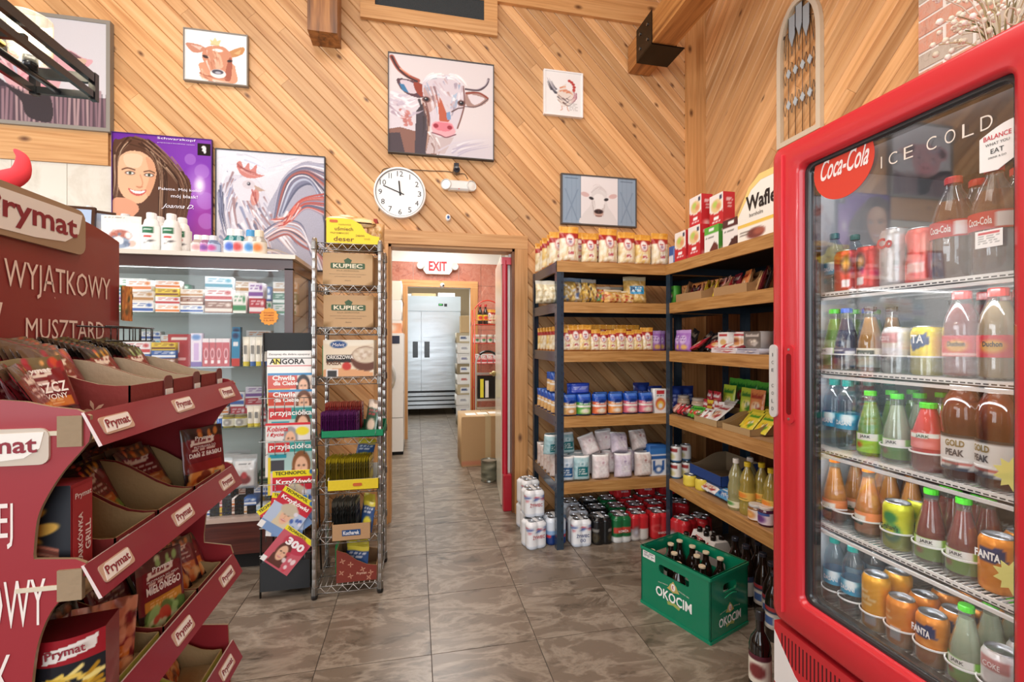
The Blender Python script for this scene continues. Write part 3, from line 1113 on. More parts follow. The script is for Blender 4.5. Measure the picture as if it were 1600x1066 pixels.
# --- large rooster painting leaning on the cabinet
p = Pt(175, 185, 'd6d5dd', (1340, 895, 2030, 1640))
p.ell(1460, 950, 240, 120, 'e2e4ec', .2, .8, soft=1.2)
p.poly([(1370, 1110), (1440, 1050), (1580, 1060), (1650, 1160), (1740, 1320), (1820, 1640), (1380, 1640), (1350, 1300)], 'cfcdd8', smooth=True)
p.poly([(1640, 1340), (1740, 1090), (1860, 950), (1980, 940), (2060, 1100), (2060, 1640), (1760, 1640)], 'a9a8b8', smooth=True)
strokes(p, [(1350, 960), (1480, 930), (1640, 990)], 22, 50, 16, ['dfe2ea', 'c4cbdc', 'e9e8ee', 'c9ccd8'], 2)
strokes(p, [(1640, 1000), (1760, 960), (1860, 930)], 16, 60, 12, ['dcdce4', 'b9bcd0', 'e6e4ea'], 21)
cw = ['e4e2ea', 'c4c2d0', 'a8a6ba', '8c92ae', 'efedf2', '9a7c80', 'c4a8a8', '70728a']
for q_, (pa, sp, n_) in enumerate([([(1450, 1080), (1400, 1240), (1440, 1480)], 60, 46), ([(1520, 1180), (1580, 1340), (1660, 1560)], 70, 46), ([(1420, 1400), (1520, 1520), (1640, 1640)], 80, 40), ([(1600, 1240), (1700, 1380), (1820, 1520)], 60, 36)]):
 strokes(p, pa, n_, sp, 15, cw, 30 + q_, ln=(.25, .6))
p.poly([(1440, 1110), (1500, 1060), (1580, 1070), (1620, 1130), (1570, 1200), (1480, 1200)], 'dcd6de', smooth=True)
p.poly([(1465, 975), (1490, 960), (1510, 1000), (1540, 965), (1550, 1010), (1590, 975), (1590, 1030), (1640, 1040), (1560, 1065), (1500, 1050), (1470, 1010)], 'c98078', smooth=True)
strokes(p, [(1470, 985), (1520, 1020), (1600, 1040)], 12, 12, 8, ['a84a44', 'e0aca4', 'b86258', '8a4444'], 3)
p.ell(1540, 1105, 40, 28, 'cfc6cc')
p.ell(1540, 1100, 11, 11, '3c3a48')
p.ell(1537, 1097, 4, 4, 'f0f0f0')
p.poly([(1575, 1105), (1645, 1138), (1585, 1150)], 'b89c8c')
p.ell(1578, 1185, 26, 52, 'c98a80', .2)
strokes(p, [(1570, 1150), (1580, 1200), (1600, 1240)], 7, 12, 8, ['b0544e', 'e0b4ac', '8a4848'], 5)
r9 = random.Random(9)
sw = ['5d6078', '8a8ca4', 'b2b0c2', 'd9d7e0', 'a8605a', 'cc9488', '46485e', 'bcc4d8', 'e9e7ed', '74768e']
for k in range(64):
 a = r9.random()
 p.line([(1690 + 70 * a, 1330 - 60 * a), (1740 + 120 * a, 1090 - 110 * a + 130 * a * a), (1870 + 100 * a, 950 + 150 * a), (2040, 930 + 430 * a)], r9.uniform(6, 15), r9.choice(sw), .9, smooth=True)
for k in range(64):
 a = r9.random()
 p.line([(1620 + 60 * a, 1420 + 40 * a), (1730 + 60 * a, 1340 + 80 * a), (1870, 1340 + 150 * a), (1930 + 90 * a, 1500 + 60 * a), (2000 + 50 * a, 1660)], r9.uniform(6, 16), r9.choice(sw), .9, smooth=True)
for k in range(40):
 a = r9.random()
 p.line([(1780 + 60 * a, 1300), (1880 + 40 * a, 1180 + 60 * a), (2040, 1130 + 160 * a)], r9.uniform(5, 12), r9.choice(sw[:5] + ['c05448']), .9, smooth=True)
strokes(p, [(1840, 1230), (1780, 1330), (1700, 1340)], 22, 36, 14, ['b8443a', 'd87464', '8c3a38', 'e0b0a4', 'e9e4e8'], 9)
strokes(p, [(1360, 1130), (1370, 1300), (1400, 1450)], 16, 18, 10, ['3f4258', '5f6480', '2f3044', '8a8ea8'], 10)
strokes(p, [(1480, 1600), (1640, 1560), (1800, 1610)], 34, 60, 14, ['9a9cb2', 'd8a090', 'e9e7ee', '5d6078', 'c8b49a'], 11)
p.noise(.03)
picture('rooster_painting', (336, 231, 508, 424), 'large square painting of a white rooster in loose strokes beside the poster', p, '3c3c42', .007, .03, y=WY)

# --- hair colour poster
p = Pt(168, 190, '6a2c9a', (690, 810, 1335, 1595))
p.ell(1270, 930, 320, 300, '8a45b8', 0, .7, soft=1.2)
p.ell(1290, 1450, 120, 260, 'b8459a', 0, .6, soft=1.3)
p.ell(1250, 1140, 70, 110, 'c9a0e6', 0, .6, soft=1.3)
for q in ((1192, 952, 38), (1295, 1230, 60), (1300, 1370, 55), (1270, 1030, 50)): p.ell(q[0], q[1], q[2], q[2], 'b88ad6', 0, .45)
p.ell(1255, 1125, 28, 45, 'ffffff', 0, .8, soft=1.2)
p.poly([(690, 900), (740, 850), (820, 828), (930, 850), (1000, 930), (1090, 1010), (1180, 1080), (1200, 1180), (1180, 1300), (1150, 1420), (1100, 1540), (960, 1560), (820, 1500), (700, 1300)], '5a3d30', smooth=True)
hc = ['3c2820', '7a5a48', '9c7a64', '4a3228', 'c4a488', '6a4a3a', '2e1e1a']
strokes(p, [(800, 850), (940, 900), (1010, 1060), (1010, 1300), (1000, 1540)], 50, 34, 9, hc, 3, ln=(.3, .8))
strokes(p, [(900, 860), (1060, 1000), (1150, 1150), (1120, 1380)], 46, 34, 9, hc, 4, ln=(.3, .8))
strokes(p, [(790, 850), (720, 950), (715, 1150), (700, 1260)], 22, 18, 8, hc, 5, ln=(.3, .8))
p.poly([(742, 960), (800, 925), (880, 930), (945, 980), (968, 1050), (960, 1120), (930, 1200), (880, 1262), (830, 1270), (770, 1240), (730, 1180), (722, 1080), (728, 1010)], 'e9b490', smooth=True)
p.poly([(900, 960), (950, 990), (968, 1060), (955, 1140), (920, 1220), (900, 1180), (925, 1080)], 'd39b78', smooth=True, a=.8)
p.poly([(760, 960), (830, 940), (880, 960), (860, 1030), (780, 1030)], 'f4cdae', smooth=True, a=.7)
p.poly([(690, 1262), (760, 1240), (840, 1275), (850, 1330), (760, 1400), (690, 1420)], 'd79b7c', smooth=True)
p.line([(750, 1052), (785, 1040), (830, 1050)], 9, '5f4334', smooth=True)
p.line([(890, 1058), (925, 1050), (958, 1062)], 8, '5f4334', smooth=True)
for ex, ey in ((800, 1072), (922, 1078)):
 p.ell(ex, ey, 32, 13, '4a342c')
 p.ell(ex, ey + 1, 25, 9, 'f2ece6')
 p.ell(ex, ey, 10, 10, '5b6a58')
 p.ell(ex, ey, 5, 5, '1c1816')
p.line([(865, 1080), (880, 1130), (872, 1158), (845, 1160)], 6, 'c98a68', smooth=True)
p.line([(840, 1160), (860, 1168), (880, 1160)], 5, 'b9765a', smooth=True)
p.poly([(790, 1175), (840, 1188), (905, 1180), (880, 1215), (840, 1222), (805, 1205)], 'c4605a', smooth=True)
p.poly([(800, 1182), (842, 1192), (896, 1186), (870, 1205), (830, 1205)], 'fbf7f2', smooth=True)
p.rect(1242, 835, 1330, 920, '121216')
p.ell(1282, 872, 17, 20, 'e8e4e4')
p.ell(1290, 892, 9, 14, 'e8e4e4')
p.ell(1268, 876, 6, 8, '121216')
pos = picture('hair_colour_poster', (174, 205, 331, 398), 'purple poster of a smiling woman with long brown hair', p, '4d2670', .004, .02, y=WY - .01, cat='poster', mat='gloss')
k = pos.location
def on_poster(s_, x0, y0, x1, y1, **kw):
 q0, q1 = ay(x0 / 4, y0 / 4, WY - .03), ay(x1 / 4, y1 / 4, WY - .03)
 text(s_, q1.x - q0.x, q0.z - q1.z, 'f4f0f8', pos, ((q0.x + q1.x) / 2 - k.x, -.0215, (q0.z + q1.z) / 2 - k.z), **kw)
on_poster('Schwarzkopf', 984, 855, 1224, 892)
on_poster('Profesjonalna pielęgnacja włosów', 985, 893, 1218, 906)
on_poster('Palette. Mój kolor', 992, 1170, 1265, 1208)
on_poster('mój blask!', 1070, 1214, 1236, 1250)
on_poster('Joanna D.', 1010, 1272, 1212, 1316, shear=.5)

# --- clock
c0 = ay(625, 301, WY - .03)
R = .185
ck = empty('wall_clock', (c0.x, WY, c0.z))
tag(ck, 'round white wall clock with black numerals over the doorway', 'clock')
RM = Matrix.Rotation(PI / 2, 4, 'X')
B().lathe([(R, 0), (R, .02), (R - .004, .036), (R - .014, .038), (R - .016, .026)], 'f2f0ec', n=48).xf(RM).obj('rim', 'gloss', ck)
B().lathe([(R - .016, .024), (0, .024)], 'f7f7f5', n=48).xf(RM).obj('dial', 'paper', ck)
B().lathe([(R - .015, .026), (R - .019, .026)], '2a2a2a', n=48).xf(RM).obj('dial_ring', 'paper', ck)
for i in range(1, 13):
 a = PI / 2 - i * PI / 6
 x_, z_ = math.cos(a) * R * .74, math.sin(a) * R * .74
 for s_, dx, w1 in ((('1', -.008, .0045), ('1', .008, .0045)) if i == 11 else ((str(i), 0, .042 if i > 9 else (.0045 if i == 1 else .024)),)):
  text(s_, w1, .038, '1c1c1c', ck, (x_ + dx, -.0248, z_))
def hand(nm, ang, ln, wd, back):
 b_ = B().box(-wd / 2, -.002, -back, wd / 2, 0, ln, '151515')
 b_.xf(Matrix.Rotation(ang, 4, 'Y')).obj(nm, 'gloss', ck, (0, -.027, 0))
hand('hour_hand', -.09, .085, .009, .02)
hand('minute_hand', -1.2, .125, .006, .03)
B().lathe([(.009, .026), (.009, .032), (0, .033)], '151515', n=12).xf(RM).obj('hub', 'gloss', ck)

# --- twin-lamp emergency light, camera above it with cable, sensor
c0 = ay(717, 290, WY - .05)
el = empty('emergency_light', (c0.x, WY, c0.z))
tag(el, 'white twin-lamp emergency light beside the clock', 'emergency light')
b_ = B()
b_.cbox(-.085, -.06, -.035, .085, 0, .038, .012, 'ecebe6')
b_.obj('housing', 'gloss', el)
B().box(-.004, -.0615, -.03, .004, -.06, -.024, 'd23a30').obj('indicator', 'paper', el)
for sx in (-1, 1):
 h_ = B().lathe([(.012, -.03), (.034, -.02), (.04, .0), (.04, .018), (.036, .022), (.033, .014), (0, .012)], 'dedcd6', n=20).xf(Matrix.Translation((sx * .088, -.035, .004)) @ Matrix.Rotation(sx * .35, 4, 'Z') @ Matrix.Rotation(PI / 2, 4, 'X')).obj('lamp_head', 'gloss', el)
 B().lathe([(.033, .015), (.02, .02), (0, .021)], 'f8f6ef', n=16).xf(Matrix.Translation((sx * .088, -.035, .004)) @ Matrix.Rotation(sx * .35, 4, 'Z') @ Matrix.Rotation(PI / 2, 4, 'X')).obj('lens', 'gloss', h_)
c0 = ay(713, 266, WY - .04)
cm = empty('security_camera', (c0.x, WY, c0.z))
tag(cm, 'small dark security camera under the cow painting with trailing cable', 'camera')
B().lathe([(.0, .075), (.024, .073), (.026, .05), (.026, .02), (.018, .004), (0, 0)], '1a1c26', n=18).xf(RM @ Matrix.Translation((0, -.005, 0))).obj('camera_body', 'gloss', cm)
B().lathe([(.012, .0765), (0, .078)], '0a1020', n=14).xf(RM).obj('lens', 'liquid', cm)
B().box(-.018, -.05, .018, .018, 0, .05, '202430').obj('mount', 'gloss', cm)
k = cm.location
def wirepts(L, y=WY - .006):
 return [tuple(ay(a, b2, y) - Vector((k.x, k.y, k.z))) for a, b2 in L]
B().tube(spline(wirepts([(712, 272), (700, 268), (672, 267), (640, 265), (606, 263), (596, 270), (594, 300), (592, 330)]), False, 3), .0025, '1c1a1a', 5).obj('cable', 'paper', cm)
B().tube(spline(wirepts([(716, 272), (726, 272), (731, 280)]), False, 3), .0025, '1c1a1a', 5).obj('cable', 'paper', cm)
c0 = ay(700, 341, WY)
sn = B().lathe([(.022, 0), (.022, .02), (.016, .028), (0, .029)], 'f3f3f1', n=20, sxy=(1, 1)).xf(Matrix.Diagonal((.85, 1, 1.15, 1)) @ RM).obj('motion_sensor', 'gloss', None, (c0.x, WY, c0.z))
tag(sn, 'small oval white motion sensor with blue eye above the doorway', 'sensor')
B().lathe([(.011, .0285), (0, .031)], '1d4f8c', n=14).xf(Matrix.Diagonal((.85, 1, 1.2, 1)) @ RM).obj('sensor_eye', 'gloss', sn)

# --- arched window decoration on the right wall
WX = RX - .03
def wp(px_, py_): return ax(px_, py_, WX)
A0, A1 = wp(1213, 235), wp(1281, 196)
yl, yr = A0.y, A1.y
zb_ = A0.z
wd_ = yl - yr
ztop = wp(1246, 2).z + .03
arch = empty('arched_window_decor', (RX - .001, (yl + yr) / 2, zb_))
tag(arch, 'arched wooden window ornament with leaded panes on the right wall', 'ornament')
hh = ztop - zb_
def archpts(w_, z0, zs, h_, n=14):
 pts = [(-w_ / 2, z0), (-w_ / 2, zs)]
 for i in range(1, n):
  t = PI - PI * i / n
  pts.append((w_ / 2 * math.cos(t), zs + (h_ - zs) * math.sin(t) ** .9))
 return pts + [(w_ / 2, zs), (w_ / 2, z0)]
zs = hh * .66
out, inn = archpts(wd_, 0, zs, hh), archpts(wd_ - .06, .032, zs, hh - .032)
b_ = B()
for y in (0, -.028):
 for i in range(len(out) - 1):
  q = [out[i], out[i + 1], inn[i + 1], inn[i]]
  b_.add([(x, y, z) for x, z in q], [(3, 2, 1, 0)] if y else [(0, 1, 2, 3)], 'd8c9b0')
 q = [out[-1], out[0], inn[0], inn[-1]]
 b_.add([(x, y, z) for x, z in q], [(3, 2, 1, 0)], 'd8c9b0')
for L_, c_ in ((out, 1), (inn, 0)):
 for i in range(len(L_)):
  a, c2 = L_[i], L_[(i + 1) % len(L_)]
  b_.add([(a[0], 0, a[1]), (c2[0], 0, c2[1]), (c2[0], -.028, c2[1]), (a[0], -.028, a[1])], [(0, 1, 2, 3)], 'cbb99c')
fr_ = b_.obj('frame', 'matte', arch, (0, 0, 0), (0, 0, -PI / 2))
lead = B()
wi = wd_ - .06
xs = [-wi / 2 + wi * i / 5 for i in range(6)]
def ztop_at(x):
 u = min(1, abs(x) / (wi / 2))
 return zs + (hh - .032 - zs) * math.sin(math.acos(u)) ** .9
for x in xs[1:-1]:
 lead.tube([(x, -.014, .032), (x, -.014, ztop_at(x))], .0028, '5a5650', 4)
rows_ = [.045 + hh * .235, .045 + hh * .46]
mid = [(xs[i] + xs[i + 1]) / 2 for i in range(5)]
gl = []
for zr in rows_:
 for x in xs[1:-1]:
  d_ = wi / 11
  gl.append([(x, zr + .03), (x + d_ * .75, zr), (x, zr - .03), (x - d_ * .75, zr)])
 for i in range(5):
  x = mid[i]
  hw = wi / 10
  for sg in (1, -1):
   lead.tube(spline([(x - hw * .5, -.014, zr), (x - hw * .15, -.014, zr + sg * .045), (x, -.014, zr + sg * .06)], False, 4), .002, '5a5650', 4)
   lead.tube(spline([(x + hw * .5, -.014, zr), (x + hw * .15, -.014, zr + sg * .045), (x, -.014, zr + sg * .06)], False, 4), .002, '5a5650', 4)
for i in range(5):
 for sg in (-1, 1):
  x0, x1 = mid[i], mid[i] + sg * wi * .28
  z0 = zs + .02
  x1 = max(-wi / 2 + .01, min(wi / 2 - .01, x1))
  lead.tube(spline([(x0, -.014, z0 - .05), (x0 + (x1 - x0) * .3, -.014, z0 + .1), (x1, -.014, min(z0 + .2, ztop_at(x1)))], False, 4), .002, '5a5650', 4)
lead.obj('leading', 'metal', arch, (0, 0, 0), (0, 0, -PI / 2))
for g in gl:
 B().prism(g, 1, -.017, -.011, 'b9c6cc').obj('pane', 'gloss', arch, (0, 0, 0), (0, 0, -PI / 2))
for i in range(5):
 x0, x1 = xs[i] + .004, xs[i + 1] - .004
 xm = (x0 + x1) / 2
 z1 = ztop_at(max(abs(x0), abs(x1))) - .004
 if z1 < zs + .08: continue
 B().prism([(x0, z1 - .12), (xm, z1 - .19), (x1, z1 - .12), (x1, z1), (x0, z1)], 1, -.016, -.012, 'aab6bc').obj('pane', 'gloss', arch, (0, 0, 0), (0, 0, -PI / 2))


# ================================================================ PRODUCT KIT (front faces -Y, base at z = 0)
def pillow(p, w_, h_, d, stand=True, seal=.88, crink=.06, seed=0):
 ny, nx = p.ny, p.nx
 u = np.linspace(-1, 1, nx)[None]
 v = np.linspace(1, 0, ny)[:, None]
 rs = np.random.RandomState(seed)
 bot = np.clip(v / (.10 if stand else .2), 0.02, 1) ** .5
 top = np.clip((seal - v) / (.35 if stand else .2), .04, 1) ** .7
 t = d / 2 * np.sqrt(np.clip(1 - np.abs(u) ** 3.2, 0.0, 1)) * bot * top + .0008
 t = t * (1 + crink * np.sin(u * 9 + v * 14 + seed) * np.sin(v * 11 + 2 * seed + u * 5))
 hw = w_ / 2 * (1 - .07 * np.sin(np.clip(v, 0, 1) * PI) * (d / w_))
 X = u * hw + 0 * v
 Z = v * h_ + 0 * u + crink * .06 * h_ * np.sin(u * 4 + seed) * (v > .8)
 b_ = B().grid(np.stack([X, -t, Z], -1), p.A)
 b_.grid(np.stack([X, t, Z], -1), p.A[:, ::-1], flip=True)
 return b_


def bag(name, p, w_, h_, d, mat='film', **k):
 return lambda: weld(pillow(p, w_, h_, d, **k).obj(name, mat))


def carton(name, w_, h_, d, p, side='ffffff', top=None, ps=None, mat='paper', txt=()):
 def f():
  b_ = flat(p, w_, h_, -d / 2)
  top_ = top or side
  x0, x1, y0, y1 = -w_ / 2, w_ / 2, -d / 2, d / 2
  b_.add([(x1, y0, 0), (x1, y1, 0), (x1, y1, h_), (x1, y0, h_)], [(0, 1, 2, 3)], side)
  b_.add([(x0, y1, 0), (x0, y0, 0), (x0, y0, h_), (x0, y1, h_)], [(0, 1, 2, 3)], side)
  b_.add([(x1, y1, 0), (x0, y1, 0), (x0, y1, h_), (x1, y1, h_)], [(0, 1, 2, 3)], side)
  b_.add([(x0, y0, h_), (x1, y0, h_), (x1, y1, h_), (x0, y1, h_)], [(0, 1, 2, 3)], top_)
  b_.add([(x0, y1, 0), (x1, y1, 0), (x1, y0, 0), (x0, y0, 0)], [(0, 1, 2, 3)], side)
  if ps is not None:
   for sg in (1, -1):
    g = flat(ps, d, h_, 0)
    g.xf(Matrix.Translation((sg * (w_ / 2 + .0004), 0, 0)) @ Matrix.Rotation(sg * PI / 2, 4, 'Z'))
    b_.v += g.v
    b_.c += g.c
    b_.f += [tuple(i + b_.n for i in q) for q in g.f]
    b_.n += g.n
  o = weld(b_.obj(name, mat))
  for (s_, x, z, tw, th, col, *r) in txt:
   text(s_, tw, th, col, o, (x, -d / 2 - .0007, z), bold=r[0] if r else 0)
  return o
 return f


def can(name, p, r=.033, h_=.122, txt=(), lid='c9ccd0', mat='foil', ring=True):
 def f():
  def rf(T, v):
   z = v * h_
   return r * np.where(z < .006, .84 + .16 * z / .006, np.where(z > h_ - .012, 1 - .17 * (z - h_ + .012) / .012, 1.0))
  b_ = around(p, r, 0, h_, rf=rf)
  b_.add([(r * .84 * math.cos(t), r * .84 * math.sin(t), 0) for t in np.linspace(2 * PI, 0, 16, endpoint=False)], [tuple(range(16))], 'b0b0b0')
  o = weld(b_.obj(name, mat))
  B().lathe([(r * .83, h_ - .001), (r * .86, h_ + .001), (r * .83, h_ + .0025), (r * .78, h_ + .001), (r * .76, h_ - .004), (0, h_ - .003)], lid, n=24).obj('lid', 'metal', o)
  if ring:
   B().lathe([(.006, h_ - .002), (.006, h_ - .0005), (.0, h_ - .0004)], lid, n=10, sxy=(1, 1.7), cy=-.006).obj('pull_tab', 'metal', o)
  for (s_, z, tw, th, col, *q) in txt:
   text(s_, tw, th, col, o, (0, -r - .0012, z), bold=q[0] if q else 0)
  return o
 return f


def wrap_text(s_, r, z, tw, th, col, parent, bold=0.0, a=0.0, shear=0.0, lift=.0011):
 """lettering bent round a cylinder, turned by a round its axis"""
 o = text(s_, tw, th, col, parent, (0, 0, z), bold=bold, shear=shear)
 me = o.data
 for v in me.vertices:
  t = v.co.x / r + a - PI / 2
  v.co = ((r + lift) * math.cos(t), (r + lift) * math.sin(t), v.co.z)
 return o


def bottle(name, prof, mat, cap, label=None, n=20, capz=None, liquid=None, txt=(), neck=None, capmat='gloss', lmat='paper'):
 """prof (r, z[, colour]); cap (colour, r, z0, z1); label (painter, z0, z1, r)"""
 def f():
  o = B().lathe(prof, 'ffffff', n=n).obj(name, mat)
  if liquid:
   col, zl, lm = liquid
   lp = [(max(q[0] - .0015, 0), max(q[1], .002)) for q in prof if q[1] <= zl]
   lp.append((0, lp[-1][1]))
   B().lathe(lp, col, n=n).obj('liquid', lm, o)
  c, r, z0, z1 = cap
  cb = B()
  m = 28
  P_ = []
  for z, k in ((z0, 1.0), (z0 + (z1 - z0) * .85, 1.0), (z1, .9)):
   P_.append([((r * k * (1 + .03 * (i % 2))) * math.cos(2 * PI * i / m), (r * k * (1 + .03 * (i % 2))) * math.sin(2 * PI * i / m), z) for i in range(m)])
  V = [q for row in P_ for q in row]
  Fc = [(a * m + i, a * m + (i + 1) % m, (a + 1) * m + (i + 1) % m, (a + 1) * m + i) for a in range(2) for i in range(m)]
  Fc.append(tuple(2 * m + i for i in range(m)))
  cb.add(V, Fc, c)
  co = cb.obj('cap', capmat, o)
  for q in co.data.polygons: q.use_smooth = False
  if label:
   p, za, zb, lr = label[:4]
   lo = around(p, lr, za, zb, *(label[4] if len(label) > 4 else (0, 2 * PI))).obj('label', lmat, o)
  if neck:
   p, za, zb, lr = neck
   around(p, lr, za, zb).obj('neck_label', 'paper', o)
  for (s_, z, r_, tw, th, col, *q) in txt:
   wrap_text(s_, r_, z, tw, th, col, o, bold=q[0] if q else 0, a=q[1] if len(q) > 1 else 0)
  return o
 return f


def jar(name, col, lidc, p=None, r=.034, h_=.09, mat='liquid'):
 def f():
  o = B().lathe([(0, 0), (r * .9, 0), (r, .006), (r, h_ * .78), (r * .84, h_ * .86), (r * .84, h_ * .9)], col, n=20).obj(name, mat)
  B().lathe([(r * .9, h_ * .87), (r * .92, h_ * .9), (r * .92, h_), (r * .86, h_ + .002), (0, h_ + .002)], lidc, n=24).obj('lid', 'gloss', o)
  if p is not None: around(p, r + .0006, h_ * .12, h_ * .72).obj('label', 'paper', o)
  return o
 return f


def tray(name, w_, d, h_, hb, col_in, col_out, th=.0025, slope=True, mark=None, hf=None):
 """open display box: low front, sides curving up to a tall back"""
 def f():
  b_ = B()
  hf_ = hf if hf is not None else h_
  b_.box(-w_ / 2, -d / 2, 0, w_ / 2, d / 2, th, col_in)
  b_.box(-w_ / 2, -d / 2, 0, w_ / 2, -d / 2 + th, hf_, col_in, cols={0: col_out})
  b_.box(-w_ / 2, d / 2 - th, 0, w_ / 2, d / 2, hb, col_in, cols={2: col_out})
  pr = [(-d / 2, 0), (d / 2, 0), (d / 2, hb), (d / 2 - .2 * d, hb)]
  if slope:
   for t in np.linspace(0, 1, 7):
    k = t * t * (3 - 2 * t)
    pr.append((d / 2 - .2 * d - t * .7 * d, hb + (hf_ - hb) * k))
  pr.append((-d / 2, hf_))
  for sg in (-1, 1):
   xo, xi = sg * w_ / 2, sg * (w_ / 2 - th)
   for x, c in ((xo, col_out), (xi, col_in)):
    pts = [(x, y, z) for y, z in pr]
    b_.add(pts, [tuple(range(len(pr)))] if (x > 0) == (x == xo) else [tuple(range(len(pr) - 1, -1, -1))], c)
   for i in range(len(pr)):
    j = (i + 1) % len(pr)
    b_.add([(xo, *pr[i]), (xo, *pr[j]), (xi, *pr[j]), (xi, *pr[i])], [(0, 1, 2, 3)], col_in)
  o = b_.obj(name, 'cardboard')
  o['single'] = 1
  if mark:
   s_, tw, th_, c, bg = mark
   B().box(-tw * .62, -d / 2 - .0008, hf_ * .5 - th_ * .9, tw * .62, -d / 2, hf_ * .5 + th_ * .9, bg).obj('emblem', 'paper', o)
   text(s_, tw, th_, c, o, (0, -d / 2 - .0015, hf_ * .5))
  return o
 return f


# ---- shelving unit -------------------------------------------------------------------------
LV = [1.810, 1.555, 1.244, 0.832, 0.415]


def shelf_unit(name, loc, rz, W, D, label):
 u = empty(name, loc, rz)
 tag(u, label, 'shelving', 'steel shelving units with wood-edged shelves')
 for x in (0, W):
  for y in (0, D):
   sx = 1 if x == 0 else -1
   sy = 1 if y == 0 else -1
   b_ = B()
   b_.prism([(x, y), (x + sx * .045, y), (x + sx * .045, y + sy * .003), (x + sx * .003, y + sy * .003), (x + sx * .003, y + sy * .045), (x, y + sy * .045)][::(1 if sx * sy > 0 else -1)], 2, 0, 1.812, '2d3d4b')
   po_ = b_.obj('post', 'gloss', u)
   if y == 0:
    ho = B()
    for i in range(34):
     z = .06 + i * .052
     ho.box(x + sx * .0305, -.0006, z, x + sx * .0365, .0, z + .014, '0e1216')
     ho.box(x - sx * .0006, sy * .024, z, x, sy * .03, z + .014, '0e1216')
    h_ = ho.obj('slots', 'matte', po_)
    h_['kind'] = 'stuff'
 for k, z in enumerate(LV):
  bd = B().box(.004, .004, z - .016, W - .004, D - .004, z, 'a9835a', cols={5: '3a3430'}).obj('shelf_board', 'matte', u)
  e_ = B().box((-.0 if k == 0 else .046), -.004, z - .066, W - (-.0 if k == 0 else .046), .012, z + .001).obj('front_edge', 'shelf_laminate', bd)
  bevel(e_, .002, 1)
  for x in (0, W):
   sx = 1 if x == 0 else -1
   r_ = B()
   r_.prism([(x, z - .001), (x + sx * .004, z - .001), (x + sx * .004, z - .06), (x + sx * .02, z - .062), (x, z - .064)][::sx], 1, .046, D - .046, '3a4a57')
   r_.obj('side_rail', 'gloss', u)
  B().box(.046, D - .005, z - .06, W - .046, D, z, '26333f').obj('back_rail', 'gloss', u)
 return u


FY = 2.727
UB = shelf_unit('shelving_unit', (.862, FY, 0), 0, 1.22, .60, 'dark steel shelving unit with wood-edged shelves, pasta on top, beside the doorway')
UR = shelf_unit('shelving_unit', (1.611, 2.722, 0), -PI / 2, 1.22, .60, 'dark steel shelving unit with wood-edged shelves standing beside the red cooler')


def BXp(px, y=FY + .06):
 return ay(px, 533, y).x


def RYp(px, x=1.67):
 return ax(px, 533, x).y


rnd = random.Random(11)
# ---- paints of the bags
def pasta_paint(kind, nx=18, ny=26):
 p = Pt(nx, ny, 'ebdfc4')
 cols = {'noodle': ['f4ecd4', 'd9bf8c', 'fbf6e4', 'c9a672'], 'small': ['efdcae', 'd4b478', 'f6eed2'], 'thread': ['ecce84', 'd9ae58', 'f4e0a8']}[kind]
 p.speck(90, cols, .045, (0, .3, 1, .92), 1.5)
 p.rect(0, 0, 1, .22, 'eeb04a')
 p.speck(10, ['f6cc78', 'd8932e'], .05, (0, .0, 1, .2), 2.5, .6)
 p.rect(0, .2, 1, .34, 'a82c28')
 p.rect(0, .94, 1, 1, 'cf8a4c')
 p.ell(.5, .38, .25, .19, 'b23a3c')
 p.ell(.5, .38, .21, .165, 'f4efe9')
 p.rect(.36, .33, .64, .36, 'b6404a')
 p.ell(.5, .44, .08, .04, '8a6a8a')
 p.rect(.36, .68, .7, .82, 'f1e4d8', .85)
 p.words(.38, .70, .68, .8, 'b6404a', 2)
 return p


PASTA = {k: bag('pasta_bag', pasta_paint(k), .132, .235, .075, seed=i) for i, k in enumerate(('noodle', 'small', 'thread'))}
def items(rows, build_of, lab, cat, grp, z, rz=0.0, place='', tiltr=.0):
 for i, r in enumerate(rows):
  key, x, y, sc = r[:4]
  put(key, build_of(key), (x, y, z + (r[4] if len(r) > 4 else .0005)), rz + (r[5] if len(r) > 5 else rnd.uniform(-.08, .08)), lab(i, key), cat, grp, tilt=(r[6] if len(r) > 6 else 0, 0), sc=sc)


T = LV[0]
K3 = ['noodle', 'small', 'thread']
fr = [(889, 1.0, 'noodle'), (921, .82, 'small'), (950, 1.0, 'noodle'), (979, .93, 'small'), (1004, .88, 'thread'), (1031, .95, 'noodle')]
DES = {'noodle': 'broad noodles', 'small': 'little noodles', 'thread': 'thin noodles'}
items([('pa_' + k, BXp(px), FY + .065, s) for px, s, k in fr], lambda k: PASTA[k[3:]],
      lambda i, k: f'orange-topped bag of {DES[k[3:]]}, {ORD[i]} from left in the top shelf front row', 'pasta bag', 'pasta bags on the top shelf', T)
items([('pa_' + K3[i % 3], .925 + (i % 2) * .01, FY + .17 + i * .09, .95) for i in range(5)], lambda k: PASTA[k[3:]],
      lambda i, k: f'orange-topped pasta bag, {ORD[i]} back from the corner along the left end of top shelf', 'pasta bag', 'pasta bags on the top shelf', T)
items([('pa_' + K3[(i + 1) % 3], 1.07 + i * .125, FY + .175, .97) for i in range(5)], lambda k: PASTA[k[3:]],
      lambda i, k: f'orange-topped pasta bag, {ORD[i]} from left in the second row of the top shelf', 'pasta bag', 'pasta bags on the top shelf', T)

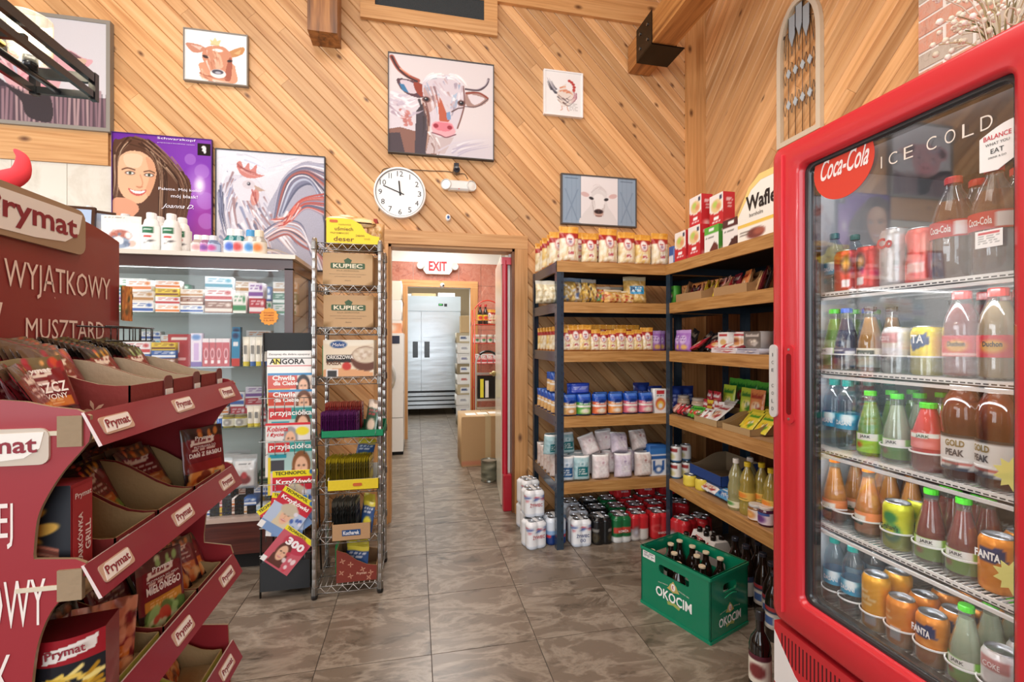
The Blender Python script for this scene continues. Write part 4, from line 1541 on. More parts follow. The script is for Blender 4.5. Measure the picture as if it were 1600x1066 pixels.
# shelf 3: smaller pasta
fr = [(884, .62), (897, .7), (912, .72), (928, .6), (941, .55), (955, .58), (968, .62), (982, .56), (995, .6), (1009, .66)]
items([('pa_' + K3[i % 3], BXp(px), FY + .05, (s * 1.05, s, s)) for i, (px, s) in enumerate(fr)], lambda k: PASTA[k[3:]],
      lambda i, k: f'small orange and white pasta bag, {ORD[i]} from left along the middle shelf edge', 'pasta bag', 'small pasta bags on the middle shelf', LV[2])
items([('pa_' + K3[i % 3], .918, FY + .13 + i * .075, .68) for i in range(6)], lambda k: PASTA[k[3:]],
      lambda i, k: f'small orange-topped pasta bag, {ORD[i]} back along the left end of middle shelf', 'pasta bag', 'small pasta bags on the middle shelf', LV[2])
items([('pa_' + K3[(i + 2) % 3], .99 + i * .075, FY + .125, .74) for i in range(7)], lambda k: PASTA[k[3:]],
      lambda i, k: f'small pasta bag, {ORD[i]} from left behind the middle shelf front row', 'pasta bag', 'small pasta bags on the middle shelf', LV[2])
p = Pt(14, 18, 'a872c4')
p.rect(0, .0, 1, .12, 'c9a0de').ell(.5, .45, .3, .2, 'd9bfe8').words(.25, .35, .75, .55, '6a3a90', 2).ell(.6, .8, .25, .12, 'e0b46a')
PUR = bag('snack_bag', p, .10, .135, .045, seed=4)
items([('pu', BXp(px, FY + .08), FY + yy, 1) for px, yy in ((1020, .06), (1031, .1), (1038, .15))], lambda k: PUR,
      lambda i, k: f'purple snack bag, {ORD[i]} from left at the right end of the pasta shelf', 'snack bag', 'purple snack bags', LV[2])
items([('pu', 1.66, 2.63 - i * .05, 1, .0005, -PI / 2 + .2 * i) for i in range(2)], lambda k: PUR,
      lambda i, k: f'purple snack bag just right of the corner post, {("farther", "nearer")[i]} one', 'snack bag', 'purple snack bags', LV[2])

# shelf 2: clear bags of sweets
def sweet(base, cols, topc, lab_=None, n=60, sz=.05):
 p = Pt(22, 24, base)
 p.speck(n, cols, sz, (0, .2, 1, 1), 1.5)
 p.rect(0, 0, 1, .16, topc, .8)
 p.speck(6, ['ffffff'], .025, (.1, .1, .9, .9), 4, .6)
 if lab_: p.rect(.2, .35, .82, .68, lab_).words(.26, .4, .78, .62, 'f6f6f6', 2)
 return p
SW = {'pale': (sweet('cfc4a4', ['e8dcb8', 'b8a070', 'f4ecd0'], 'c8c4b8'), .13, .15, .07, 'clear bag of pale dried fruit'),
      'gold': (sweet('9a8048', ['dcb860', '3d5c96', 'f0e4b0', '6a4a2a', 'c8d0dc'], '5878a0'), .15, .155, .08, 'clear bag of gold and blue wrapped sweets'),
      'bears': (sweet('b08a40', ['e8c460', '7a5a2a', '3a3a3c', 'f0e0a0'], '8a94a0'), .11, .155, .07, 'clear bag of brown and yellow sweets with dark label'),
      'multi': (sweet('94744c', ['c23c34', '3c8a50', 'e8c050', 'e8e0d0'], 'b0b0a8'), .13, .11, .07, 'clear bag of mixed red and green sweets'),
      'nuts': (sweet('c89a50', ['e8c888', 'b03830', 'e0b060'], 'e0d8c0'), .14, .09, .07, 'low clear bag of yellow sweets'),
      'pur': (sweet('c8a45c', ['e0bc70', 'b48c44'], 'a8a490', '3a9ccc'), .15, .175, .08, 'bag of thick noodles with pale blue label')}
rowS = [('pale', 852, .14, 1.0), ('pale', 862, .06, .9), ('gold', 893, .07, 1.05), ('gold', 907, .14, 1.1), ('bears', 921, .06, 1.0), ('multi', 940, .07, 1.0), ('nuts', 958, .05, 1.0), ('multi', 962, .15, 1.1), ('nuts', 975, .06, .95), ('pur', 992, .07, 1.05)]
for i, (k, px, dy, s) in enumerate(rowS):
 q = SW[k]
 o = put('sw_' + k, bag('sweets_bag', q[0], q[1], q[2], q[3], seed=i, crink=.14), (BXp(px, FY + dy), FY + dy, LV[1] + .0005), rnd.uniform(-.2, .2), f'{q[4]}, {ORD[i]} on second shelf', 'sweets bag', 'bags of sweets on the second shelf', tilt=(-.08, 0), sc=s)
 if k == 'pur' : text('PUR', .075, .03, '1d3f66', o, (0, -.040, .088), rot=(-.12, 0, 0), bold=.02)

# shelf 4: paper blocks with blue tops
def block_paint(main, pic, nx=16, ny=22):
 p = Pt(nx, ny, main)
 p.rect(0, 0, 1, .36, '1f4fae')
 p.rect(.1, .0, .9, .1, '4a78cc')
 p.ell(.5, .33, .3, .1, '12357e')
 p.rect(0, .5, 1, .58, 'f4efe6')
 p.words(.12, .4, .88, .5, 'ffffff', 1)
 p.ell(.5, .78, .34, .14, pic).ell(.5, .76, .2, .08, 'f7efe0')
 p.rect(0, .95, 1, 1, '24509c')
 return p
def block(p, w_=.100, h_=.135, d=.085):
 return lambda: weld(pillow(p, w_, h_, d, seal=1.08, crink=.05).obj('dry_goods_pack', 'film'))
BK = {'tan': ('e3b878', 'c88848'), 'green': ('5aa84a', 'c8dca0'), 'orange': ('e8724a', 'e8c8a0'), 'amber': ('ea9a50', 'e0b890'), 'pink': ('e2788c', 'e8c8c0')}
row = [('tan', 889), ('green', 911.5), ('orange', 936), ('amber', 961), ('pink', 984.5), ('pink', 1008)]
items([('bk_' + k, BXp(px, FY + .05), FY + .052, 1) for k, px in row], lambda k: block(block_paint(*BK[k[3:]])),
      lambda i, k: f'{k[3:]} and blue dry goods pack, {ORD[i]} from left along the blue pack shelf', 'food pack', 'blue-topped packs on the fourth shelf', LV[3])
items([('bk_tan', .915, FY + .14 + i * .085, 1, .0005, -.2) for i in range(5)], lambda k: None,
      lambda i, k: f'tan and blue dry goods pack, {ORD[i]} back along the left end of the fourth shelf', 'food pack', 'blue-topped packs on the fourth shelf', LV[3])
items([('bk_' + k, BXp(px, FY + .14), FY + .14, 1) for k, px in [('green', 912), ('orange', 938), ('amber', 962), ('pink', 986)]], lambda k: None,
      lambda i, k: f'blue-topped pack standing {ORD[i]} from left in the hidden second row of the fourth shelf', 'food pack', 'blue-topped packs on the fourth shelf', LV[3])
put('bk_tan', None, (.925, FY + .2, LV[3] + .132), -.15, 'tan and blue dry goods pack standing on top of the left end row', 'food pack', 'blue-topped packs on the fourth shelf')
put('bk_tan', None, (.93, FY + .29, LV[3] + .132), .1, 'tan and blue dry goods pack on the left end row, behind its twin', 'food pack', 'blue-topped packs on the fourth shelf')
p = Pt(14, 14, '2444ae')
p.rect(.1, .2, .9, .75, '5a6cd0').words(.2, .3, .8, .6, 'c8d0f4', 2)
put('lying', bag('dry_goods_pack', p, .16, .07, .09, seal=1.3, seed=2), (BXp(903, FY + .1), FY + .1, LV[3] + .131), .1, 'blue and lilac pack lying across the tops of the row', 'food pack', 'blue-topped packs on the fourth shelf')
p = Pt(16, 26, 'f3f1ee')
p.rect(.2, .06, .85, .2, 'c8353a').ell(.5, .62, .42, .25, 'e06a3c').ell(.5, .66, .3, .17, 'f0c24c').ell(.5, .7, .18, .1, 'f3f1ee').words(.2, .26, .8, .36, '4a4a4a', 1)
put('whitered', carton('cereal_bag', .085, .16, .05, p, 'f0eeea', txt=()), (BXp(1029, FY + .05), FY + .05, LV[3]), 0, 'white carton with a red and orange swirl at the corner post', 'carton')
p = Pt(14, 18, '1c2f74')
p.words(.2, .3, .8, .6, 'aab8e8', 2).ell(.5, .2, .2, .08, '3a58b0')
DB = bag('flour_bag', p, .11, .17, .07, seed=3)
items([('db', 1.60, FY + .12, 1), ('db', 1.71, FY + .05, 1.02), ('db', 1.81, FY + .08, 1.0), ('db', 1.54, FY + .2, 1.1)], lambda k: DB,
      lambda i, k: f'dark blue food bag in the shelf corner, {("just behind the post", "nearest right of the post", "deepest to the right", "at the very back")[i]}', 'food bag', 'dark blue bags in the corner', LV[3])

# shelf 5: flour and sugar bags
def flour_paint(base, acc, lab_, nx=16, ny=24):
 p = Pt(nx, ny, base)
 p.speck(30, [acc], .02, (0, .1, 1, 1), 2, .35)
 p.rect(0, 0, 1, .06, 'f8f6f2').ell(.5, .3, .12, .07, 'ffffff').ell(.5, .3, .07, .045, acc)
 p.rect(.22, .42, .8, .8, lab_).words(.3, .48, .74, .74, 'f4f4f0' if lab_ != base else acc, 3)
 return p
FL = {'teal': (flour_paint('a9c8cc', '4e8c94', '1f6f74'), 'white and teal flour bag'), 'rose': (flour_paint('e8dcda', 'c09098', 'efe6e4'), 'pale rose sugar bag'),
      'lilac': (flour_paint('dcd0dc', '9a80a8', 'e6dde8'), 'pale lilac sugar bag'), 'speck': (flour_paint('dccfc8', 'a05a50', 'eee6e0'), 'white speckled sugar bag'), 'blue': (flour_paint('c4d2dc', '50789a', '2c5c8a'), 'white and blue flour bag')}
def fb(k): return bag('flour_bag', FL[k][0], .120, .158, .09, seal=1.12, seed=len(k), crink=.09)
row = [('blue', 883), ('teal', 907), ('rose', 938), ('lilac', 973), ('speck', 1004)]
items([('fl_' + k, BXp(px, FY + .06), FY + .06, 1) for k, px in row], lambda k: fb(k[3:]),
      lambda i, k: f'{FL[k[3:]][1]}, {ORD[i]} from left along the lowest shelf edge', 'flour bag', 'flour and sugar bags on the lowest shelf', LV[4])
items([('fl_speck', .922, FY + .15 + i * .08, 1, .0005, -.3) for i in range(5)], lambda k: None,
      lambda i, k: f'white flour bag, {ORD[i]} back along the left end of the lowest shelf', 'flour bag', 'flour and sugar bags on the lowest shelf', LV[4])
items([('fl_' + k, BXp(px, FY + .17), FY + .17, 1) for k, px in [('teal', 900), ('rose', 925), ('rose', 952), ('lilac', 980), ('speck', 1005)]], lambda k: None,
      lambda i, k: f'flour or sugar bag, {ORD[i]} from left in the second row of the lowest shelf', 'flour bag', 'flour and sugar bags on the lowest shelf', LV[4])
up = [('teal', 862, .14, .158, .0, -.15), ('teal', 884, .12, .158, .0, .12), ('rose', 925, .09, .150, .28, .25), ('lilac', 968, .09, .150, -.1, .35), ('speck', 1000, .12, .156, .05, .3), ('rose', 944, .17, .158, .1, 0)]
for i, (k, px, dy, dz, ry, rx) in enumerate(up):
 put('fl_' + k, None, (BXp(px, FY + dy), FY + dy, LV[4] + dz), .1, f'{FL[k][1]} resting on top of the others, {ORD[i]} from left', 'flour bag', 'flour bags on top of others', tilt=(-rx, -ry), sc=(1, 1, .85))
p = Pt(16, 26, 'eef1f4')
p.rect(0, 0, 1, .12, '2a62a8').rect(0, .35, 1, .45, '2a62a8').rect(.15, .5, .28, .8, '2a62a8').rect(.72, .5, .85, .8, '2a62a8').ell(.5, .8, .28, .14, '1f4f94').ell(.5, .8, .14, .08, 'ffffff')
p.rect(0, .12, 1, .3, '3a7ac0')
put('saltbox', carton('carton', .125, .20, .09, p, '2c66ac'), (BXp(1025, FY + .07), FY + .08, LV[4]), 0, 'blue and white carton at the right end of the flour shelf', 'carton')


# ---- shrink-wrapped four-packs of cans on the floor
def fourpack(p, top, txt=(), h_=.168):
 def rf(T, v):
  c, R_ = .0467, .034
  ph = (T + PI * 2) % (PI / 2) - PI / 4
  lobe = c * np.cos(ph) + np.sqrt(np.clip(R_ ** 2 - (c * np.sin(ph)) ** 2, 0, 1))
  ph2 = T
  sup = .067 / (np.abs(np.cos(ph2)) ** 5 + np.abs(np.sin(ph2)) ** 5) ** .2
  r = .34 * lobe + .66 * sup
  k = np.where(v > .9, 1 - .22 * (v - .9) / .1, np.where(v < .05, .9 + 2 * v, 1.0))
  return r * k
 def f():
  r = empty('can_pack')
  weld(around(p, 1, 0, h_, rf=rf).obj('wrap', 'gloss', r))
  tt = np.linspace(0, 2 * PI, 41)[:-1]
  rr = rf(tt, np.full_like(tt, 1.0))
  V = [(a * math.cos(t), a * math.sin(t), h_) for a, t in zip(rr, tt)] + [(a * .45 * math.cos(t), a * .45 * math.sin(t), h_ - .008) for a, t in zip(rr, tt)]
  n = len(tt)
  B().add(V, [(i, (i + 1) % n, n + (i + 1) % n, n + i) for i in range(n)] + [tuple(range(n, 2 * n))], top).obj('wrap_top', 'gloss', r)
  for sx in (-1, 1):
   for sy in (-1, 1):
    B().lathe([(.022, h_ - .004), (.023, h_ + .003), (.0205, h_ + .003), (.0195, h_ - .001), (0, h_ - .001)], 'c4c6c8', n=14, cx=sx * .029, cy=sy * .029).obj('can_lid', 'metal', r)
  B().box(-.012, -.05, h_ + .0035, .012, .05, h_ + .005, 'e8e8e8').obj('carry_strap', 'film', r)
  for (s_, z, tw, th, col, *q) in txt:
   text(s_, tw, th, col, r, (0, -.0705, z), bold=q[0] if q else 0)
  return r
 return f


def fp(base, fn=None, nx=49, ny=20):
 p = Pt(nx, ny, base)
 if fn: fn(p)
 return p


def f_white(p):
 p.rect(0, .86, 1, 1, 'd8e0ea')
 for c in (.375, .5, .625): p.speck(5, ['1f3f8c', 'c0343c', '3a64b0'], .022, (c - .05, .2, c + .05, .4), 1.4)
def f_blue(p):
 p.rect(0, .45, 1, .6, '8fb4dc').rect(0, .6, 1, 1, '1c3a7a')
 for c in (.1, .38, .62, .88): p.rect(c - .03, .62, c + .03, .7, 'c83a40')
def f_black(p):
 for c in (.125, .375, .625, .875): p.rect(c - .05, .42, c + .05, .52, 'a09c94', .8).ell(c, .72, .05, .15, '6a5a34').ell(c, .72, .03, .1, '2a2620')
def f_green(p):
 p.rect(0, .74, 1, 1, 'e4e6e4')
 for c in (.375, .625, .875, .125): p.words(c - .07, .8, c + .07, .92, '6a6a6a', 2)
 p.rect(.36, .42, .66, .60, 'c8443a')
def f_redw(p):
 p.poly([(0, .62), (1, .5), (1, 1), (0, 1)], 'dddad6')
 for c in (.43, .93): p.ell(c, .62, .05, .18, '6a4a44').ell(c, .66, .035, .14, 'c8ccd8')
def f_red(p):
 for c in (.43, .93): p.ell(c, .56, .07, .14, 'e88a84').ell(c, .56, .06, .12, 'c82c30')
PK = {'white': (fp('eef0f2', f_white), 'f0f2f4', (('ŻYWIEC', .075, .085, .026, '1f3374', .02), ('00', .043, .035, .022, '24407c', .0)), 'white four-pack with blue lettering'),
      'whiter': (fp('eef0f2', f_white), 'f0f2f4', (('ŻYWIEC', .08, .085, .028, 'b8343c', .02),), 'white four-pack with red lettering'),
      'blue': (fp('dfe8f2', f_blue), 'e8eef4', (), 'white and navy four-pack'),
      'black': (fp('17181a', f_black), '2a2a2c', (), 'black four-pack'),
      'green': (fp('1d6a3c', f_green), '1f7040', (('ŁOMŻA', .082, .07, .02, 'f6f2ee', .02),), 'green and white four-pack'),
      'redw': (fp('cc2a32', f_redw), 'c8242c', (), 'red and white four-pack'),
      'red': (fp('cc2a30', f_red), 'c8242c', (('WARKA', .045, .06, .016, 'f6ecec', .01),), 'red four-pack')}
def pk(k): return fourpack(*PK[k][:3])
def packs(L, where):
 for i, (k, x, y, z, rz) in enumerate(L):
  put('pk_' + k, pk(k), (x, y, z), rz, f'{PK[k][3]} of cans, {where[i]}', 'can pack', 'packs of cans on the floor')
q = FY + .075
packs([('blue', .886, q + .062, 0, .03), ('white', BXp(905, q), q, 0, 0), ('black', BXp(937, q), q, 0, 0), ('green', BXp(967, q), q, 0, 0), ('redw', BXp(995, q), q + .01, 0, 0), ('red', BXp(1026, q), q, 0, 0)],
      ['floor row front, behind the shelving post', 'floor front row between navy and black packs', 'front row on the floor', 'front row on the floor', 'front row beside the green pack', 'front row at the corner by the green crate'])
L, wh_ = [], []
for r_ in range(1, 3):
 for c_, k in enumerate(['blue', 'blue', 'black', 'green', 'redw', 'red', 'red']):
  if c_ == 0: continue
  L.append(('red' if c_ > 3 and r_ == 2 else k, .935 + c_ * .142, q + r_ * .15, 0, rnd.uniform(-.1, .1)))
  wh_.append(f'{ORD[c_]} from left in floor row {("two", "three")[r_ - 1]}')
packs(L, wh_)
packs([('red', BXp(970, q + .3), q + .32, .176, .1), ('red', BXp(1010, q + .3), q + .33, .176, -.1), ('red', BXp(1040, q + .3), q + .31, .176, 0)],
      ['left of three on the rearmost stack', 'middle of three on the rearmost stack', 'right of three on the rearmost stack'])
sx_ = .80
packs([('whiter', .772, 3.13, 0, .3), ('white', .765, 2.98, 0, .2), ('whiter', .738, 2.83, 0, .25), ('white', .772, 3.11, .176, .3), ('whiter', .75, 2.90, .176, .1)],
      ['farthest down by the door casing', 'lower row, second from the door casing', 'lower row, nearest the corner post', 'upper of the stack by door casing', 'upper of the stack left of post'])

# ================================================================ RIGHT UNIT
XR = 1.611
def R(key, build, px, z, label, cat, grp=None, dx=.06, rz=0.0, sc=None, tilt=(0, 0), dz=.0005, py_=None):
 y = RYp(px, XR + dx)
 return put(key, build, (XR + dx, y, z + dz), -PI / 2 + rz, label, cat, grp, tilt, sc)


def food_paint(top, mid_, pic, txtc='ffffff', nx=18, ny=24):
 p = Pt(nx, ny, top)
 p.ell(.5, .35, .38, .2, pic[0]).ell(.42, .3, .18, .1, pic[1]).ell(.66, .38, .16, .09, pic[2])
 p.rect(0, .58, 1, 1, mid_).poly([(0, .5), (.5, .6), (1, .5), (1, .7), (0, .7)], mid_)
 p.rect(.3, .66, .7, .74, txtc).words(.2, .8, .8, .9, txtc, 1)
 p.rect(.75, .05, .92, .2, '3a3c58')
 return p
def spine(c, nx=10, ny=22):
 p = Pt(nx, ny, c)
 return p.words(.25, .15, .8, .5, 'f3dcd8', 4).ell(.5, .9, .3, .08, 'f0c0b8')
CR = carton('waffle_carton', .12, .19, .075, food_paint('f1ebe4', 'c8262e', ('e8c88c', 'b8d060', 'e09a70')), 'c8242c', ps=spine('c4242c'))
R('cr', CR, 1071, LV[0], 'red and white carton with a snack picture, lower left of the carton stack', 'carton', 'red and white cartons on the corner top shelf', dx=.06)
R('cr', CR, 1093, LV[0], 'red and white carton standing under the upper pair, lower right', 'carton', 'red and white cartons on the corner top shelf', dx=.06, sc=(1, 1, 1.0))
R('cr', CR, 1095, LV[0], 'red and white carton, upper left of the stacked pair', 'carton', 'red and white cartons on the corner top shelf', dx=.09, dz=.1905)
R('cr', CR, 1128, LV[0], 'red and white carton, upper right of the stacked pair', 'carton', 'red and white cartons on the corner top shelf', dx=.11, dz=.1505)
p = Pt(18, 20, 'f1efe8')
p.rect(0, 0, 1, .3, '5fae3c').rect(.3, .1, .7, .2, 'f6f6f0').words(.1, .4, .7, .55, '5a5a50', 2).poly([(.4, .9), (.7, .6), (1, .8), (1, 1), (.4, 1)], '6a3028').rect(0, .95, .5, 1, '5fae3c')
R('cg', carton('waffle_carton', .125, .15, .07, p, '4c9c34', ps=spine('4f9c38')), 1120, LV[0], 'green and white wafer carton below the red cartons', 'carton')
p = Pt(18, 20, 'efe9e4')
p.rect(0, 0, 1, .3, '5a2c2a').rect(.3, .1, .7, .2, 'f6f6f0').words(.1, .4, .7, .55, '5a5a50', 2).poly([(.3, 1), (.55, .7), (1, .65), (1, 1)], '4a2420')
R('cbw', carton('waffle_carton', .13, .15, .07, p, '54282a', ps=spine('5a2c2c')), 1151, LV[0], 'brown and white wafer carton beside the green one', 'carton')
p = Pt(30, 34, 'f6f1e2')
p.rect(0, 0, 1, .14, 'f2d488').poly([(0, .0), (.3, .0), (0, .3)], 'f2d488').rect(0, .7, 1, .78, 'efc75a').ell(.75, .82, .2, .12, '7a3c34').ell(.8, .8, .1, .06, 'a85a48').words(.1, .84, .5, .92, '6a5a50', 1)
def wafle():
 w_, h_, dd = .30, .31, .12
 o = B().prism([(-w_ / 2, 0), (w_ / 2, 0), (w_ / 2, h_), (.0, h_), (-.07, h_ * .86), (-w_ / 2, h_ * .48)], 1, -dd / 2, dd / 2, 'f4efe2', 'ead9a8').obj('display_box', 'paper')
 B().prism([(-w_ / 2, h_ * .48), (-.07, h_ * .86), (.0, h_), (w_ / 2, h_), (w_ / 2, h_ * .9), (.01, h_ * .9), (-.055, h_ * .80), (-w_ / 2, h_ * .42)], 1, -dd / 2 - .0008, -dd / 2, 'f0d080').obj('yellow_edge', 'paper', o)
 q = Pt(30, 14, 'f6f1e6'); q.rect(0, .0, 1, .18, 'efc75a').ell(.42, .66, .2, .3, '7a3c34').ell(.5, .6, .12, .18, 'a85a48').words(.05, .4, .3, .7, '6a5a50', 2)
 flat(q, w_ - .002, .09, -dd / 2 - .001).obj('lower_print', 'paper', o)
 text('Wafle', .20, .075, '241c18', o, (.01, -dd / 2 - .0015, .185), bold=.03)
 text('bornholm', .09, .02, '4a4038', o, (-.02, -dd / 2 - .0015, .125))
 return o
R('wa', wafle, 1203, LV[0], 'large cream display box with black lettering next to the cooler', 'display box', dx=.075)
p = Pt(10, 14, '3c5ca0')
p.rect(0, .5, 1, 1, 'd8dce8')
R('cb0', carton('small_carton', .05, .12, .06, p, '4466a8'), 1055, LV[0], 'narrow blue and white carton at the corner post on the top shelf', 'carton')

# second shelf: packets
def packet_paint(bg, c1, c2, nx=14, ny=18):
 p = Pt(nx, ny, bg)
 p.rect(.15, .12, .85, .32, c1).words(.2, .15, .8, .3, bg, 1).ell(.5, .65, .32, .22, c2).speck(8, [c1, 'f0e8d8'], .06, (.25, .5, .75, .8), 1.3)
 return p
PC = {'green': ('58a83c', '1f6a2c', 'c83a34'), 'red': ('b8303a', 'f0e4e0', 'e8b070'), 'maroon': ('7a2430', 'e8d8d0', 'c8a070'), 'yellow': ('e0c440', '8a3a20', 'b86a30'), 'pink': ('e0a898', 'b83c3c', 'f0d8b8'),
      'kraft': ('c8a070', '7a4a2a', 'e8d0a0'), 'orange': ('e08a50', 'a83a28', 'f0d0a0'), 'dark': ('3a3434', 'b8a898', '8a2c2c'), 'white': ('e4e0dc', 'a83a3c', 'c8a080'), 'lime': ('b4c83c', '3a7a2c', 'e8dc70'), 'jelly': ('e8d848', '5a9a34', 'f0c030')}
def pkt(k, w_=.09, h_=.12, d=.018, nm='packet'):
 return bag(nm, packet_paint(*PC[k]), w_, h_, d, seal=.95, crink=.12, seed=len(k))
R('gc', carton('small_carton', .085, .115, .05, packet_paint(*PC['green']), '3c8c30'), 1053, LV[1], 'small green carton at the corner post on the second shelf', 'carton')
BH = tray('display_box', .26, .16, .05, .10, 'b9966a', 'a9855a')
R('bh', BH, 1093, LV[1], 'open kraft display box, left of two on the second shelf', 'display box', 'kraft display boxes', dx=.10, dz=.001)
R('bh', BH, 1160, LV[1], 'open kraft display box, right of two on the second shelf', 'display box', 'kraft display boxes', dx=.10, dz=.001)
seq = ['kraft', 'maroon', 'maroon', 'pink', 'yellow', 'yellow', 'yellow', 'pink', 'pink', 'red', 'maroon', 'red', 'orange', 'kraft', 'kraft', 'kraft', 'maroon', 'dark']
for i, k in enumerate(seq):
 px = 1070 + i * 7.4
 R('pk2_' + k, pkt(k), px, LV[1], f'{k} snack packet, {ORD[i]} from left in the second shelf display', 'packet', 'snack packets on the second shelf', dx=.085 + (i % 3) * .02, rz=rnd.uniform(-.9, -.2), tilt=(-.3, 0), sc=rnd.uniform(.85, 1.1), dz=.006)
# third shelf: chocolate, tins
seq = [('dark', 1076, .3), ('red', 1083, 1.0), ('dark', 1092, .6), ('dark', 1100, .5), ('white', 1108, .7), ('dark', 1114, .4), ('red', 1112, 1.1), ('dark', 1120, .3), ('white', 1122, .5), ('dark', 1132, .2), ('dark', 1141, .15), ('white', 1128, 1.2), ('red', 1139, 1.2), ('maroon', 1151, 1.2)]
for i, (k, px, tl) in enumerate(seq):
 front = tl > .9
 R('ch_' + k, pkt(k, .12, .15, .03, 'sweets_packet'), px, LV[2], f'{k} sweets packet, {ORD[i]} from left in the heap on the third shelf', 'packet', 'heaped sweets packets on the third shelf', dx=.05 if front else .13, rz=rnd.uniform(-.5, .3), tilt=(-tl, .25 * ((-1) ** i)), sc=rnd.uniform(.75, 1.0), dz=.018 if front else .006)
def f_tin(p):
 p.ell(.5, .6, .14, .26, 'c88a50').ell(.47, .55, .08, .12, '7a3a24').rect(.3, .15, .7, .3, 'b03038')
p = Pt(28, 14, 'efece8'); f_tin(p)
R('tin', can('cookie_tin', p, .052, .085, lid='b52a34', mat='gloss', ring=False), 1163, LV[2], 'round white cookie tin with red lid among the chocolates', 'tin', dz=.03, dx=.12)
p = Pt(16, 14, 'eceae6')
p.rect(.1, .1, .9, .3, 'b8343a').ell(.5, .65, .3, .2, 'd8b070')
R('wbx', carton('cookie_box', .085, .085, .1, p, 'e6e2de'), 1142, LV[2], 'square white cookie box left of the round tin', 'box', dx=.12, dz=.03)
R('wby', carton('cookie_box', .2, .028, .16, packet_paint('d8d4d8', 'a83a40', 'b8a8b0'), 'd8d6da', 'eceaea'), 1150, LV[2], 'flat white and red box lying under the cookie tin', 'box', dx=.10)
R('wbz', carton('cookie_box', .12, .085, .09, packet_paint('6a625c', 'c8c0b8', '8a7a70'), 'c0bcb8', 'd8d6d4'), 1187, LV[2], 'grey clear-sided cookie box beside the cooler', 'box', dx=.11, dz=.03)
R('wbw', carton('cookie_box', .17, .028, .15, packet_paint('b8b8c4', '6a6a80', 'a8a8b8'), 'b0b0bc', 'd0d0d8'), 1187, LV[2], 'flat grey box lying under the clear-sided cookie box', 'box', dx=.10)

# fourth shelf: jars, soups, jelly sachets
p = Pt(30, 12, 'c8b8a0'); p.rect(.3, .2, .7, .8, 'a07050').words(.32, .3, .68, .6, 'f0e8d8', 2)
R('jr', jar('jar', 'b8a088', 'b0a698', p, .04, .115), 1068, LV[3], 'pale glass jar left of its twin beside the blue bags', 'jar', 'pale jars on the fourth shelf', dx=.13)
R('jr', None, 1091, LV[3], 'pale glass jar right of its twin beside the blue bags', 'jar', 'pale jars on the fourth shelf', dx=.14)
seq = [('pink', 1052), ('red', 1059), ('red', 1066), ('dark', 1073), ('green', 1081), ('green', 1088), ('white', 1094), ('white', 1100)]
for i, (k, px) in enumerate(seq):
 R('sm_' + k, pkt(k, .07, .08, .03, 'small_packet'), px, LV[3], f'{k} little packet, {ORD[i]} from left along the fourth shelf edge', 'packet', 'little packets along the fourth shelf edge', dx=.05, rz=rnd.uniform(-.6, .6), tilt=(-.7, 0), dz=.012)
seq = [('red', 1105), ('yellow', 1112), ('red', 1118), ('white', 1124), ('red', 1110), ('red', 1121)]
for i, (k, px) in enumerate(seq):
 R('rs_' + k, pkt(k, .07, .11, .03, 'spice_packet'), px, LV[3], f'{k} spice packet, {ORD[i]} of those standing behind the fourth shelf front', 'packet', 'spice packets behind the fourth shelf front', dx=.16 + .05 * (i > 3), rz=rnd.uniform(-.3, .3), dz=.006 + .05 * (i > 3))
TK = tray('display_box', .21, .22, .035, .085, '9a7a50', 'b09468', slope=True)
R('tk', TK, 1128, LV[3], 'open kraft box with curved sides, left of two on the fourth shelf', 'display box', 'curved kraft boxes on the fourth shelf', dx=.125)
R('tk', TK, 1178, LV[3], 'open kraft box with curved sides, right of two on the fourth shelf', 'display box', 'curved kraft boxes on the fourth shelf', dx=.125)
for i in range(4):
 R('wh_s', pkt('white', .1, .14, .012, 'soup_sachet'), 1111 + i * 3, LV[3], f'white and blue soup sachet, {ORD[i]} from left in the left kraft box', 'sachet', 'soup sachets in the left kraft box', dx=.06 + i * .035, tilt=(-.95, 0), dz=.02 + .008 * i)
for i in range(8):
 R('je', pkt('jelly', .085, .125, .012, 'jelly_sachet'), (1164, 1185)[i % 2], LV[3], f'yellow lemon jelly sachet, {ORD[i // 2]} from front in the {("left", "right")[i % 2]} file of the right kraft box', 'sachet', 'lemon jelly sachets', dx=.075 + (i // 2) * .04, tilt=(-.8, 0), rz=.05, dz=.012 + .006 * (i // 2))
for i, (px, dx, k) in enumerate([(1137, .25, 'lime'), (1166, .23, 'lime'), (1181, .22, 'orange'), (1146, .34, 'green'), (1158, .34, 'green'), (1172, .33, 'green'), (1190, .3, 'green')]):
 R('so_' + k, pkt(k, .105, .155, .02, 'soup_sachet'), px, LV[3], f'green-edged soup sachet, {ORD[i]} of those standing at the back of the fourth shelf', 'sachet', 'standing soup sachets', dx=dx, tilt=(-.12, 0), dz=.055 + .035 * (i > 2), rz=rnd.uniform(-.1, .1))
R('bb', tray('display_box', .3, .1, .05, .06, '2c4a84', '1d3768', slope=False), 1165, LV[3], 'dark blue display tray holding the standing soup sachets', 'display tray', dx=.26, dz=.001)

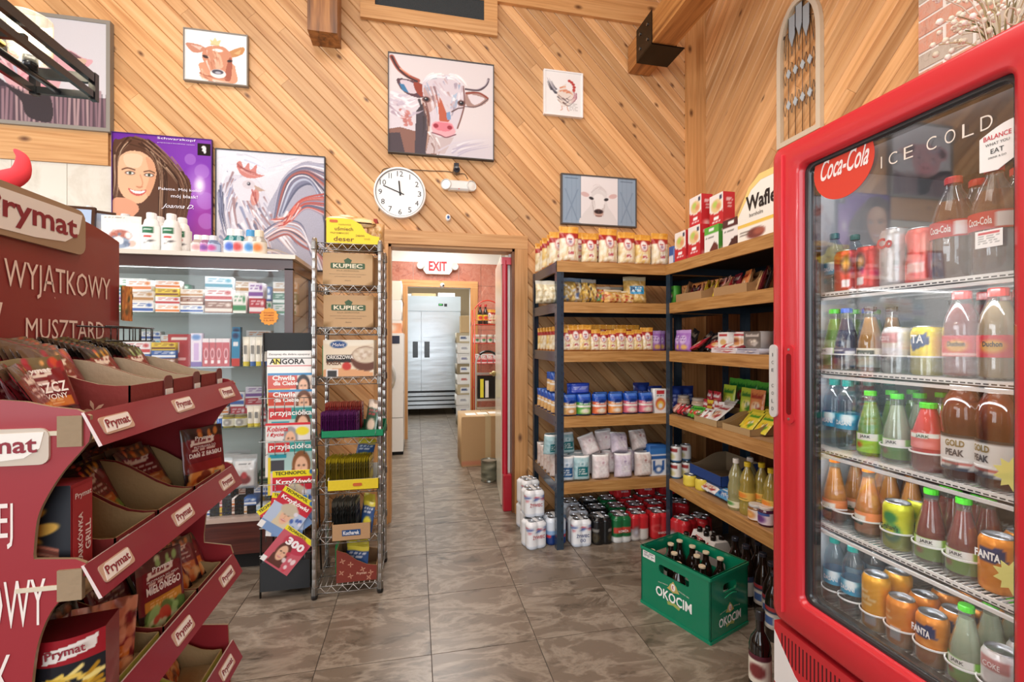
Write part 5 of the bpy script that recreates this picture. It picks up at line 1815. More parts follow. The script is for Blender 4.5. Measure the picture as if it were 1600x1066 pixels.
# lowest shelf: tins, oil, jars
p = Pt(30, 14, 'ecece8'); p.rect(.3, .1, .7, .35, '9a3030').ell(.5, .65, .14, .2, 'd0c890').rect(0, .85, 1, 1, '3a78a8')
TN = can('food_tin', p, .038, .105, mat='paper', lid='b8babc')
p = Pt(30, 10, 'e6d04c'); p.words(.3, .3, .7, .8, '2a2620', 1)
TY_ = can('food_tin', p, .042, .07, mat='paper', lid='c8c8c4')
for i, (px, dx, dz, b_, k, d_) in enumerate([(1056, .055, .0, TN, 'tn', 'white food tin at the corner post, lower of two'), (1056, .055, .1075, TN, 'tn', 'white food tin at the corner post, upper of two'),
                                         (1073, .13, .0, TN, 'tn', 'white food tin behind the yellow tins, lower'), (1071, .14, .1075, TN, 'tn', 'white food tin behind the yellow tins, upper'),
                                         (1078, .05, .0, TY_, 'ty', 'yellow food tin, left one on the lowest shelf'), (1097, .075, .0, TY_, 'ty', 'yellow food tin, right one on the lowest shelf')]):
 R(k, b_, px, LV[4], d_, 'tin', 'food tins on the lowest shelf', dx=dx, dz=dz + .0005, sc=.95)
R('bd', tray('display_box', .3, .26, .06, .12, '7c6a52', '1f3f80', mark=None), 1131, LV[4], 'dark blue display box with curved kraft inside on the lowest shelf', 'display box', dx=.20, dz=.07)
R('bd2', carton('carton', .28, .068, .24, Pt(4, 4, '2a4a80'), '2a4a80'), 1131, LV[4], 'closed blue carton under the dark blue display box', 'carton', dx=.20)
seq = [('white', 1098, .05), ('white', 1108, .05), ('red', 1116, .06), ('red', 1107, .1), ('blue', 1126, .05), ('blue', 1134, .05), ('blue', 1122, .1), ('blue', 1133, .11)]
PC['blue'] = ('5a9cc8', 'e4eef4', '1d4f94')
for i, (k, px, dx) in enumerate(seq):
 R('fi_' + k, pkt(k, .11, .07, .022, 'fish_tin'), px, LV[4], f'{k} flat fish tin packet, {ORD[i]} of those on the lowest shelf edge', 'packet', 'flat fish packets on the lowest shelf', dx=dx, tilt=(-.9, 0), rz=rnd.uniform(-.5, .1), dz=.02 + .02 * (dx > .09))
OILP = [(0, 0), (.036, 0), (.040, .008), (.040, .05), (.037, .06), (.040, .07), (.040, .12), (.034, .15), (.038, .17), (.030, .20), (.014, .235), (.013, .25)]
p = Pt(30, 14, 'e9c25c'); p.ell(.5, .4, .12, .3, 'e88a30').words(.35, .7, .65, .9, '3a2c20', 1)
OL = bottle('oil_bottle', [(r_, z_, 'c9b75a') for r_, z_ in OILP], 'tinted', ('e8c832', .016, .245, .268), (p, .075, .118, .0412), liquid=('cdb648', .2, 'liquid'))
p2 = Pt(30, 14, 'e8e4c8'); p2.ell(.5, .4, .1, .3, '5a9a4a')
OL2 = bottle('oil_bottle', [(r_, z_, 'c4c08a') for r_, z_ in OILP], 'tinted', ('f0ece4', .016, .245, .268), (p2, .015, .048, .0412), liquid=('bdb878', .2, 'liquid'))
for i, (k, b_, px, dx, d_) in enumerate([('ol2', OL2, 1150, .06, 'clear oil bottle with white cap, leftmost of the oils'), ('ol', OL, 1168, .07, 'yellow oil bottle with orange label and yellow cap'), ('ol2', OL2, 1172, .15, 'clear oil bottle with white cap behind the yellow one'),
                                      ('ol', OL, 1190, .13, 'yellow-capped oil bottle nearest the cooler edge'), ('ol', OL, 1205, .10, 'yellow-capped oil bottle half hidden behind the cooler')]):
 R(k, b_, px, LV[4], d_, 'oil bottle', 'oil bottles on the lowest shelf', dx=dx)
p = Pt(30, 12, 'efe9e0'); p.ell(.5, .5, .12, .4, 'd88a40').ell(.5, .5, .06, .2, 'f0c070')
R('j1', jar('jar', '8a5a2a', 'd8d8d4', p, .036, .08), 1181, LV[4], 'small jam jar with an apricot label on the lowest shelf', 'jar', dx=.05)
p = Pt(30, 12, 'e8e0ea'); p.ell(.5, .55, .12, .36, '6a3a80').rect(.3, 0, .7, .2, '3a5aa0')
R('j2', jar('jar', '4a2040', 'e0d8d0', p, .036, .09), 1197, LV[4], 'small jam jar with a purple berry label on the lowest shelf', 'jar', dx=.055)

# ---- floor under the right unit
for i, (px, dx, dy) in enumerate([(1068, .08, 0), (1093, .2, 0), (1062, .23, 0)]):
 y = RYp(px, XR + dx)
 put('pk_' + ('redw', 'red', 'redw')[i], None, (XR + dx, y, 0), -1.2 + i * .3, f'red four-pack of cans under the corner shelves, {("front left", "right", "rear")[i]} one', 'can pack', 'packs of cans on the floor')
BRP = [(0, .0), (.033, 0), (.0345, .006), (.0345, .15), (.031, .175), (.018, .205), (.0145, .215), (.0135, .245), (.0150, .247), (.0150, .254)]
BRN = [(r_, z_, '1e120c') for r_, z_ in BRP]
p = Pt(24, 20, 'c8c4bc'); p.rect(0, 0, 1, .3, '33405e').rect(.35, .05, .65, .2, 'b03a3c').ell(.5, .62, .12, .3, 'eceae4').rect(.42, .45, .58, .8, '4a6aa8')
BEER = bottle('beer_bottle', BRN, 'liquid', ('2c2c34', .0155, .247, .262), (p, .05, .135, .0351), txt=())
p = Pt(24, 12, 'd8d4cc'); p.rect(.38, .1, .62, .7, '9a3434')
BEERC = bottle('beer_bottle', BRN, 'liquid', ('d8c8a8', .0155, .247, .256), (p, .06, .12, .0351))
RR = [('near', 1.545, 1.72), ('x', 1.64, 1.70), ('x', 1.60, 1.80), ('x', 1.70, 1.79), ('x', 1.63, 1.89), ('x', 1.72, 1.90), ('x', 1.61, 1.98), ('x', 1.70, 2.0), ('x', 1.62, 2.07), ('x', 1.72, 2.1), ('x', 1.55, 1.63), ('x', 1.66, 1.61)]
for i, (k, x, y) in enumerate(RR):
 put('beer', BEER, (x, y, 0), rnd.uniform(-.6, -.2) - 1.0, f'dark beer bottle with dark cap, {ORD[i]} of those on the floor under the corner shelves', 'bottle', 'dark bottles on the floor', sc=1.12)
def carrier():
 r = empty('bottle_carrier')
 W_, D_, H_ = .2, .135, .13
 b_ = B()
 pp = Pt(26, 16, 'e6e2de'); pp.rect(.2, .3, .8, .62, 'c03038').words(.25, .36, .75, .56, 'f6f0ec', 1)
 b2 = flat(pp, W_, H_, -D_ / 2)
 b2.box(-W_ / 2, -D_ / 2 + .0005, 0, W_ / 2, D_ / 2, H_, 'ded9d4')
 b2.obj('box', 'paper', r)
 pr = [(-D_ / 2, H_), (D_ / 2, H_), (D_ * .3, H_ + .06), (-D_ * .3, H_ + .06)]
 B().prism(pr, 0, -W_ / 2, W_ / 2, 'e3dfda').obj('sloped_top', 'paper', r)
 text('PERŁA', .13, .035, 'b8303a', r, (0, -D_ / 2 + .011 - .0005, H_ + .03), rot=(-.6, 0, 0), bold=.02)
 for i in range(3):
  for s in (-1, 1):
   B().lathe([(.0155, 0), (.0155, .03), (.013, .034), (0, .035)], '201814', n=12, cx=(i - 1) * .062, cy=s * .026).obj('bottle_neck', 'liquid', r, (0, 0, H_ + .052))
 return r
put('carr', carrier, (1.50, 2.28, 0), -PI / 2 + .15, 'white six-pack bottle carrier with red lettering, nearer of two behind the crate', 'bottle carrier', 'six-pack carriers behind the green crate')
put('carr', carrier, (1.66, 2.33, 0), -PI / 2, 'white six-pack bottle carrier set back under the shelf behind the crate', 'bottle carrier', 'six-pack carriers behind the green crate')
# single wine bottle at the frame edge of the cooler
p = Pt(24, 20, 'e4ded0'); p.rect(0, 0, 1, .2, '5a2030').ell(.5, .55, .13, .25, '7a3030')
WB = bottle('wine_bottle', [(r_, z_, '14100e') for r_, z_ in [(0, 0), (.036, 0), (.038, .008), (.038, .17), (.033, .195), (.016, .225), (.0145, .23), (.0145, .30)]], 'liquid', ('26262a', .0165, .27, .305), (p, .045, .15, .0386))
w0 = az(1196, 1040)
put('wine', WB, (1.26, 1.475, 0), -1.0, 'dark wine bottle with cream label on the floor against the cooler', 'bottle')

# ---- green beer crate
c1, c2, c3 = az(1107, 1007), az(1000, 940), az(1171, 976)
ang = math.atan2(c1.y - c2.y, c1.x - c2.x)
CW, CD, CH = .385, .282, .287
cx, cy = (c2.x + c3.x) / 2, (c2.y + c3.y) / 2
cr = empty('beer_crate', (cx, cy, 0), ang)
tag(cr, 'green plastic beer crate with white brewery lettering on the tile floor', 'crate')
GR = '0f7a58'


def flatten(o):
 for q in o.data.polygons: q.use_smooth = False
 return weld(o)


def holed(w_, h_, x0, x1, z0, z1, th, nseg=5):
 """upright panel with a rounded hand hole, front at y=0, going to +y"""
 b_ = B()
 r = (z1 - z0) * .35
 inn_, out_ = [], []
 for (cxx, czz, a) in ((x1 - r, z1 - r, 0), (x0 + r, z1 - r, PI / 2), (x0 + r, z0 + r, PI), (x1 - r, z0 + r, 1.5 * PI)):
  for i in range(nseg):
   t = a + PI / 2 * i / (nseg - 1)
   inn_.append((cxx + r * math.cos(t), czz + r * math.sin(t)))
   u_, v_ = math.cos(t), math.sin(t)
   k = a + PI / 4
   out_.append(None)
 cor = [(w_ / 2, h_), (-w_ / 2, h_), (-w_ / 2, 0), (w_ / 2, 0)]
 n = len(inn_)
 for y, fl in ((0, 1), (th, 0)):
  for c in range(4):
   idx = [c * nseg + i for i in range(nseg)]
   V = [(cor[c][0], y, cor[c][1])] + [(inn_[i][0], y, inn_[i][1]) for i in idx]
   f = [(0, i, i + 1) for i in range(1, nseg)]
   b_.add(V, f if not fl else [q[::-1] for q in f], GR)
   a, d_ = inn_[idx[-1]], inn_[(idx[-1] + 1) % n]
   e = cor[(c + 1) % 4]
   V = [(cor[c][0], y, cor[c][1]), (a[0], y, a[1]), (d_[0], y, d_[1]), (e[0], y, e[1])]
   b_.add(V, [(0, 1, 2, 3)] if not fl else [(3, 2, 1, 0)], GR)
 for i in range(n):
  j = (i + 1) % n
  b_.add([(inn_[i][0], 0, inn_[i][1]), (inn_[j][0], 0, inn_[j][1]), (inn_[j][0], th, inn_[j][1]), (inn_[i][0], th, inn_[i][1])], [(0, 1, 2, 3)], GR)
 for c in range(4):
  e, g = cor[c], cor[(c + 1) % 4]
  b_.add([(e[0], 0, e[1]), (g[0], 0, g[1]), (g[0], th, g[1]), (e[0], th, e[1])], [(0, 1, 2, 3)], GR)
 return b_
for sg, w_, dd, hx0 in ((1, CW, CD, .085), (-1, CW, CD, .085)):
 b_ = holed(w_, CH, -hx0, hx0, .195, .238, .008)
 o = flatten(b_.obj('long_side', 'gloss', cr, (0, -sg * dd / 2, 0), (0, 0, 0 if sg > 0 else PI)))
 for z in (0.0, CH - .014):
  B().box(-w_ / 2 - .002, -.004, z, w_ / 2 + .002, .006, z + .014, '12835f').obj('rim', 'gloss', o)
for sg in (1, -1):
 o = flatten(holed(CD, CH, -.05, .05, .195, .235, .008).obj('short_side', 'gloss', cr, (sg * CW / 2, 0, 0), (0, 0, sg * PI / 2)))
 for z in (0.0, CH - .014):
  B().box(-CD / 2, -.004, z, CD / 2, .006, z + .014, '12835f').obj('rim', 'gloss', o)
 B().tube(spline([(-.048, -.006, .178), (0, -.009, .19), (.048, -.006, .178)], False, 4), .003, '1f9a70', 5).obj('grip', 'gloss', o)
B().box(-CW / 2 + .008, -CD / 2 + .008, .004, CW / 2 - .008, CD / 2 - .008, .012, '0b5f45').obj('bottom', 'gloss', cr)
for i in range(1, 5):
 B().box(-CW / 2 + i * CW / 5 - .002, -CD / 2 + .01, .012, -CW / 2 + i * CW / 5 + .002, CD / 2 - .01, .10, '0d6c4e').obj('divider', 'gloss', cr)
for i in range(1, 4):
 B().box(-CW / 2 + .01, -CD / 2 + i * CD / 4 - .002, .012, CW / 2 - .01, -CD / 2 + i * CD / 4 + .002, .098, '0d6c4e').obj('divider', 'gloss', cr)
def emblem(par, y, xo, zo, s):
 e_ = B()
 e_.prism([(xo + s * a, zo + s * b2) for a, b2 in [(-.03, -.012), (-.02, .0), (-.014, .012), (-.008, .016), (0, .026), (.008, .016), (.014, .012), (.02, .0), (.03, -.012), (.012, -.016), (0, -.02), (-.012, -.016)]], 1, y - .0008, y, 'b8a860')
 o = e_.obj('emblem', 'paper', par)
 B().lathe([(s * .013, .0), (0, .0004)], 'f1e8e0', n=16).xf(Matrix.Translation((xo, y - .0009, zo + s * .002)) @ Matrix.Diagonal((.8, 1, 1.15, 1)) @ Matrix.Rotation(PI / 2, 4, 'X')).obj('shield', 'paper', o)
 text('K', s * .008, s * .016, 'a8343a', o, (xo, y - .0022, zo + s * .002), bold=.03)
 text('ZAŁOŻONO W', s * .05, s * .005, 'e8e4d8', o, (xo - s * .05, y - .0012, zo - s * .002), rot=(0, -.12, 0))
 text('OKOCIMIU 1845', s * .05, s * .005, 'e8e4d8', o, (xo + s * .05, y - .0012, zo - s * .002), rot=(0, .12, 0))
 B().prism([(xo - s * .03, zo - s * .066), (xo, zo - s * .058), (xo + s * .034, zo - s * .066), (xo + s * .028, zo - s * .078), (xo, zo - s * .071), (xo - s * .026, zo - s * .078)], 1, y - .0008, y, '9aa858').obj('ribbon', 'paper', par)
emblem(cr, -CD / 2 - .0005, 0.0, .158, 1.15)
text('OKOCIM', .20, .046, 'f2f4f0', cr, (0, -CD / 2 - .0015, .108), bold=.02)
sd = empty('side_print', (CW / 2 + .0005, 0, 0), PI / 2)
sd.parent = cr
emblem(sd, 0, .0, .118, 1.0)
text('OKOCIM', .165, .040, 'f2f4f0', sd, (0, -.001, .072), bold=.02)
p = Pt(20, 14, 'e6e6e2'); p.words(.1, .15, .9, .9, '6a6a72', 4)
flat(p, .075, .034, -CD / 2 - .001, .235, -CW / 2 + .012).obj('sticker', 'paper', cr)
cc, ss = math.cos(ang), math.sin(ang)
for i, (a, b2) in enumerate([(0, 0), (0, 2), (1, 1), (1, 3), (2, 0), (2, 2), (3, 1), (2, 3), (0, 3), (3, 3)]):
 lx, ly = -CW / 2 + CW / 5 * (a + .5), -CD / 2 + CD / 4 * (b2 + .5)
 put('beerc', BEERC, (cx + lx * cc - ly * ss, cy + lx * ss + ly * cc, .0125), rnd.random() * 6, f'brown beer bottle in the green crate, {ORD[i]} counting from the left corner', 'bottle', 'bottles in the green crate')


# ================================================================ LEFT: SPICE DISPLAY STAND
def wobj(b_, name, mat, par):
 """geometry given in world coordinates, hung on an unrotated parent"""
 l = par.location
 return b_.obj(name, mat, par, (-l.x, -l.y, -l.z))


DY0, DY1 = .84, 1.43
ds = empty('spice_display_stand', (-.66, (DY0 + DY1) / 2, 0))
tag(ds, 'maroon cardboard spice display stand with four tiers and white brand lettering', 'display stand')
attr_mat('printboard', 0.45, coat=0.25)
MR, MR2 = '9c2a32', '8a2230'
def Y2(px, py, Y=DY0):
 q = ay(px, py, Y)
 return (q.x, q.z)
arc1 = spline([(139, 690), (125, 707), (98, 738), (74, 775), (58, 812), (52, 868)], False, 4)
arc2 = spline([(128, 905), (112, 922), (84, 950), (66, 985), (55, 1025), (48, 1085)], False, 4)
edge = [(120, 640)] + [(141, 650), (141, 680)] + arc1 + [(53, 874), (118, 874), (134, 880), (134, 898)] + arc2 + [(49, 1105), (128, 1108), (136, 1130)]
pl = [(-.80, 1.213), Y2(0, 625), Y2(40, 628), Y2(80, 636)] + [Y2(*q) for q in edge]
lo = pl[-1]
pl += [(lo[0] - .03, lo[1] - .03), (lo[0] - .085, lo[1] - .1), (lo[0] - .10, lo[1] - .19), (-.52, lo[1] - .2), (-.50, .0), (-.80, 0)]
def ngon_plate(b_, pts, y0, y1, c, cs):
 n = len(pts)
 f = [tuple(range(n))]
 b_.add([(x, y0, z) for x, z in pts], [tuple(range(n - 1, -1, -1))], c)
 b_.add([(x, y1, z) for x, z in pts], f, c)
 for i in range(n):
  j = (i + 1) % n
  b_.add([(pts[i][0], y0, pts[i][1]), (pts[j][0], y0, pts[j][1]), (pts[j][0], y1, pts[j][1]), (pts[i][0], y1, pts[i][1])], [(3, 2, 1, 0)], cs)
for y in (DY0, DY1 - .006):
 b_ = B()
 ngon_plate(b_, pl, y, y + .006, MR, 'a08a6c')
 wobj(b_, 'side_panel', 'printboard', ds)
b_ = B()
b_.box(-.806, DY0, 0, -.80, DY1, 1.36, '7a4a3c')
wobj(b_, 'back_panel', 'cardboard', ds)
# header board with arched top
hp = [(DY0 - .02, 1.3), (DY0 - .02, 1.578)]
for i in range(1, 12):
 t = i / 12
 hp.append((DY0 - .02 + (DY1 - DY0 + .02) * t, 1.578 + .036 * math.sin(PI * t) ** .8))
hp += [(DY1, 1.578), (DY1, 1.3)]
b_ = B()
b_.prism(hp, 0, -.795, -.789, '8a2f2c', 'a07a5c')
hd = wobj(b_, 'header_board', 'printboard', ds)
HRZ = PI / 2


def onx(parent, s_, y, z, tw, th, col, x=-.787, **kw):
 l = parent.location
 g = parent
 off = Vector((0, 0, 0))
 while g is not None:
  off += g.location
  g = g.parent
 return text(s_, tw, th, col, parent, (x - off.x, y - off.y, z - off.z), rot=(0, 0, HRZ), **kw)


def rrect(w_, h_, r, n=4):
 pts = []
 for cx_, cz_, a in ((w_ / 2 - r, h_ / 2 - r, 0), (-w_ / 2 + r, h_ / 2 - r, PI / 2), (-w_ / 2 + r, -h_ / 2 + r, PI), (w_ / 2 - r, -h_ / 2 + r, 1.5 * PI)):
  for i in range(n + 1):
   t = a + PI / 2 * i / n
   pts.append((cx_ + r * math.cos(t), cz_ + r * math.sin(t)))
 return pts


def logo(parent, c, w_, h_, axis, th=.006, text_s='Prymat', nm='brand_plate', edge='a3876a', clip=None):
 """raised plate with the lettering; axis 'x' faces +X, 'y' faces -Y; c in world coordinates"""
 g = parent
 off = Vector((0, 0, 0))
 while g is not None:
  off += g.location
  g = g.parent
 b_ = B()
 b_.prism(rrect(w_, h_, h_ * .22), 1, -th, 0, edge)
 pp = [(-w_ * .47, -h_ * .40), (-w_ * .40, h_ * .22), (-w_ * .32, h_ * .36), (w_ * .46, h_ * .40), (w_ * .42, -h_ * .05), (w_ * .28, -h_ * .30), (0, -h_ * .38)]
 b_.prism(pp, 1, -th - .001, -th, 'f2ece2')
 o = b_.obj(nm, 'printboard', parent, Vector(c) - off, (0, 0, HRZ if axis == 'x' else 0))
 text(text_s, w_ * .80, h_ * .60, '8c2230', o, (0, -th - .0018, 0), bold=.02)
 return o


logo(hd, (-.789, 1.135, 1.567), .30, .105, 'x', .010)
onx(hd, 'WYJĄTKOWY', 1.232, 1.438, .315, .076, 'f0d8c8', bold=.0)
onx(hd, 'MUSZTARD', 1.245, 1.336, .24, .045, 'f0d8c8')
onx(hd, '/', 1.06, 1.355, .022, .06, 'f0d8c8', bold=.02)
# die-cut food picture standing out at the right edge of the header
p = Pt(16, 34, 'c8742c')
p.speck(50, ['e8983c', '8a5a24', 'f0b050', '5a4a20', 'b8641c'], .07, (0, 0, 1, 1), 1.4)
fd_ = flat(p, .045, .095, 0).prism([(-.022, .002), (.018, .0), (.026, .02), (.020, .05), (.028, .07), (.014, .095), (-.022, .093)], 1, .0005, .004, '6a4a24')
fd_.xf(Matrix.Rotation(.0, 4, 'Z'))
o_ = fd_.obj('food_cutout', 'printboard', ds, (-.775 - ds.location.x, DY1 + .01 - ds.location.y, 1.365), (0, 0, HRZ))

# side panel lettering (faces the camera)
logo(ds, (Y2(-8, 700)[0], DY0, Y2(-8, 700)[1]), .143, .056, 'y', .004, edge='cdbfae')
def onside(s_, x0, y0, x1, y1, **kw):
 a, c = Y2(x0, y0), Y2(x1, y1)
 text(s_, c[0] - a[0], a[1] - c[1], 'f0e4dc', ds, ((a[0] + c[0]) / 2 - ds.location.x, DY0 - .0012 - ds.location.y, (a[1] + c[1]) / 2), **kw)
onside('ŁATWIEJ', -128, 795, 21, 857)
onside('DOMOWY', -122, 920, 72, 976)
onside('SMAK', -100, 1035, 20, 1090)
RT = [1.197, .957, .705, .460]
tb_ = B()
for k, z in enumerate(RT):
 # shelf board, slanted price rail with clear cover, tags, side tab
 b_ = B()
 b_.box(-.798, DY0 + .008, z - .052, -.515, DY1 - .008, z - .047, 'b08c62')
 sh = wobj(b_, 'tier_shelf', 'cardboard', ds)
 b_ = B()
 q = [(-.513, z), (-.509, z + .001), (-.484, z - .052), (-.489, z - .054)]
 for a, c, col in ((0, 1, 'd8c0b8'), (1, 2, '8c2838'), (2, 3, '6a1c28'), (3, 0, '7a5a40')):
  b_.add([(q[a][0], DY0 - .004, q[a][1]), (q[c][0], DY0 - .004, q[c][1]), (q[c][0], DY1 + .0, q[c][1]), (q[a][0], DY1, q[a][1])], [(0, 1, 2, 3)], col)
 for yy, fl in ((DY0 - .004, 1), (DY1, 0)):
  b_.add([(x, yy, zz) for x, zz in q], [(3, 2, 1, 0)] if fl else [(0, 1, 2, 3)], 'e6d4d0')
 rail = wobj(b_, 'price_rail', 'printboard', ds)
 for y in (.893, 1.118, 1.352):
  tg = B().prism(rrect(.078, .030, .006), 1, -.002, 0, 'c9a890').prism([(-.036, -.012), (-.030, .009), (-.022, .013), (.036, .013), (.033, -.006), (.022, -.011)], 1, -.0028, -.002, 'f2ece4')
  M = Matrix.Translation((-.4965, y, z - .0255)) @ Matrix.Rotation(HRZ, 4, 'Z') @ Matrix.Rotation(-.44, 4, 'X')
  l = ds.location
  to = tg.obj('brand_tag', 'printboard', rail)
  to.matrix_basis = M
  text('Prymat', .060, .019, '8c2230', to, (0, -.0036, 0), bold=.02)
 if k < 3:
  b_ = B()
  b_.box(-.545, DY0 - .004, z - .052, -.512, DY0 + .004, z - .004, '9a8468')
  b_.box(-.60, DY0 - .002, z - .034, -.53, DY0 + .001, z - .027, 'd8ccb4')
  wobj(b_, 'side_tab', 'cardboard', ds)

# ---- contents of the stand
def DP(key, build, y, x, z, label, cat, grp=None, rz=0.0, tilt=(0, 0), sc=None):
 return put(key, build, (x, y, z), HRZ + rz, label, cat, grp, tilt, sc)


def sachet_paint(c_top, food, nx=24, ny=34, band='c96a28'):
 p = Pt(nx, ny, '6a1c22')
 p.rect(0, 0, 1, .2, c_top)
 p.speck(7, food, .05, (.4, .05, .95, .2), 1.3)
 p.rect(.1, .18, .9, .55, '7a2026')
 p.poly([(.2, .2), (.75, .17), (.72, .27), (.17, .29)], 'e9d8c8').words(.27, .2, .66, .27, '7a2026', 1)
 p.words(.2, .34, .8, .52, 'f0e0d0', 2)
 p.rect(.1, .57, .9, .70, band).words(.2, .6, .8, .68, 'f0c890', 2, .6)
 p.rect(0, .72, 1, 1, '2c1818').speck(26, food, .08, (0, .74, 1, 1), 1.4)
 return p


FD = {'beet': ['a02430', 'c84a30', 'e0a060', '8ab048', '5a1a2a'], 'pepper': ['e0a030', 'c83c2c', '7aa040', 'e8c070'], 'grill': ['c87040', '8a4a2c', 'e0a070', 'b06038'],
      'bean': ['e08a40', 'c85a28', 'e8b070', '7a3020'], 'green': ['9ab870', 'd8e0b0', '5a7a3c', 'c84838'], 'fries': ['e8c860', 'd8a840', 'f0dc90']}
SAC = {k: bag('spice_sachet', sachet_paint('1c1614' if k not in ('beet', 'bean') else '5c4634', v), .098, .150, .010, 'gloss', stand=False, seal=1.1, crink=.25, seed=len(k)) for k, v in FD.items()}
BXT = lambda w_, kin='a98f6c', kout='84302c', hf=.04, hb=.125, d=.235: tray('display_box', w_, d, hf, hb, kin, kout)
# top tier: floor at 1.15
z0 = RT[0] - .046
for i, (yc, w_) in enumerate([(1.0625, .15), (1.205, .125), (1.337, .122)]):
 o_ = DP('dbx%d' % i, BXT(w_, 'b5a388', hf=.075, hb=.12), yc, -.645, z0, f'maroon spice box with kraft inside, {ORD[i]} from the camera on the top tier', 'display box', 'spice boxes on the top tier')
 # price ticket and flap at the front corner
 B().prism(rrect(.035, .085, .012), 1, -.0015, 0, '6e2420').obj('front_flap', 'printboard', o_, (w_ / 2 - .018, -.1185, .042))
 B().box(-.014, -.0015, -.006, .014, 0, .006, 'ece8e2').obj('price_ticket', 'paper', o_, (w_ / 2 - .018, -.1205, .05))
 sp = B()
 # line drawings of herbs on the near side
 for j, (u_, v_, r_) in enumerate([(-.06, .03, .02), (.0, .05, .018), (.06, .06, .02), (-.02, .018, .014), (.04, .025, .015)]):
  for a in range(5):
   t = a * 1.256 + j
   sp.prism([(u_, v_), (u_ + r_ * math.cos(t - .25) * .6, v_ + r_ * math.sin(t - .25) * .6), (u_ + r_ * math.cos(t), v_ + r_ * math.sin(t)), (u_ + r_ * math.cos(t + .25) * .6, v_ + r_ * math.sin(t + .25) * .6)], 0, -w_ / 2 - .0008, -w_ / 2, 'd0a890')
 s_ = sp.obj('herb_print', 'paper', o_)
 s_['kind'] = 'stuff'
 ks = [('beet', 'pepper', 'green')[i]] * 9
 for j in range(9):
  DP('sa_' + ks[j], SAC[ks[j]], yc, -.755 + j * .0135, z0 + .006 + .001 * j, f'black-topped spice sachet, {ORD[j]} from back in the {ORD[i]} top tier box', 'sachet', 'sachets in the top tier boxes', tilt=(-.25 - .03 * j, 0), rz=rnd.uniform(-.06, .06), sc=(w_ / .12, 1, 1.12 - .02 * j))
for j in range(9):
 DP('sb', bag('soup_sachet', sachet_paint('5c4634', FD['beet'], band='c8702c'), .10, .145, .010, 'gloss', stand=False, seal=1.1, crink=.2, seed=2), .905 + .006 * (j % 2), -.745 + j * .021, z0 + .004, f'maroon red-beet soup sachet, {ORD[j]} from back in the loose row nearest the camera', 'sachet', 'red-beet soup sachets on the top tier', tilt=(-.48, 0), rz=.42, sc=(.9, 1, .9))
o_ = DP('barszcz', bag('soup_sachet', sachet_paint('6a5a3c', FD['beet'], 40, 56, band='c8702c'), .11, .165, .012, 'gloss', stand=False, seal=1.1, crink=.15, seed=3), .905, -.590, z0 + .008, 'large red-beet soup sachet with white lettering at the near end of the top tier', 'sachet', tilt=(-.40, -.1), rz=-.50, sc=.80)
text('BARSZCZ', .085, .024, 'f4ece4', o_, (0, -.0085, .093), bold=.02)
text('CZERWONY', .075, .012, 'f4ece4', o_, (0, -.0085, .072), bold=.01)
text('Prymat', .05, .015, 'f4ece4', o_, (0, -.0085, .132), bold=.02)
# black wire basket edge behind
b_ = B()
for zz in (1.31, 1.345):
 b_.tube([(-.775, 1.25, zz), (-.775, 1.455, zz), (-.718, 1.455, zz), (-.718, 1.25, zz)], .0022, '15120f', 5)
for yy in np.linspace(1.27, 1.44, 8): b_.tube([(-.718, yy, 1.31), (-.718, yy, 1.345)], .0015, '15120f', 4)
for xx in np.linspace(-.77, -.722, 4): b_.tube([(xx, 1.455, 1.31), (xx, 1.455, 1.345)], .0015, '15120f', 4)
wb = b_.obj('wire_basket_rim', 'gloss')
wb['kind'] = 'thing'
tag(wb, 'black wire basket rim behind the top tier sachets', 'wire rim')

# second tier: floor .91
z0 = RT[1] - .046
p = Pt(56, 90, '1e2128')
p.ell(.35, .28, .22, .05, 'd8a040', -.2).ell(.5, .42, .3, .06, 'e0b050', -.1).ell(.3, .5, .2, .04, 'd8a040', .2)
for k in range(9): p.line([(.12, .62 + k * .035), (.4, .58 + k * .035), (.78, .63 + k * .035)], .035, ['b8705a', '8a4a3c', 'd89a84', '6a3830'][k % 4], smooth=True)
p.ell(.45, .9, .3, .04, 'b0604c').speck(6, ['c8cc98', '7a9048'], .03, (.1, .1, .5, .24), 1.2)
p2 = Pt(24, 60, 'a3262c')
o_ = put('kark', carton('grill_seasoning_box', .078, .165, .05, p, '8e2228', 'a32a30', p2), (-.586, .893, z0 + .0), .0, 'tall seasoning box with grilled meat picture and upright KARKÓWKA GRILL lettering', 'seasoning box')
xo = .0
spn = empty('spine_print', (.0398, 0, 0), PI / 2)
spn.parent = o_
flat(Pt(4, 8, 'b03036'), .046, .155, -.0006, .004).obj('spine_panel', 'paper', spn)
text('KARKÓWKA', .085, .013, 'f8ece8', spn, (-.008, -.002, .072), rot=(0, -PI / 2, 0), bold=.02)
text('GRILL', .05, .013, 'f8ece8', spn, (.011, -.002, .072), rot=(0, -PI / 2, 0), bold=.02)
text('Prymat', .038, .012, 'f8ece8', spn, (0, -.002, .143), bold=.02)
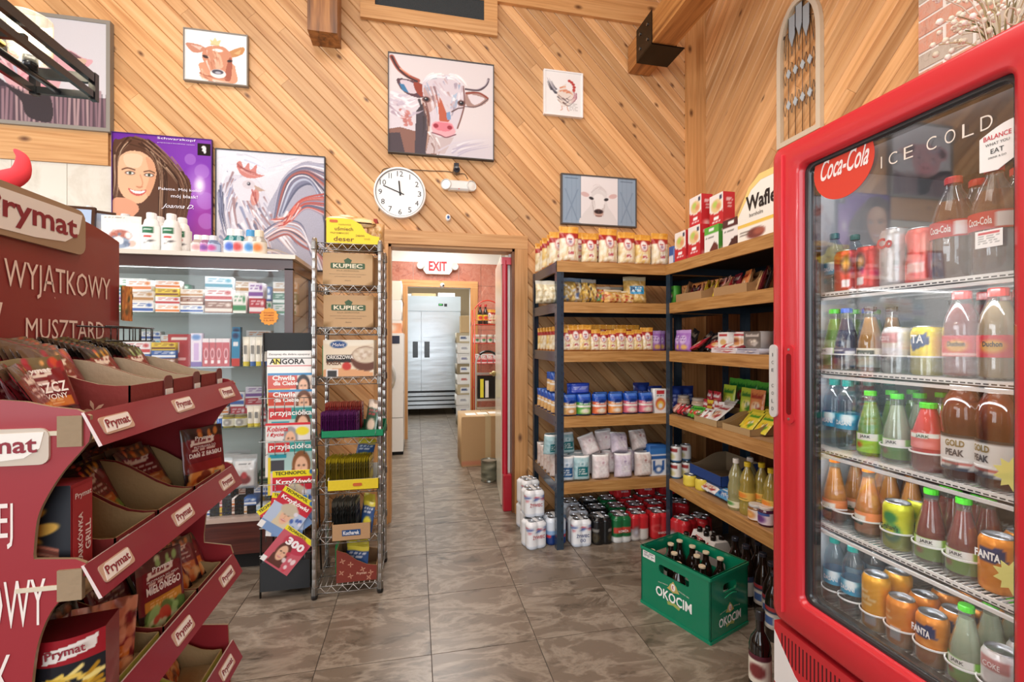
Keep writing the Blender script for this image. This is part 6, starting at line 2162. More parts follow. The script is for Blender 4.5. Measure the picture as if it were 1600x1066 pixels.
for i, (yc, w_) in enumerate([(1.01, .13), (1.16, .15), (1.32, .15)]):
 o_ = DP('ebx%d' % i, BXT(w_, 'b09468', '8a2c2a', hf=.045, hb=.12), yc, -.645, z0, f'kraft spice box with maroon outside, {ORD[i]} from the camera on the second tier', 'display box', 'spice boxes on the second tier')
 B().box(-.014, -.0015, -.008, .014, 0, .008, 'ece8e2').obj('price_ticket', 'paper', o_, (-w_ / 2 + .022, -.119, .03))
 for j in range(6 if i else 4):
  k = ('grill', 'pepper', 'bean')[i]
  DP('sa_' + k, SAC[k], yc, -.74 + j * .02, z0 + .005, f'dark spice sachet, {ORD[j]} from back in the {ORD[i]} second tier box', 'sachet', 'sachets in the second tier boxes', tilt=(-.35 - .1 * (j % 3), 0), rz=rnd.uniform(-.25, .25), sc=(1.1, 1, .9))
p = sachet_paint('3a2420', FD['bean'], 44, 60, band='b8402c')
p.rect(.1, .56, .9, .72, '8a2424')
o_ = DP('fasoli', bag('dish_seasoning_sachet', p, .115, .165, .012, 'gloss', stand=False, seal=1.1, crink=.12, seed=5), 1.375, -.555, z0 + .006, 'big seasoning sachet with beans and tomato picture at the far end of the second tier', 'sachet', tilt=(-.12, 0), rz=-.55, sc=(1, 1, .97))
text('DAŃ Z FASOLI', .088, .016, 'f6ece6', o_, (0, -.0085, .094), bold=.02)
text('PRZYPRAWA DO', .06, .007, 'f6ece6', o_, (0, -.0085, .112))
text('Prymat', .05, .014, 'f4ece4', o_, (0, -.0085, .135), bold=.02)

# third tier: floor .66
z0 = RT[2] - .046
p = Pt(64, 90, '23252a')
p.rect(0, 0, 1, .24, 'a0222c').poly([(.32, .10), (.93, .03), (.9, .16), (.3, .22)], 'f2ece4')
rs_ = random.Random(5)
for k in range(60):
 x, y, a = rs_.uniform(.1, .8), rs_.uniform(.36, .74), rs_.uniform(-1, 1)
 p.line([(x, y), (x + .2 * math.cos(a), y + .12 * math.sin(a))], .045, rs_.choice(['d8b040', 'e8c860', 'c89830', 'f0dc88', 'b88a28']))
p.rect(0, .82, 1, 1, 'd89a60').words(.3, .76, .9, .81, 'f0ece4', 1)
def tub():
 """box with a bowed front and sunken lid"""
 n = 24
 b_ = B()
 w_, h_ = .135, .17
 X = np.linspace(-w_ / 2, w_ / 2, p.nx)
 Yf = -.028 * (1 - (X / (w_ / 2)) ** 2)
 Z = np.linspace(h_, 0, p.ny)[:, None]
 b_.grid(np.stack([X[None] + 0 * Z, Yf[None] + 0 * Z, Z + 0 * X[None]], -1), p.A)
 rim = [(x, y, h_) for x, y in zip(X[::6], Yf[::6])] + [(X[-1], Yf[-1], h_)]
 b_.add(rim + [(w_ / 2, .07, h_), (-w_ / 2, .07, h_)], [tuple(range(len(rim) + 2))], '6e1620')
 b_.add([(w_ / 2, 0, 0), (w_ / 2, .07, 0), (w_ / 2, .07, h_), (w_ / 2, 0, h_)], [(0, 1, 2, 3)], '8a2028')
 b_.add([(-w_ / 2, .07, 0), (-w_ / 2, 0, 0), (-w_ / 2, 0, h_), (-w_ / 2, .07, h_)], [(0, 1, 2, 3)], '8a2028')
 b_.add([(w_ / 2, .07, 0), (-w_ / 2, .07, 0), (-w_ / 2, .07, h_), (w_ / 2, .07, h_)], [(0, 1, 2, 3)], '8a2028')
 o = b_.obj('seasoning_tub', 'gloss')
 text('Prymat', .066, .018, '8c2230', o, (.012, -.030, .149), rot=(0, -.1, 0), bold=.02)
 text('PRZYPRAWA', .075, .010, 'f4f0ea', o, (.0, -.0295, .034), rot=(0, -.1, 0), bold=.01)
 return o
put('tub', tub, (-.565, .885, z0 + .0), .18, 'rounded seasoning tub with fried potato picture standing at the near end of third tier', 'seasoning tub', sc=(.78, .78, 1.0))
for i, (yc, w_, kc) in enumerate([(1.02, .14, 'a8a03c'), (1.18, .15, '8a2c2a'), (1.33, .14, '8a2c2a')]):
 DP('fbx%d' % i, BXT(w_, 'a98f64', kc, hf=.04, hb=.12), yc, -.645, z0, f'{("yellow-rimmed", "maroon", "maroon")[i]} kraft spice box, {ORD[i]} from the camera on the third tier', 'display box', 'spice boxes on the third tier')
 for j in range(5):
  k = ('grill', 'green', 'bean')[i]
  DP('sa_' + k, SAC[k], yc, -.73 + j * .022, z0 + .005, f'dark spice sachet, {ORD[j]} from back in the {ORD[i]} third tier box', 'sachet', 'sachets in the third tier boxes', tilt=(-.3 - .1 * (j % 3), 0), rz=rnd.uniform(-.3, .3), sc=(1.1, 1, .9))
DP('meat', bag('meat_seasoning_sachet', sachet_paint('7a4a38', FD['grill'], 34, 48).speck(60, ['c87858', 'e0a080', '8a4a38', 'd89070'], .06, (0, .0, 1, .6), 1.5), .115, .15, .012, 'gloss', stand=False, seal=1.1, crink=.15, seed=6), .965, -.565, z0 + .01, 'seasoning sachet covered with meat strips picture, leaning on the yellow-rimmed box', 'sachet', tilt=(-.25, .25), rz=-.5)
p = sachet_paint('5c3430', FD['green'], 44, 60, band='c8862c')
o_ = DP('mielone', bag('mince_seasoning_sachet', p, .115, .16, .012, 'gloss', stand=False, seal=1.1, crink=.12, seed=7), 1.165, -.555, z0 + .01, 'seasoning sachet with herb bowl picture and white lettering in the middle of third tier', 'sachet', tilt=(-.15, .05), rz=-.35)
text('MIELONEGO', .085, .018, 'f6ece6', o_, (0, -.0085, .09), bold=.02)
text('PRZYPRAWA DO MIĘSA', .08, .006, 'f6ece6', o_, (0, -.0085, .108))
text('Prymat', .05, .013, 'f4ece4', o_, (0, -.0085, .13), bold=.02)
for i in range(7):
 DP('sa_bean', SAC['bean'], 1.25 + .024 * i, -.60 + .01 * (i % 3), z0 + .012, f'orange and red spice sachet, {ORD[i]} of those leaning at the far end, third tier', 'sachet', 'leaning sachets on the third tier', tilt=(-.5, 0), rz=rnd.uniform(-.8, -.2), sc=.8)
# fourth tier: floor .41
z0 = RT[3] - .046
for i, (yc, w_) in enumerate([(1.0, .16), (1.18, .15), (1.34, .13)]):
 DP('gbx%d' % i, BXT(w_, 'a98f64', ('8a2c2a', '8a2c2a', 'b0a43c')[i], hf=.04, hb=.12), yc, -.645, z0, f'kraft spice box, {ORD[i]} from the camera on the lowest tier', 'display box', 'spice boxes on the lowest tier')
 for j in range(5):
  k = ('grill', 'bean', 'bean')[i]
  DP('sa_' + k, SAC[k], yc, -.73 + j * .03, z0 + .005, f'spice sachet, {ORD[j]} from back in the {ORD[i]} lowest tier box', 'sachet', 'sachets in the lowest tier boxes', tilt=(-.35, 0), rz=rnd.uniform(-.3, .3), sc=(1.1, 1, .9))

# ================================================================ GLASS CABINET
CX0, CX1, CY0, CY1 = -2.25, -.70, 2.85, 3.35
cb = empty('glass_cabinet', ((CX0 + CX1) / 2, (CY0 + CY1) / 2, 0))
tag(cb, 'tall glass display cabinet with dark reddish wood frame and medicine boxes inside', 'display cabinet')
FC = '4a2c28'
def cbx(nm, mat, *bx, c=FC):
 b_ = B()
 for q in bx: b_.box(*q, c)
 return wobj(b_, nm, mat, cb)
bevel(cbx('counter_top', 'gloss', (CX0, CY0 - .03, 1.782, CX1 + .02, CY1, 1.806), c='d9d3c6'), .008, 3)
cbx('top_rail', 'gloss', (CX0, CY0, 1.722, CX1, CY0 + .04, 1.782))
cbx('top_panel', 'gloss', (CX0, CY0 + .04, 1.74, CX1, CY1, 1.782), c='6a5a52')
cbx('side_rail', 'gloss', (CX1 - .03, CY0 + .04, 1.722, CX1, CY1, 1.74))
for x, y in ((CX1 - .045, CY0), (CX1 - .03, CY1 - .03), (CX0, CY0)):
 cbx('corner_post', 'gloss', (x, y, .2, x + (.045 if y == CY0 else .03), y + .03, 1.73))
cbx('base_panel', 'mahogany', (CX0, CY0 - .005, .10, CX1, CY1, .285), c='ffffff')
cbx('base_ledge', 'gloss', (CX0, CY0 - .012, .285, CX1 + .004, CY1, .307), c='b9a498')
cbx('kick_board', 'matte', (CX0, CY0 + .05, 0, CX1 - .04, CY1, .10), c='14110f')
cbx('back_board', 'paper', (CX0, CY1 - .012, .3, CX1, CY1, 1.74), c='b8c4bf')
cbx('front_pane', 'cabinet_glass', (CX0 + .04, CY0 + .012, .307, CX1 - .045, CY0 + .017, 1.722))
cbx('side_pane', 'cabinet_glass', (CX1 - .014, CY0 + .03, .307, CX1 - .009, CY1 - .03, 1.722))
SH = [.309, .809, 1.164, 1.471]
for z in SH[1:]:
 cbx('glass_shelf', 'clear', (CX0 + .03, CY0 + .04, z - .008, CX1 - .03, CY1 - .02, z), c='a9c8c4')
cbx('light_tube', 'led', (CX0 + .1, CY0 + .06, 1.725, CX1 - .1, CY0 + .075, 1.737), c='ffffff')
l = area('cabinet_light', (-1.45, 2.95, 1.715), (0, 0, 0), 1.2, .05, 2.2)
# orange price burst stuck on the pane
st_ = ay(435, 495, CY0 + .01)
pts = [((.052 if i % 2 else .045) * math.cos(i * PI / 14), (.052 if i % 2 else .045) * math.sin(i * PI / 14)) for i in range(28)]
so = B().prism(pts, 1, -.001, 0, 'f0a040').obj('price_burst', 'paper', None, (st_.x - .05, CY0 + .010, st_.z))
tag(so, 'round orange price burst sticker on the cabinet glass', 'sticker')
for i, s_ in enumerate(('KOLAGEN', 'WITAMINY', 'NOWOŚĆ', '12,99')):
 text(s_, .055, .010, 'a84820', so, (0, -.002, .022 - i * .015), bold=.01)

MC = [('f2f0ec', '2c5ca8', 'blue-banded'), ('eef0f0', 'c23a3c', 'red-banded'), ('f0efe8', '3a8a58', 'green-banded'), ('e8e2d8', 'b8864c', 'tan-banded'), ('2f62a8', 'e8eef4', 'deep blue'), ('e6c838', '7a4a1c', 'yellow'),
      ('b8283a', 'f0e4e4', 'crimson'), ('e9e4ee', '7a4a9a', 'violet-banded'), ('dfeaf0', '4aa0b8', 'teal-banded'), ('3a7a5a', 'e8f0e8', 'green'), ('8a5a44', 'e8dcd0', 'brown'), ('f4f2ee', 'e0803a', 'orange-banded')]
def med(i, w_, h_, d):
 a, c, _ = MC[i]
 p = Pt(14, 12, a)
 p.rect(0, .62, 1, .85, c).words(.1, .15, .7, .5, c, 2).ell(.85, .3, .1, .16, c)
 return carton('medicine_box', w_, h_, d, p, a)
rm = random.Random(21)
SZ = [(.13, .06), (.10, .05), (.08, .09), (.12, .045), (.07, .12), (.14, .07)]
cnt = {}
def fill(zi, x0, x1, y, nm, hmax, stack=.0, rows='front'):
 x = x0
 n = -1
 while x < x1:
  i = rm.randrange(len(MC))
  s_ = rm.randrange(6)
  w_, h_ = SZ[s_]
  if h_ > hmax: continue
  z = SH[zi] + .0005
  ns = 1 + (rm.random() < stack) + (rm.random() < stack) + (rm.random() < stack * .5)
  n += 1
  for k in range(ns):
   if z + h_ > SH[zi] + .23: break
   if k: i = rm.randrange(len(MC))
   key = f'md{i}_{s_}'
   put(key, med(i, w_, h_, .06), (x + w_ / 2, y, z), rm.uniform(-.1, .1), f'{MC[i][2]} medicine box, {nm} {rows} row, {ORD[n]} from left, {ORD[k]} up', 'medicine box', 'medicine boxes in the cabinet')
   z += h_ + .001
  x += w_ + rm.uniform(.004, .015)
fill(3, -1.72, -.90, 2.97, 'top glass shelf', .12, .8)
fill(3, -1.72, -.80, 3.15, 'top glass shelf', .12, .9, 'back')
fill(2, -1.62, -1.36, 2.99, 'middle glass shelf', .12, .7)
fill(2, -1.62, -.80, 3.17, 'middle glass shelf', .12, .9, 'back')
fill(1, -1.40, -.78, 3.17, 'lower glass shelf', .12, .9, 'back')
fill(0, -1.42, -.78, 3.17, 'cabinet floor', .12, .9, 'back')
# named goods on the middle shelf: red gift box, toothpastes, deodorant tubes
def CP(key, build, px, zi, label, cat, grp=None, y=2.94, rz=0.0, sc=None, tilt=(0, 0), dz=.0005):
 return put(key, build, (ay(px, 533, y).x, y, SH[zi] + dz), rz, label, cat, grp, tilt, sc)
p = Pt(18, 26, 'b0242c'); p.rect(.15, .1, .85, .17, 'f0e0dc').poly([(.15, .3), (.5, .26), (.5, .6), (.3, .5)], 'f0e4d8').rect(.1, .75, .8, .83, 'e8b0ac')
CP('gr', carton('gift_box', .115, .185, .06, p, '94202a'), 284, 2, 'tall red box with cream shield on the middle glass shelf', 'box', y=3.02)
p = Pt(16, 26, 'c02430'); p.rect(0, .0, 1, .12, 'e8e0e0'); p.ell(.5, .55, .3, .2, 'f0dcdc').ell(.5, .55, .22, .15, 'a81c28').rect(.3, .8, .7, .9, 'f4e8e8')
for i, px in enumerate((324, 334, 344, 355)):
 CP('tp', carton('toothpaste_box', .036, .16, .036, p, 'a81c28', 'e8e4e4'), px, 2, f'red upright toothpaste box, {ORD[i]} from left of four', 'toothpaste', 'red toothpaste boxes')
p = Pt(14, 26, 'e6dcea'); p.ell(.5, .12, .4, .08, '3a7ac0').rect(.25, .3, .75, .8, 'c8a8d8').rect(.0, .85, 1, 1, '6a4aa0')
CP('tv', carton('toothpaste_box', .055, .19, .036, p, 'd0b8d8'), 309, 2, 'white and violet upright toothpaste box left of the red ones', 'toothpaste')
p = Pt(14, 26, '2a8ab4'); p.ell(.5, .12, .4, .08, '14305c').rect(.2, .3, .8, .4, 'e8f0f4').rect(0, .8, 1, 1, 'c83a34')
CP('tb', carton('toothpaste_box', .042, .20, .036, p, '2478a0'), 370, 2, 'tall turquoise toothpaste box right of the red ones', 'toothpaste')
CP('tb', None, 371, 2, 'tall turquoise toothpaste box behind its twin', 'toothpaste', y=3.05, sc=(1, 1, 1.15))
def tube_(c, capc):
 def f():
  o = B().lathe([(0, .0), (.017, .0), (.018, .025)], capc, n=16).obj('cream_tube', 'gloss')
  n = 16
  V = []
  for z, a, b2 in ((.025, .018, .018), (.10, .019, .015), (.17, .022, .003)):
   V += [(a * math.cos(2 * PI * i / n), b2 * math.sin(2 * PI * i / n), z) for i in range(n)]
  B().add(V, [(r * n + i, r * n + (i + 1) % n, (r + 1) * n + (i + 1) % n, (r + 1) * n + i) for r in range(2) for i in range(n)] + [tuple(2 * n + i for i in range(n))], c).obj('tube_body', 'gloss', o)
  B().box(-.008, -.0185, .07, .008, -.018, .12, '8a8a84').obj('label', 'paper', o)
  return o
 return f
for i, (px, c, k) in enumerate([(385, 'efe9d8', 'e0cc3c'), (396, 'e9e6dc', '2c62a8'), (405, 'e6e4de', 'e0cc3c'), (413, 'ece8dc', '2c62a8')]):
 CP(f'ct{i % 2}', tube_(c, k), px, 2, f'pale cream tube standing on its {("yellow", "blue")[i % 2]} cap, {ORD[i]} from left beside turquoise box', 'cream tube', 'cream tubes in the cabinet')
 CP(f'ct{i % 2}', tube_(c, k), px + 4, 2, f'pale cream tube in the back row, {ORD[i]} from left', 'cream tube', 'cream tubes in the cabinet', y=3.06)
# lower shelf: small jars and tubes; cabinet floor: zip pouches
p = Pt(30, 12, 'e8e8d8'); p.ell(.5, .5, .08, .4, '3a3a3c').ell(.5, .5, .05, .25, 'e8e8e0')
for i, px in enumerate((358, 377)):
 CP('hj', jar('honey_jar', 'a89a3c', '8a7f50', p, .034, .07), px, 1, f'little olive honey jar, {("left", "right")[i]} of two on the lower glass shelf', 'jar', 'little honey jars in the cabinet')
CP('bt', jar('pill_tub', '2c6ab8', 'e8e8e8', None, .02, .06), 345, 1, 'small blue tub left of the honey jars', 'tub')
for i, px in enumerate((392, 402)):
 CP('ct0', None, px, 1, f'cream tube on the lower glass shelf, {("left", "right")[i]} one', 'cream tube', 'cream tubes in the cabinet', sc=(1, 1, .7))
p = Pt(22, 30, 'c3c9c9'); p.rect(.12, .2, .88, .92, 'e6e4e0').words(.25, .26, .75, .34, '5a5a5a', 1).ell(.5, .72, .26, .14, '8a3a3c').ell(.5, .6, .12, .1, 'c8484c')
for i, (px, y) in enumerate(((357, 3.0), (383, 2.96), (372, 3.08))):
 CP('zp', bag('zip_pouch', p, .135, .2, .03, 'foil', seed=9), px, 0, f'silver zip pouch with white label on the cabinet floor, {ORD[i]} of three', 'pouch', 'silver zip pouches', y=y, dz=.13)
for i in range(9):
 px = 330 + (i % 5) * 19
 CP(f'md{(i * 5) % 12}_3', med((i * 5) % 12, *SZ[3], .06), px, 0, f'flat medicine box on the cabinet floor front, {ORD[i % 5]} from left, {("lower", "upper")[i // 5]} layer', 'medicine box', 'medicine boxes in the cabinet', y=2.93, dz=.001 + .047 * (i // 5), sc=(.95, 1.2, 1))
for i in range(6):
 px = 345 + i * 12
 CP(f'md{(i * 7 + 1) % 12}_0', med((i * 7 + 1) % 12, *SZ[0], .06), px, 0, f'medicine box stacked at mid height on the cabinet floor, {ORD[i]} from left', 'medicine box', 'medicine boxes in the cabinet', y=3.03, dz=.001 + .062 * (i % 2))

# ---- on top of the cabinet
zt_ = 1.8065
def TP(key, build, px, y, label, cat, grp=None, rz=0.0, sc=None, tilt=(0, 0)):
 return put(key, build, (ay(px, 533, y).x, y, zt_), rz, label, cat, grp, tilt, sc)
p = Pt(30, 34, 'eee8dc'); p.words(.1, .06, .6, .1, '8a8a88', 1).rect(.05, .2, .95, .98, 'e4e8ec').ell(.5, .55, .28, .16, 'b06a5c').ell(.45, .75, .3, .16, '8a9ab0').speck(14, ['d8b0a0', 'f4f0ec', '6a7890'], .06, (.2, .4, .8, .95), 1.2)
TP('cd', bag('picture_calendar', p, .195, .20, .03, 'film', seal=1.3, seed=2), 190, 2.93, 'square plastic-wrapped picture pack beside the white powder bottles', 'picture pack', sc=(1, .6, 1))
p = Pt(30, 20, 'f4f3ef'); p.rect(.40, .06, .60, .40, '1c6a44').rect(.43, .2, .57, .26, 'cfe4d8').rect(.42, .52, .58, .6, 'c8443c').speck(7, ['3c3c40'], .02, (.4, .7, .6, .95), 1.2)
PB = [(0, 0), (.042, 0), (.045, .006), (.041, .09), (.036, .14), (.030, .165), (.022, .175), (.022, .178)]
PWD = bottle('powder_bottle', [(r_, z_, 'f1f0ec') for r_, z_ in PB], 'gloss', ('f4f3f0', .022, .176, .205), (p, .03, .135, .0435))
for i, (px, y) in enumerate([(237, 2.92), (268, 2.92), (249, 3.0), (285, 3.0)]):
 TP('pb', PWD, px, y, f'white talc bottle with green label, {("front left", "front right", "back left", "back right")[i]} of four', 'bottle', 'white talc bottles on the cabinet', sc=1.08)
SB = [(0, 0), (.026, 0), (.028, .004), (.028, .05), (.018, .062), (.016, .066)]
def sbot(c, capc, lab_, h=1.0):
 pp = Pt(26, 12, lab_[0]); pp.ell(.5, .5, .1, .35, lab_[1]).words(.38, .2, .62, .5, lab_[2], 1)
 return bottle('small_bottle', [(r_, z_ * h, c) for r_, z_ in SB], 'tinted', (capc, .017, .064 * h, .085 * h), (pp, .01, .046 * h, .0286))
for i, (px, args, d_) in enumerate([(310, ('e6d8cc', 'f0ece8', ('eee6e0', 'c8989c', '8a8a88')), 'small cream tub left of the row on the cabinet'), (322, ('c88ab8', 'e8e4e8', ('d89ac8', '7a4a9a', 'f0f0f0')), 'small pink and violet bottle on the cabinet'),
                                  (334, ('9ab0d8', 'd8d8e0', ('b8c4e0', 'c04a8c', '3a5a9a')), 'small pale blue bottle with pink label on the cabinet')]):
 TP(f'sb{i}', sbot(*args), px, 2.93, d_, 'bottle', sc=1.3)
for i, (px, args, d_) in enumerate([(362, ('2aa8a8', 'f0efee', ('e8f0f4', '4a6ac8', 'c83a44')), 'small teal mouthwash bottle with white cap'), (374, ('2a98a0', 'e8e8ea', ('f0e8e8', 'c84a4a', '3a8a9a')), 'second teal mouthwash bottle, further right'),
                                  (392, ('e9e4dc', '4a9ad0', ('e8eef4', '4a8ac8', 'e07030')), 'white bottle with blue cap at right on the cabinet'), (405, ('dcd8cc', 'e8ddc8', ('ece6d8', 'e07838', 'c8c0a8')), 'white bottle with orange label at right on the cabinet')]):
 TP(f'sd{i}', sbot(*args, h=1.35), px, 2.94, d_, 'bottle', sc=(1.45, 1.45, 1.35))
JG = [(0, 0), (.06, 0), (.062, .01), (.06, .1), (.05, .14), (.02, .16), (.018, .17)]
TP('jg', bottle('water_jug', [(r_, z_, 'd4dad8') for r_, z_ in JG], 'tinted', ('dfe2e0', .02, .17, .19)), 196, 3.12, 'translucent rounded plastic jug behind the picture pack', 'jug', sc=(1.1, 1.1, 1.35))
TP('jg', None, 216, 3.18, 'translucent plastic jug half hidden right of the other', 'jug', sc=(.7, .7, 1.15))
TP('jg', None, 140, 3.16, 'translucent plastic jug behind the small picture frames', 'jug', sc=(.8, .8, 1.6))
p = Pt(20, 26, 'a8bcd8'); p.ell(.5, .5, .4, .3, 'c8d4e4').ell(.5, .8, .5, .3, '7a94b4').speck(8, ['e8e0dc', '8a6a5c'], .07, (.2, .3, .8, .9), 1.2)
def frame_():
 r = B().box(-.06, -.006, 0, .06, .012, .17, '4a3226').obj('small_picture_frame', 'gloss')
 flat(p, .098, .148, -.0068, .011).obj('print', 'paper', r)
 return r
for i, px in enumerate((118, 152, 163)):
 TP('frm', frame_, px, 2.93 + .075 * i, f'small dark picture frame with blue print standing on the cabinet, {ORD[i]} from left', 'picture frame', 'small frames on the cabinet', rz=(.1, .5, .8)[i], tilt=(-.08, 0), sc=(1.35, 1, 1.45))
# horned red plush behind the stand
hc_ = empty('red_plush_toy', (-1.30, 1.66, 1.62))
tag(hc_, 'bright red plush toy with curved horns peeping over the spice stand', 'plush toy')
b_ = B()
b_.ball((0, 0, .09), .095, 'e8333c', 20, 14, (1.0, .9, 1.15))
b_.obj('head', 'matte', hc_)
for sg in (-1, 1):
 pts = spline([(sg * .05, 0, .16), (sg * .09, 0, .175), (sg * .125, 0, .20), (sg * .13, 0, .245), (sg * .11, 0, .27)], False, 5)
 hb = B()
 n = len(pts)
 V, f = [], []
 for i, q in enumerate(pts):
  r = .03 * (1 - (i / (n - 1)) ** 1.6) + .004
  a, c = pts[max(i - 1, 0)], pts[min(i + 1, n - 1)]
  d = Vector(c) - Vector(a); d.normalize()
  u_ = Vector((0, 1, 0)); w_ = d.cross(u_)
  V += [tuple(Vector(q) + (u_ * math.cos(2 * PI * k / 10) + w_ * math.sin(2 * PI * k / 10)) * r) for k in range(10)]
 for i in range(n - 1):
  f += [(i * 10 + k, i * 10 + (k + 1) % 10, (i + 1) * 10 + (k + 1) % 10, (i + 1) * 10 + k) for k in range(10)]
 f.append(tuple((n - 1) * 10 + k for k in range(10)))
 hb.add(V, f, 'f0414a')
 hb.obj('horn', 'matte', hc_)
hp_ = B().box(-.12, -.08, 0, .12, .09, .03, 'c02a30').obj('collar', 'matte', hc_)
stb = B().cbox(-.13, -.10, 0, .13, .10, 1.62, .01, 'b08a5c').obj('carton_stack', 'cardboard', None, (-1.30, 1.66, 0))
tag(stb, 'tall plain cardboard column behind the spice stand carrying the red plush', 'box')

# ================================================================ WIRE TOWER
TX0, TX1, TY0, TY1 = -.504, -.183, 2.465, 2.80
tw = empty('wire_shelf_tower', ((TX0 + TX1) / 2, (TY0 + TY1) / 2, 0))
tag(tw, 'tall narrow chrome wire shelf tower left of the doorway', 'shelf tower')
CHR = 'b4b2ae'
for x in (TX0, TX1):
 for y in (TY0, TY1):
  b_ = B()
  pr = [(0, .03), (.0125, .03)]
  z = .05
  while z < 1.80:
   pr += [(.0125, z), (.0118, z + .002), (.0118, z + .004), (.0125, z + .006)]
   z += .0508
  pr += [(.0125, 1.825), (.010, 1.833), (0, 1.834)]
  b_.lathe(pr, CHR, n=12, cx=x, cy=y)
  po = wobj(b_, 'post', 'steelwire', tw)
  b_ = B().lathe([(0, 0), (.014, 0), (.017, .008), (.017, .022), (.0125, .03)], '151515', n=12, cx=x, cy=y)
  wobj(b_, 'foot', 'gloss', tw)
TZ = [1.81, 1.596, 1.379, 1.122, .813, .563, .307, .057]
for z in TZ:
 b_ = B()
 for zz in (z, z - .034):
  b_.tube([(TX0, TY0, zz), (TX1, TY0, zz), (TX1, TY1, zz), (TX0, TY1, zz)], .0028, CHR, 6, closed=True)
 def zig(a, c):
  a, c = Vector(a), Vector(c)
  n = 12
  b_.tube([tuple(a + (c - a) * i / n + Vector((0, 0, -.001 if i % 2 else -.033))) for i in range(n + 1)], .0022, CHR, 5)
 zig((TX0, TY0, z), (TX1, TY0, z)); zig((TX1, TY0, z), (TX1, TY1, z)); zig((TX0, TY0, z), (TX0, TY1, z)); zig((TX0, TY1, z), (TX1, TY1, z))
 for i in range(1, 12):
  x = TX0 + (TX1 - TX0) * i / 12
  b_.tube([(x, TY0, z + .002), (x, TY1, z + .002)], .0016, CHR, 4)
 for i in range(1, 3):
  y = TY0 + (TY1 - TY0) * i / 3
  b_.tube([(TX0, y, z - .003), (TX1, y, z - .003)], .0025, CHR, 5)
 s_ = wobj(b_, 'wire_shelf', 'steelwire', tw)
 s_['kind'] = 'stuff'
 for x in (TX0, TX1):
  for y in (TY0, TY1):
   wobj(B().lathe([(.0126, z - .036), (.0165, z - .034), (.0155, z + .004), (.0126, z + .005)], '8e8c88', n=12, cx=x, cy=y), 'clamp', 'steelwire', tw)
TC = (TX0 + TX1) / 2
def WT(key, build, px, lv, label, cat, grp=None, y=None, rz=0.0, sc=None, tilt=(0, 0), dz=.004):
 y = y if y is not None else TY0 + .1
 return put(key, build, (ay(px, 533, y).x, y, TZ[lv] + dz), rz, label, cat, grp, tilt, sc)
p = Pt(8, 8, 'bd9a6c')
def kup():
 o = carton('kraft_carton', .245, .165, .26, Pt(6, 6, 'c09c70'), 'b08a5c', 'a98558')()
 B().prism(rrect(.17, .03, .006), 1, -.131, -.1302, '3c5a3a').obj('brand_band', 'paper', o, (0, 0, .10))
 B().prism([(-.012, .112), (-.02, .13), (0, .142), (.02, .13), (.012, .112)], 1, -.131, -.1302, '3c5a3a').obj('brand_leaf', 'paper', o)
 text('KUPIEC', .145, .022, 'e8dcc0', o, (0, -.1322, .10), bold=.03)
 text('DLA ZDROWIA', .11, .007, '7a6a44', o, (0, -.1312, .075))
 text('PRODUKT POLSKI - PRZECHOWYWAĆ W SUCHYM MIEJSCU', .18, .005, '4a4434', o, (0, -.1312, .057))
 text('OTWIERAĆ OSTROŻNIE', .13, .005, '4a4434', o, (0, -.1312, .045))
 text('FRONT', .03, .005, '4a4434', o, (0, -.1312, .024))
 return o
WT('kup', kup, 549, 1, 'kraft carton with dark green brand band, upper of the two on the chrome tower', 'carton', 'kraft cartons on the chrome tower', y=TY0 + .155)
WT('kup', None, 550, 2, 'kraft carton with dark green brand band, lower of the two on the chrome tower', 'carton', 'kraft cartons on the chrome tower', y=TY0 + .155)
# yellow display box on top with bread packets
yb_ = empty('yellow_display_box', (TC + .02, TY0 + .13, TZ[0] + .004))
tag(yb_, 'yellow dessert display box with brown handwriting on top of the chrome tower', 'display box')
side = [(-.125, 0), (.135, 0), (.135, .04), (.10, .045), (.07, .06), (.045, .10), (.0, .125), (-.05, .128), (-.125, .128)]
b_ = B().prism(side, 1, -.122, -.118, 'ead22c', 'c8a858').prism(side, 1, .118, .122, 'e0c62a', 'c8a858')
b_.box(-.125, -.118, 0, -.121, .118, .128, 'e0c62a').box(-.125, -.118, 0, .135, .118, .003, 'c8a858').box(.131, -.118, .003, .135, .118, .04, 'e0c62a')
b_.obj('box', 'paper', yb_)
B().prism(rrect(.04, .014, .006), 1, -.1235, -.1222, 'c8642c').obj('brand_oval', 'paper', yb_, (-.09, 0, .112))
for s_, x, z, w1, h1, c in (('NAPRAWDĘ', -.035, .095, .06, .010, 'a88a24'), ('uśmiech', -.04, .075, .09, .02, '7a4a1c'), ('PRZYJEMNOŚĆ', -.06, .052, .09, .012, '8a5a20'), ('ZABAWA', .04, .042, .045, .010, '8a5a20'), ('deser', -.04, .022, .10, .024, '7a4a1c'), ('smak', .075, .028, .03, .012, 'c09a30')):
 text(s_, w1, h1, c, yb_, (x, -.1235, z), bold=.01)
p = Pt(20, 16, 'd8a868'); p.speck(30, ['e8c890', 'b8803c', 'f0dcb8'], .08, (0, 0, 1, 1), 1.6).rect(0, .4, 1, .5, 'c84a3c', .5)
BRD = bag('crispbread_packet', p, .26, .11, .05, 'film', seal=1.2, crink=.15, seed=4)
put('brd', BRD, (TC + .0, TY0 + .10, TZ[0] + .138), 0, 'flat crispbread packet lying across the yellow box, lower', 'packet', 'crispbread packets', tilt=(-1.35, .04))
put('brd', None, (TC + .02, TY0 + .14, TZ[0] + .162), .1, 'flat crispbread packet lying across the yellow box, upper', 'packet', 'crispbread packets', tilt=(-1.35, .1), sc=(.7, .7, .7))
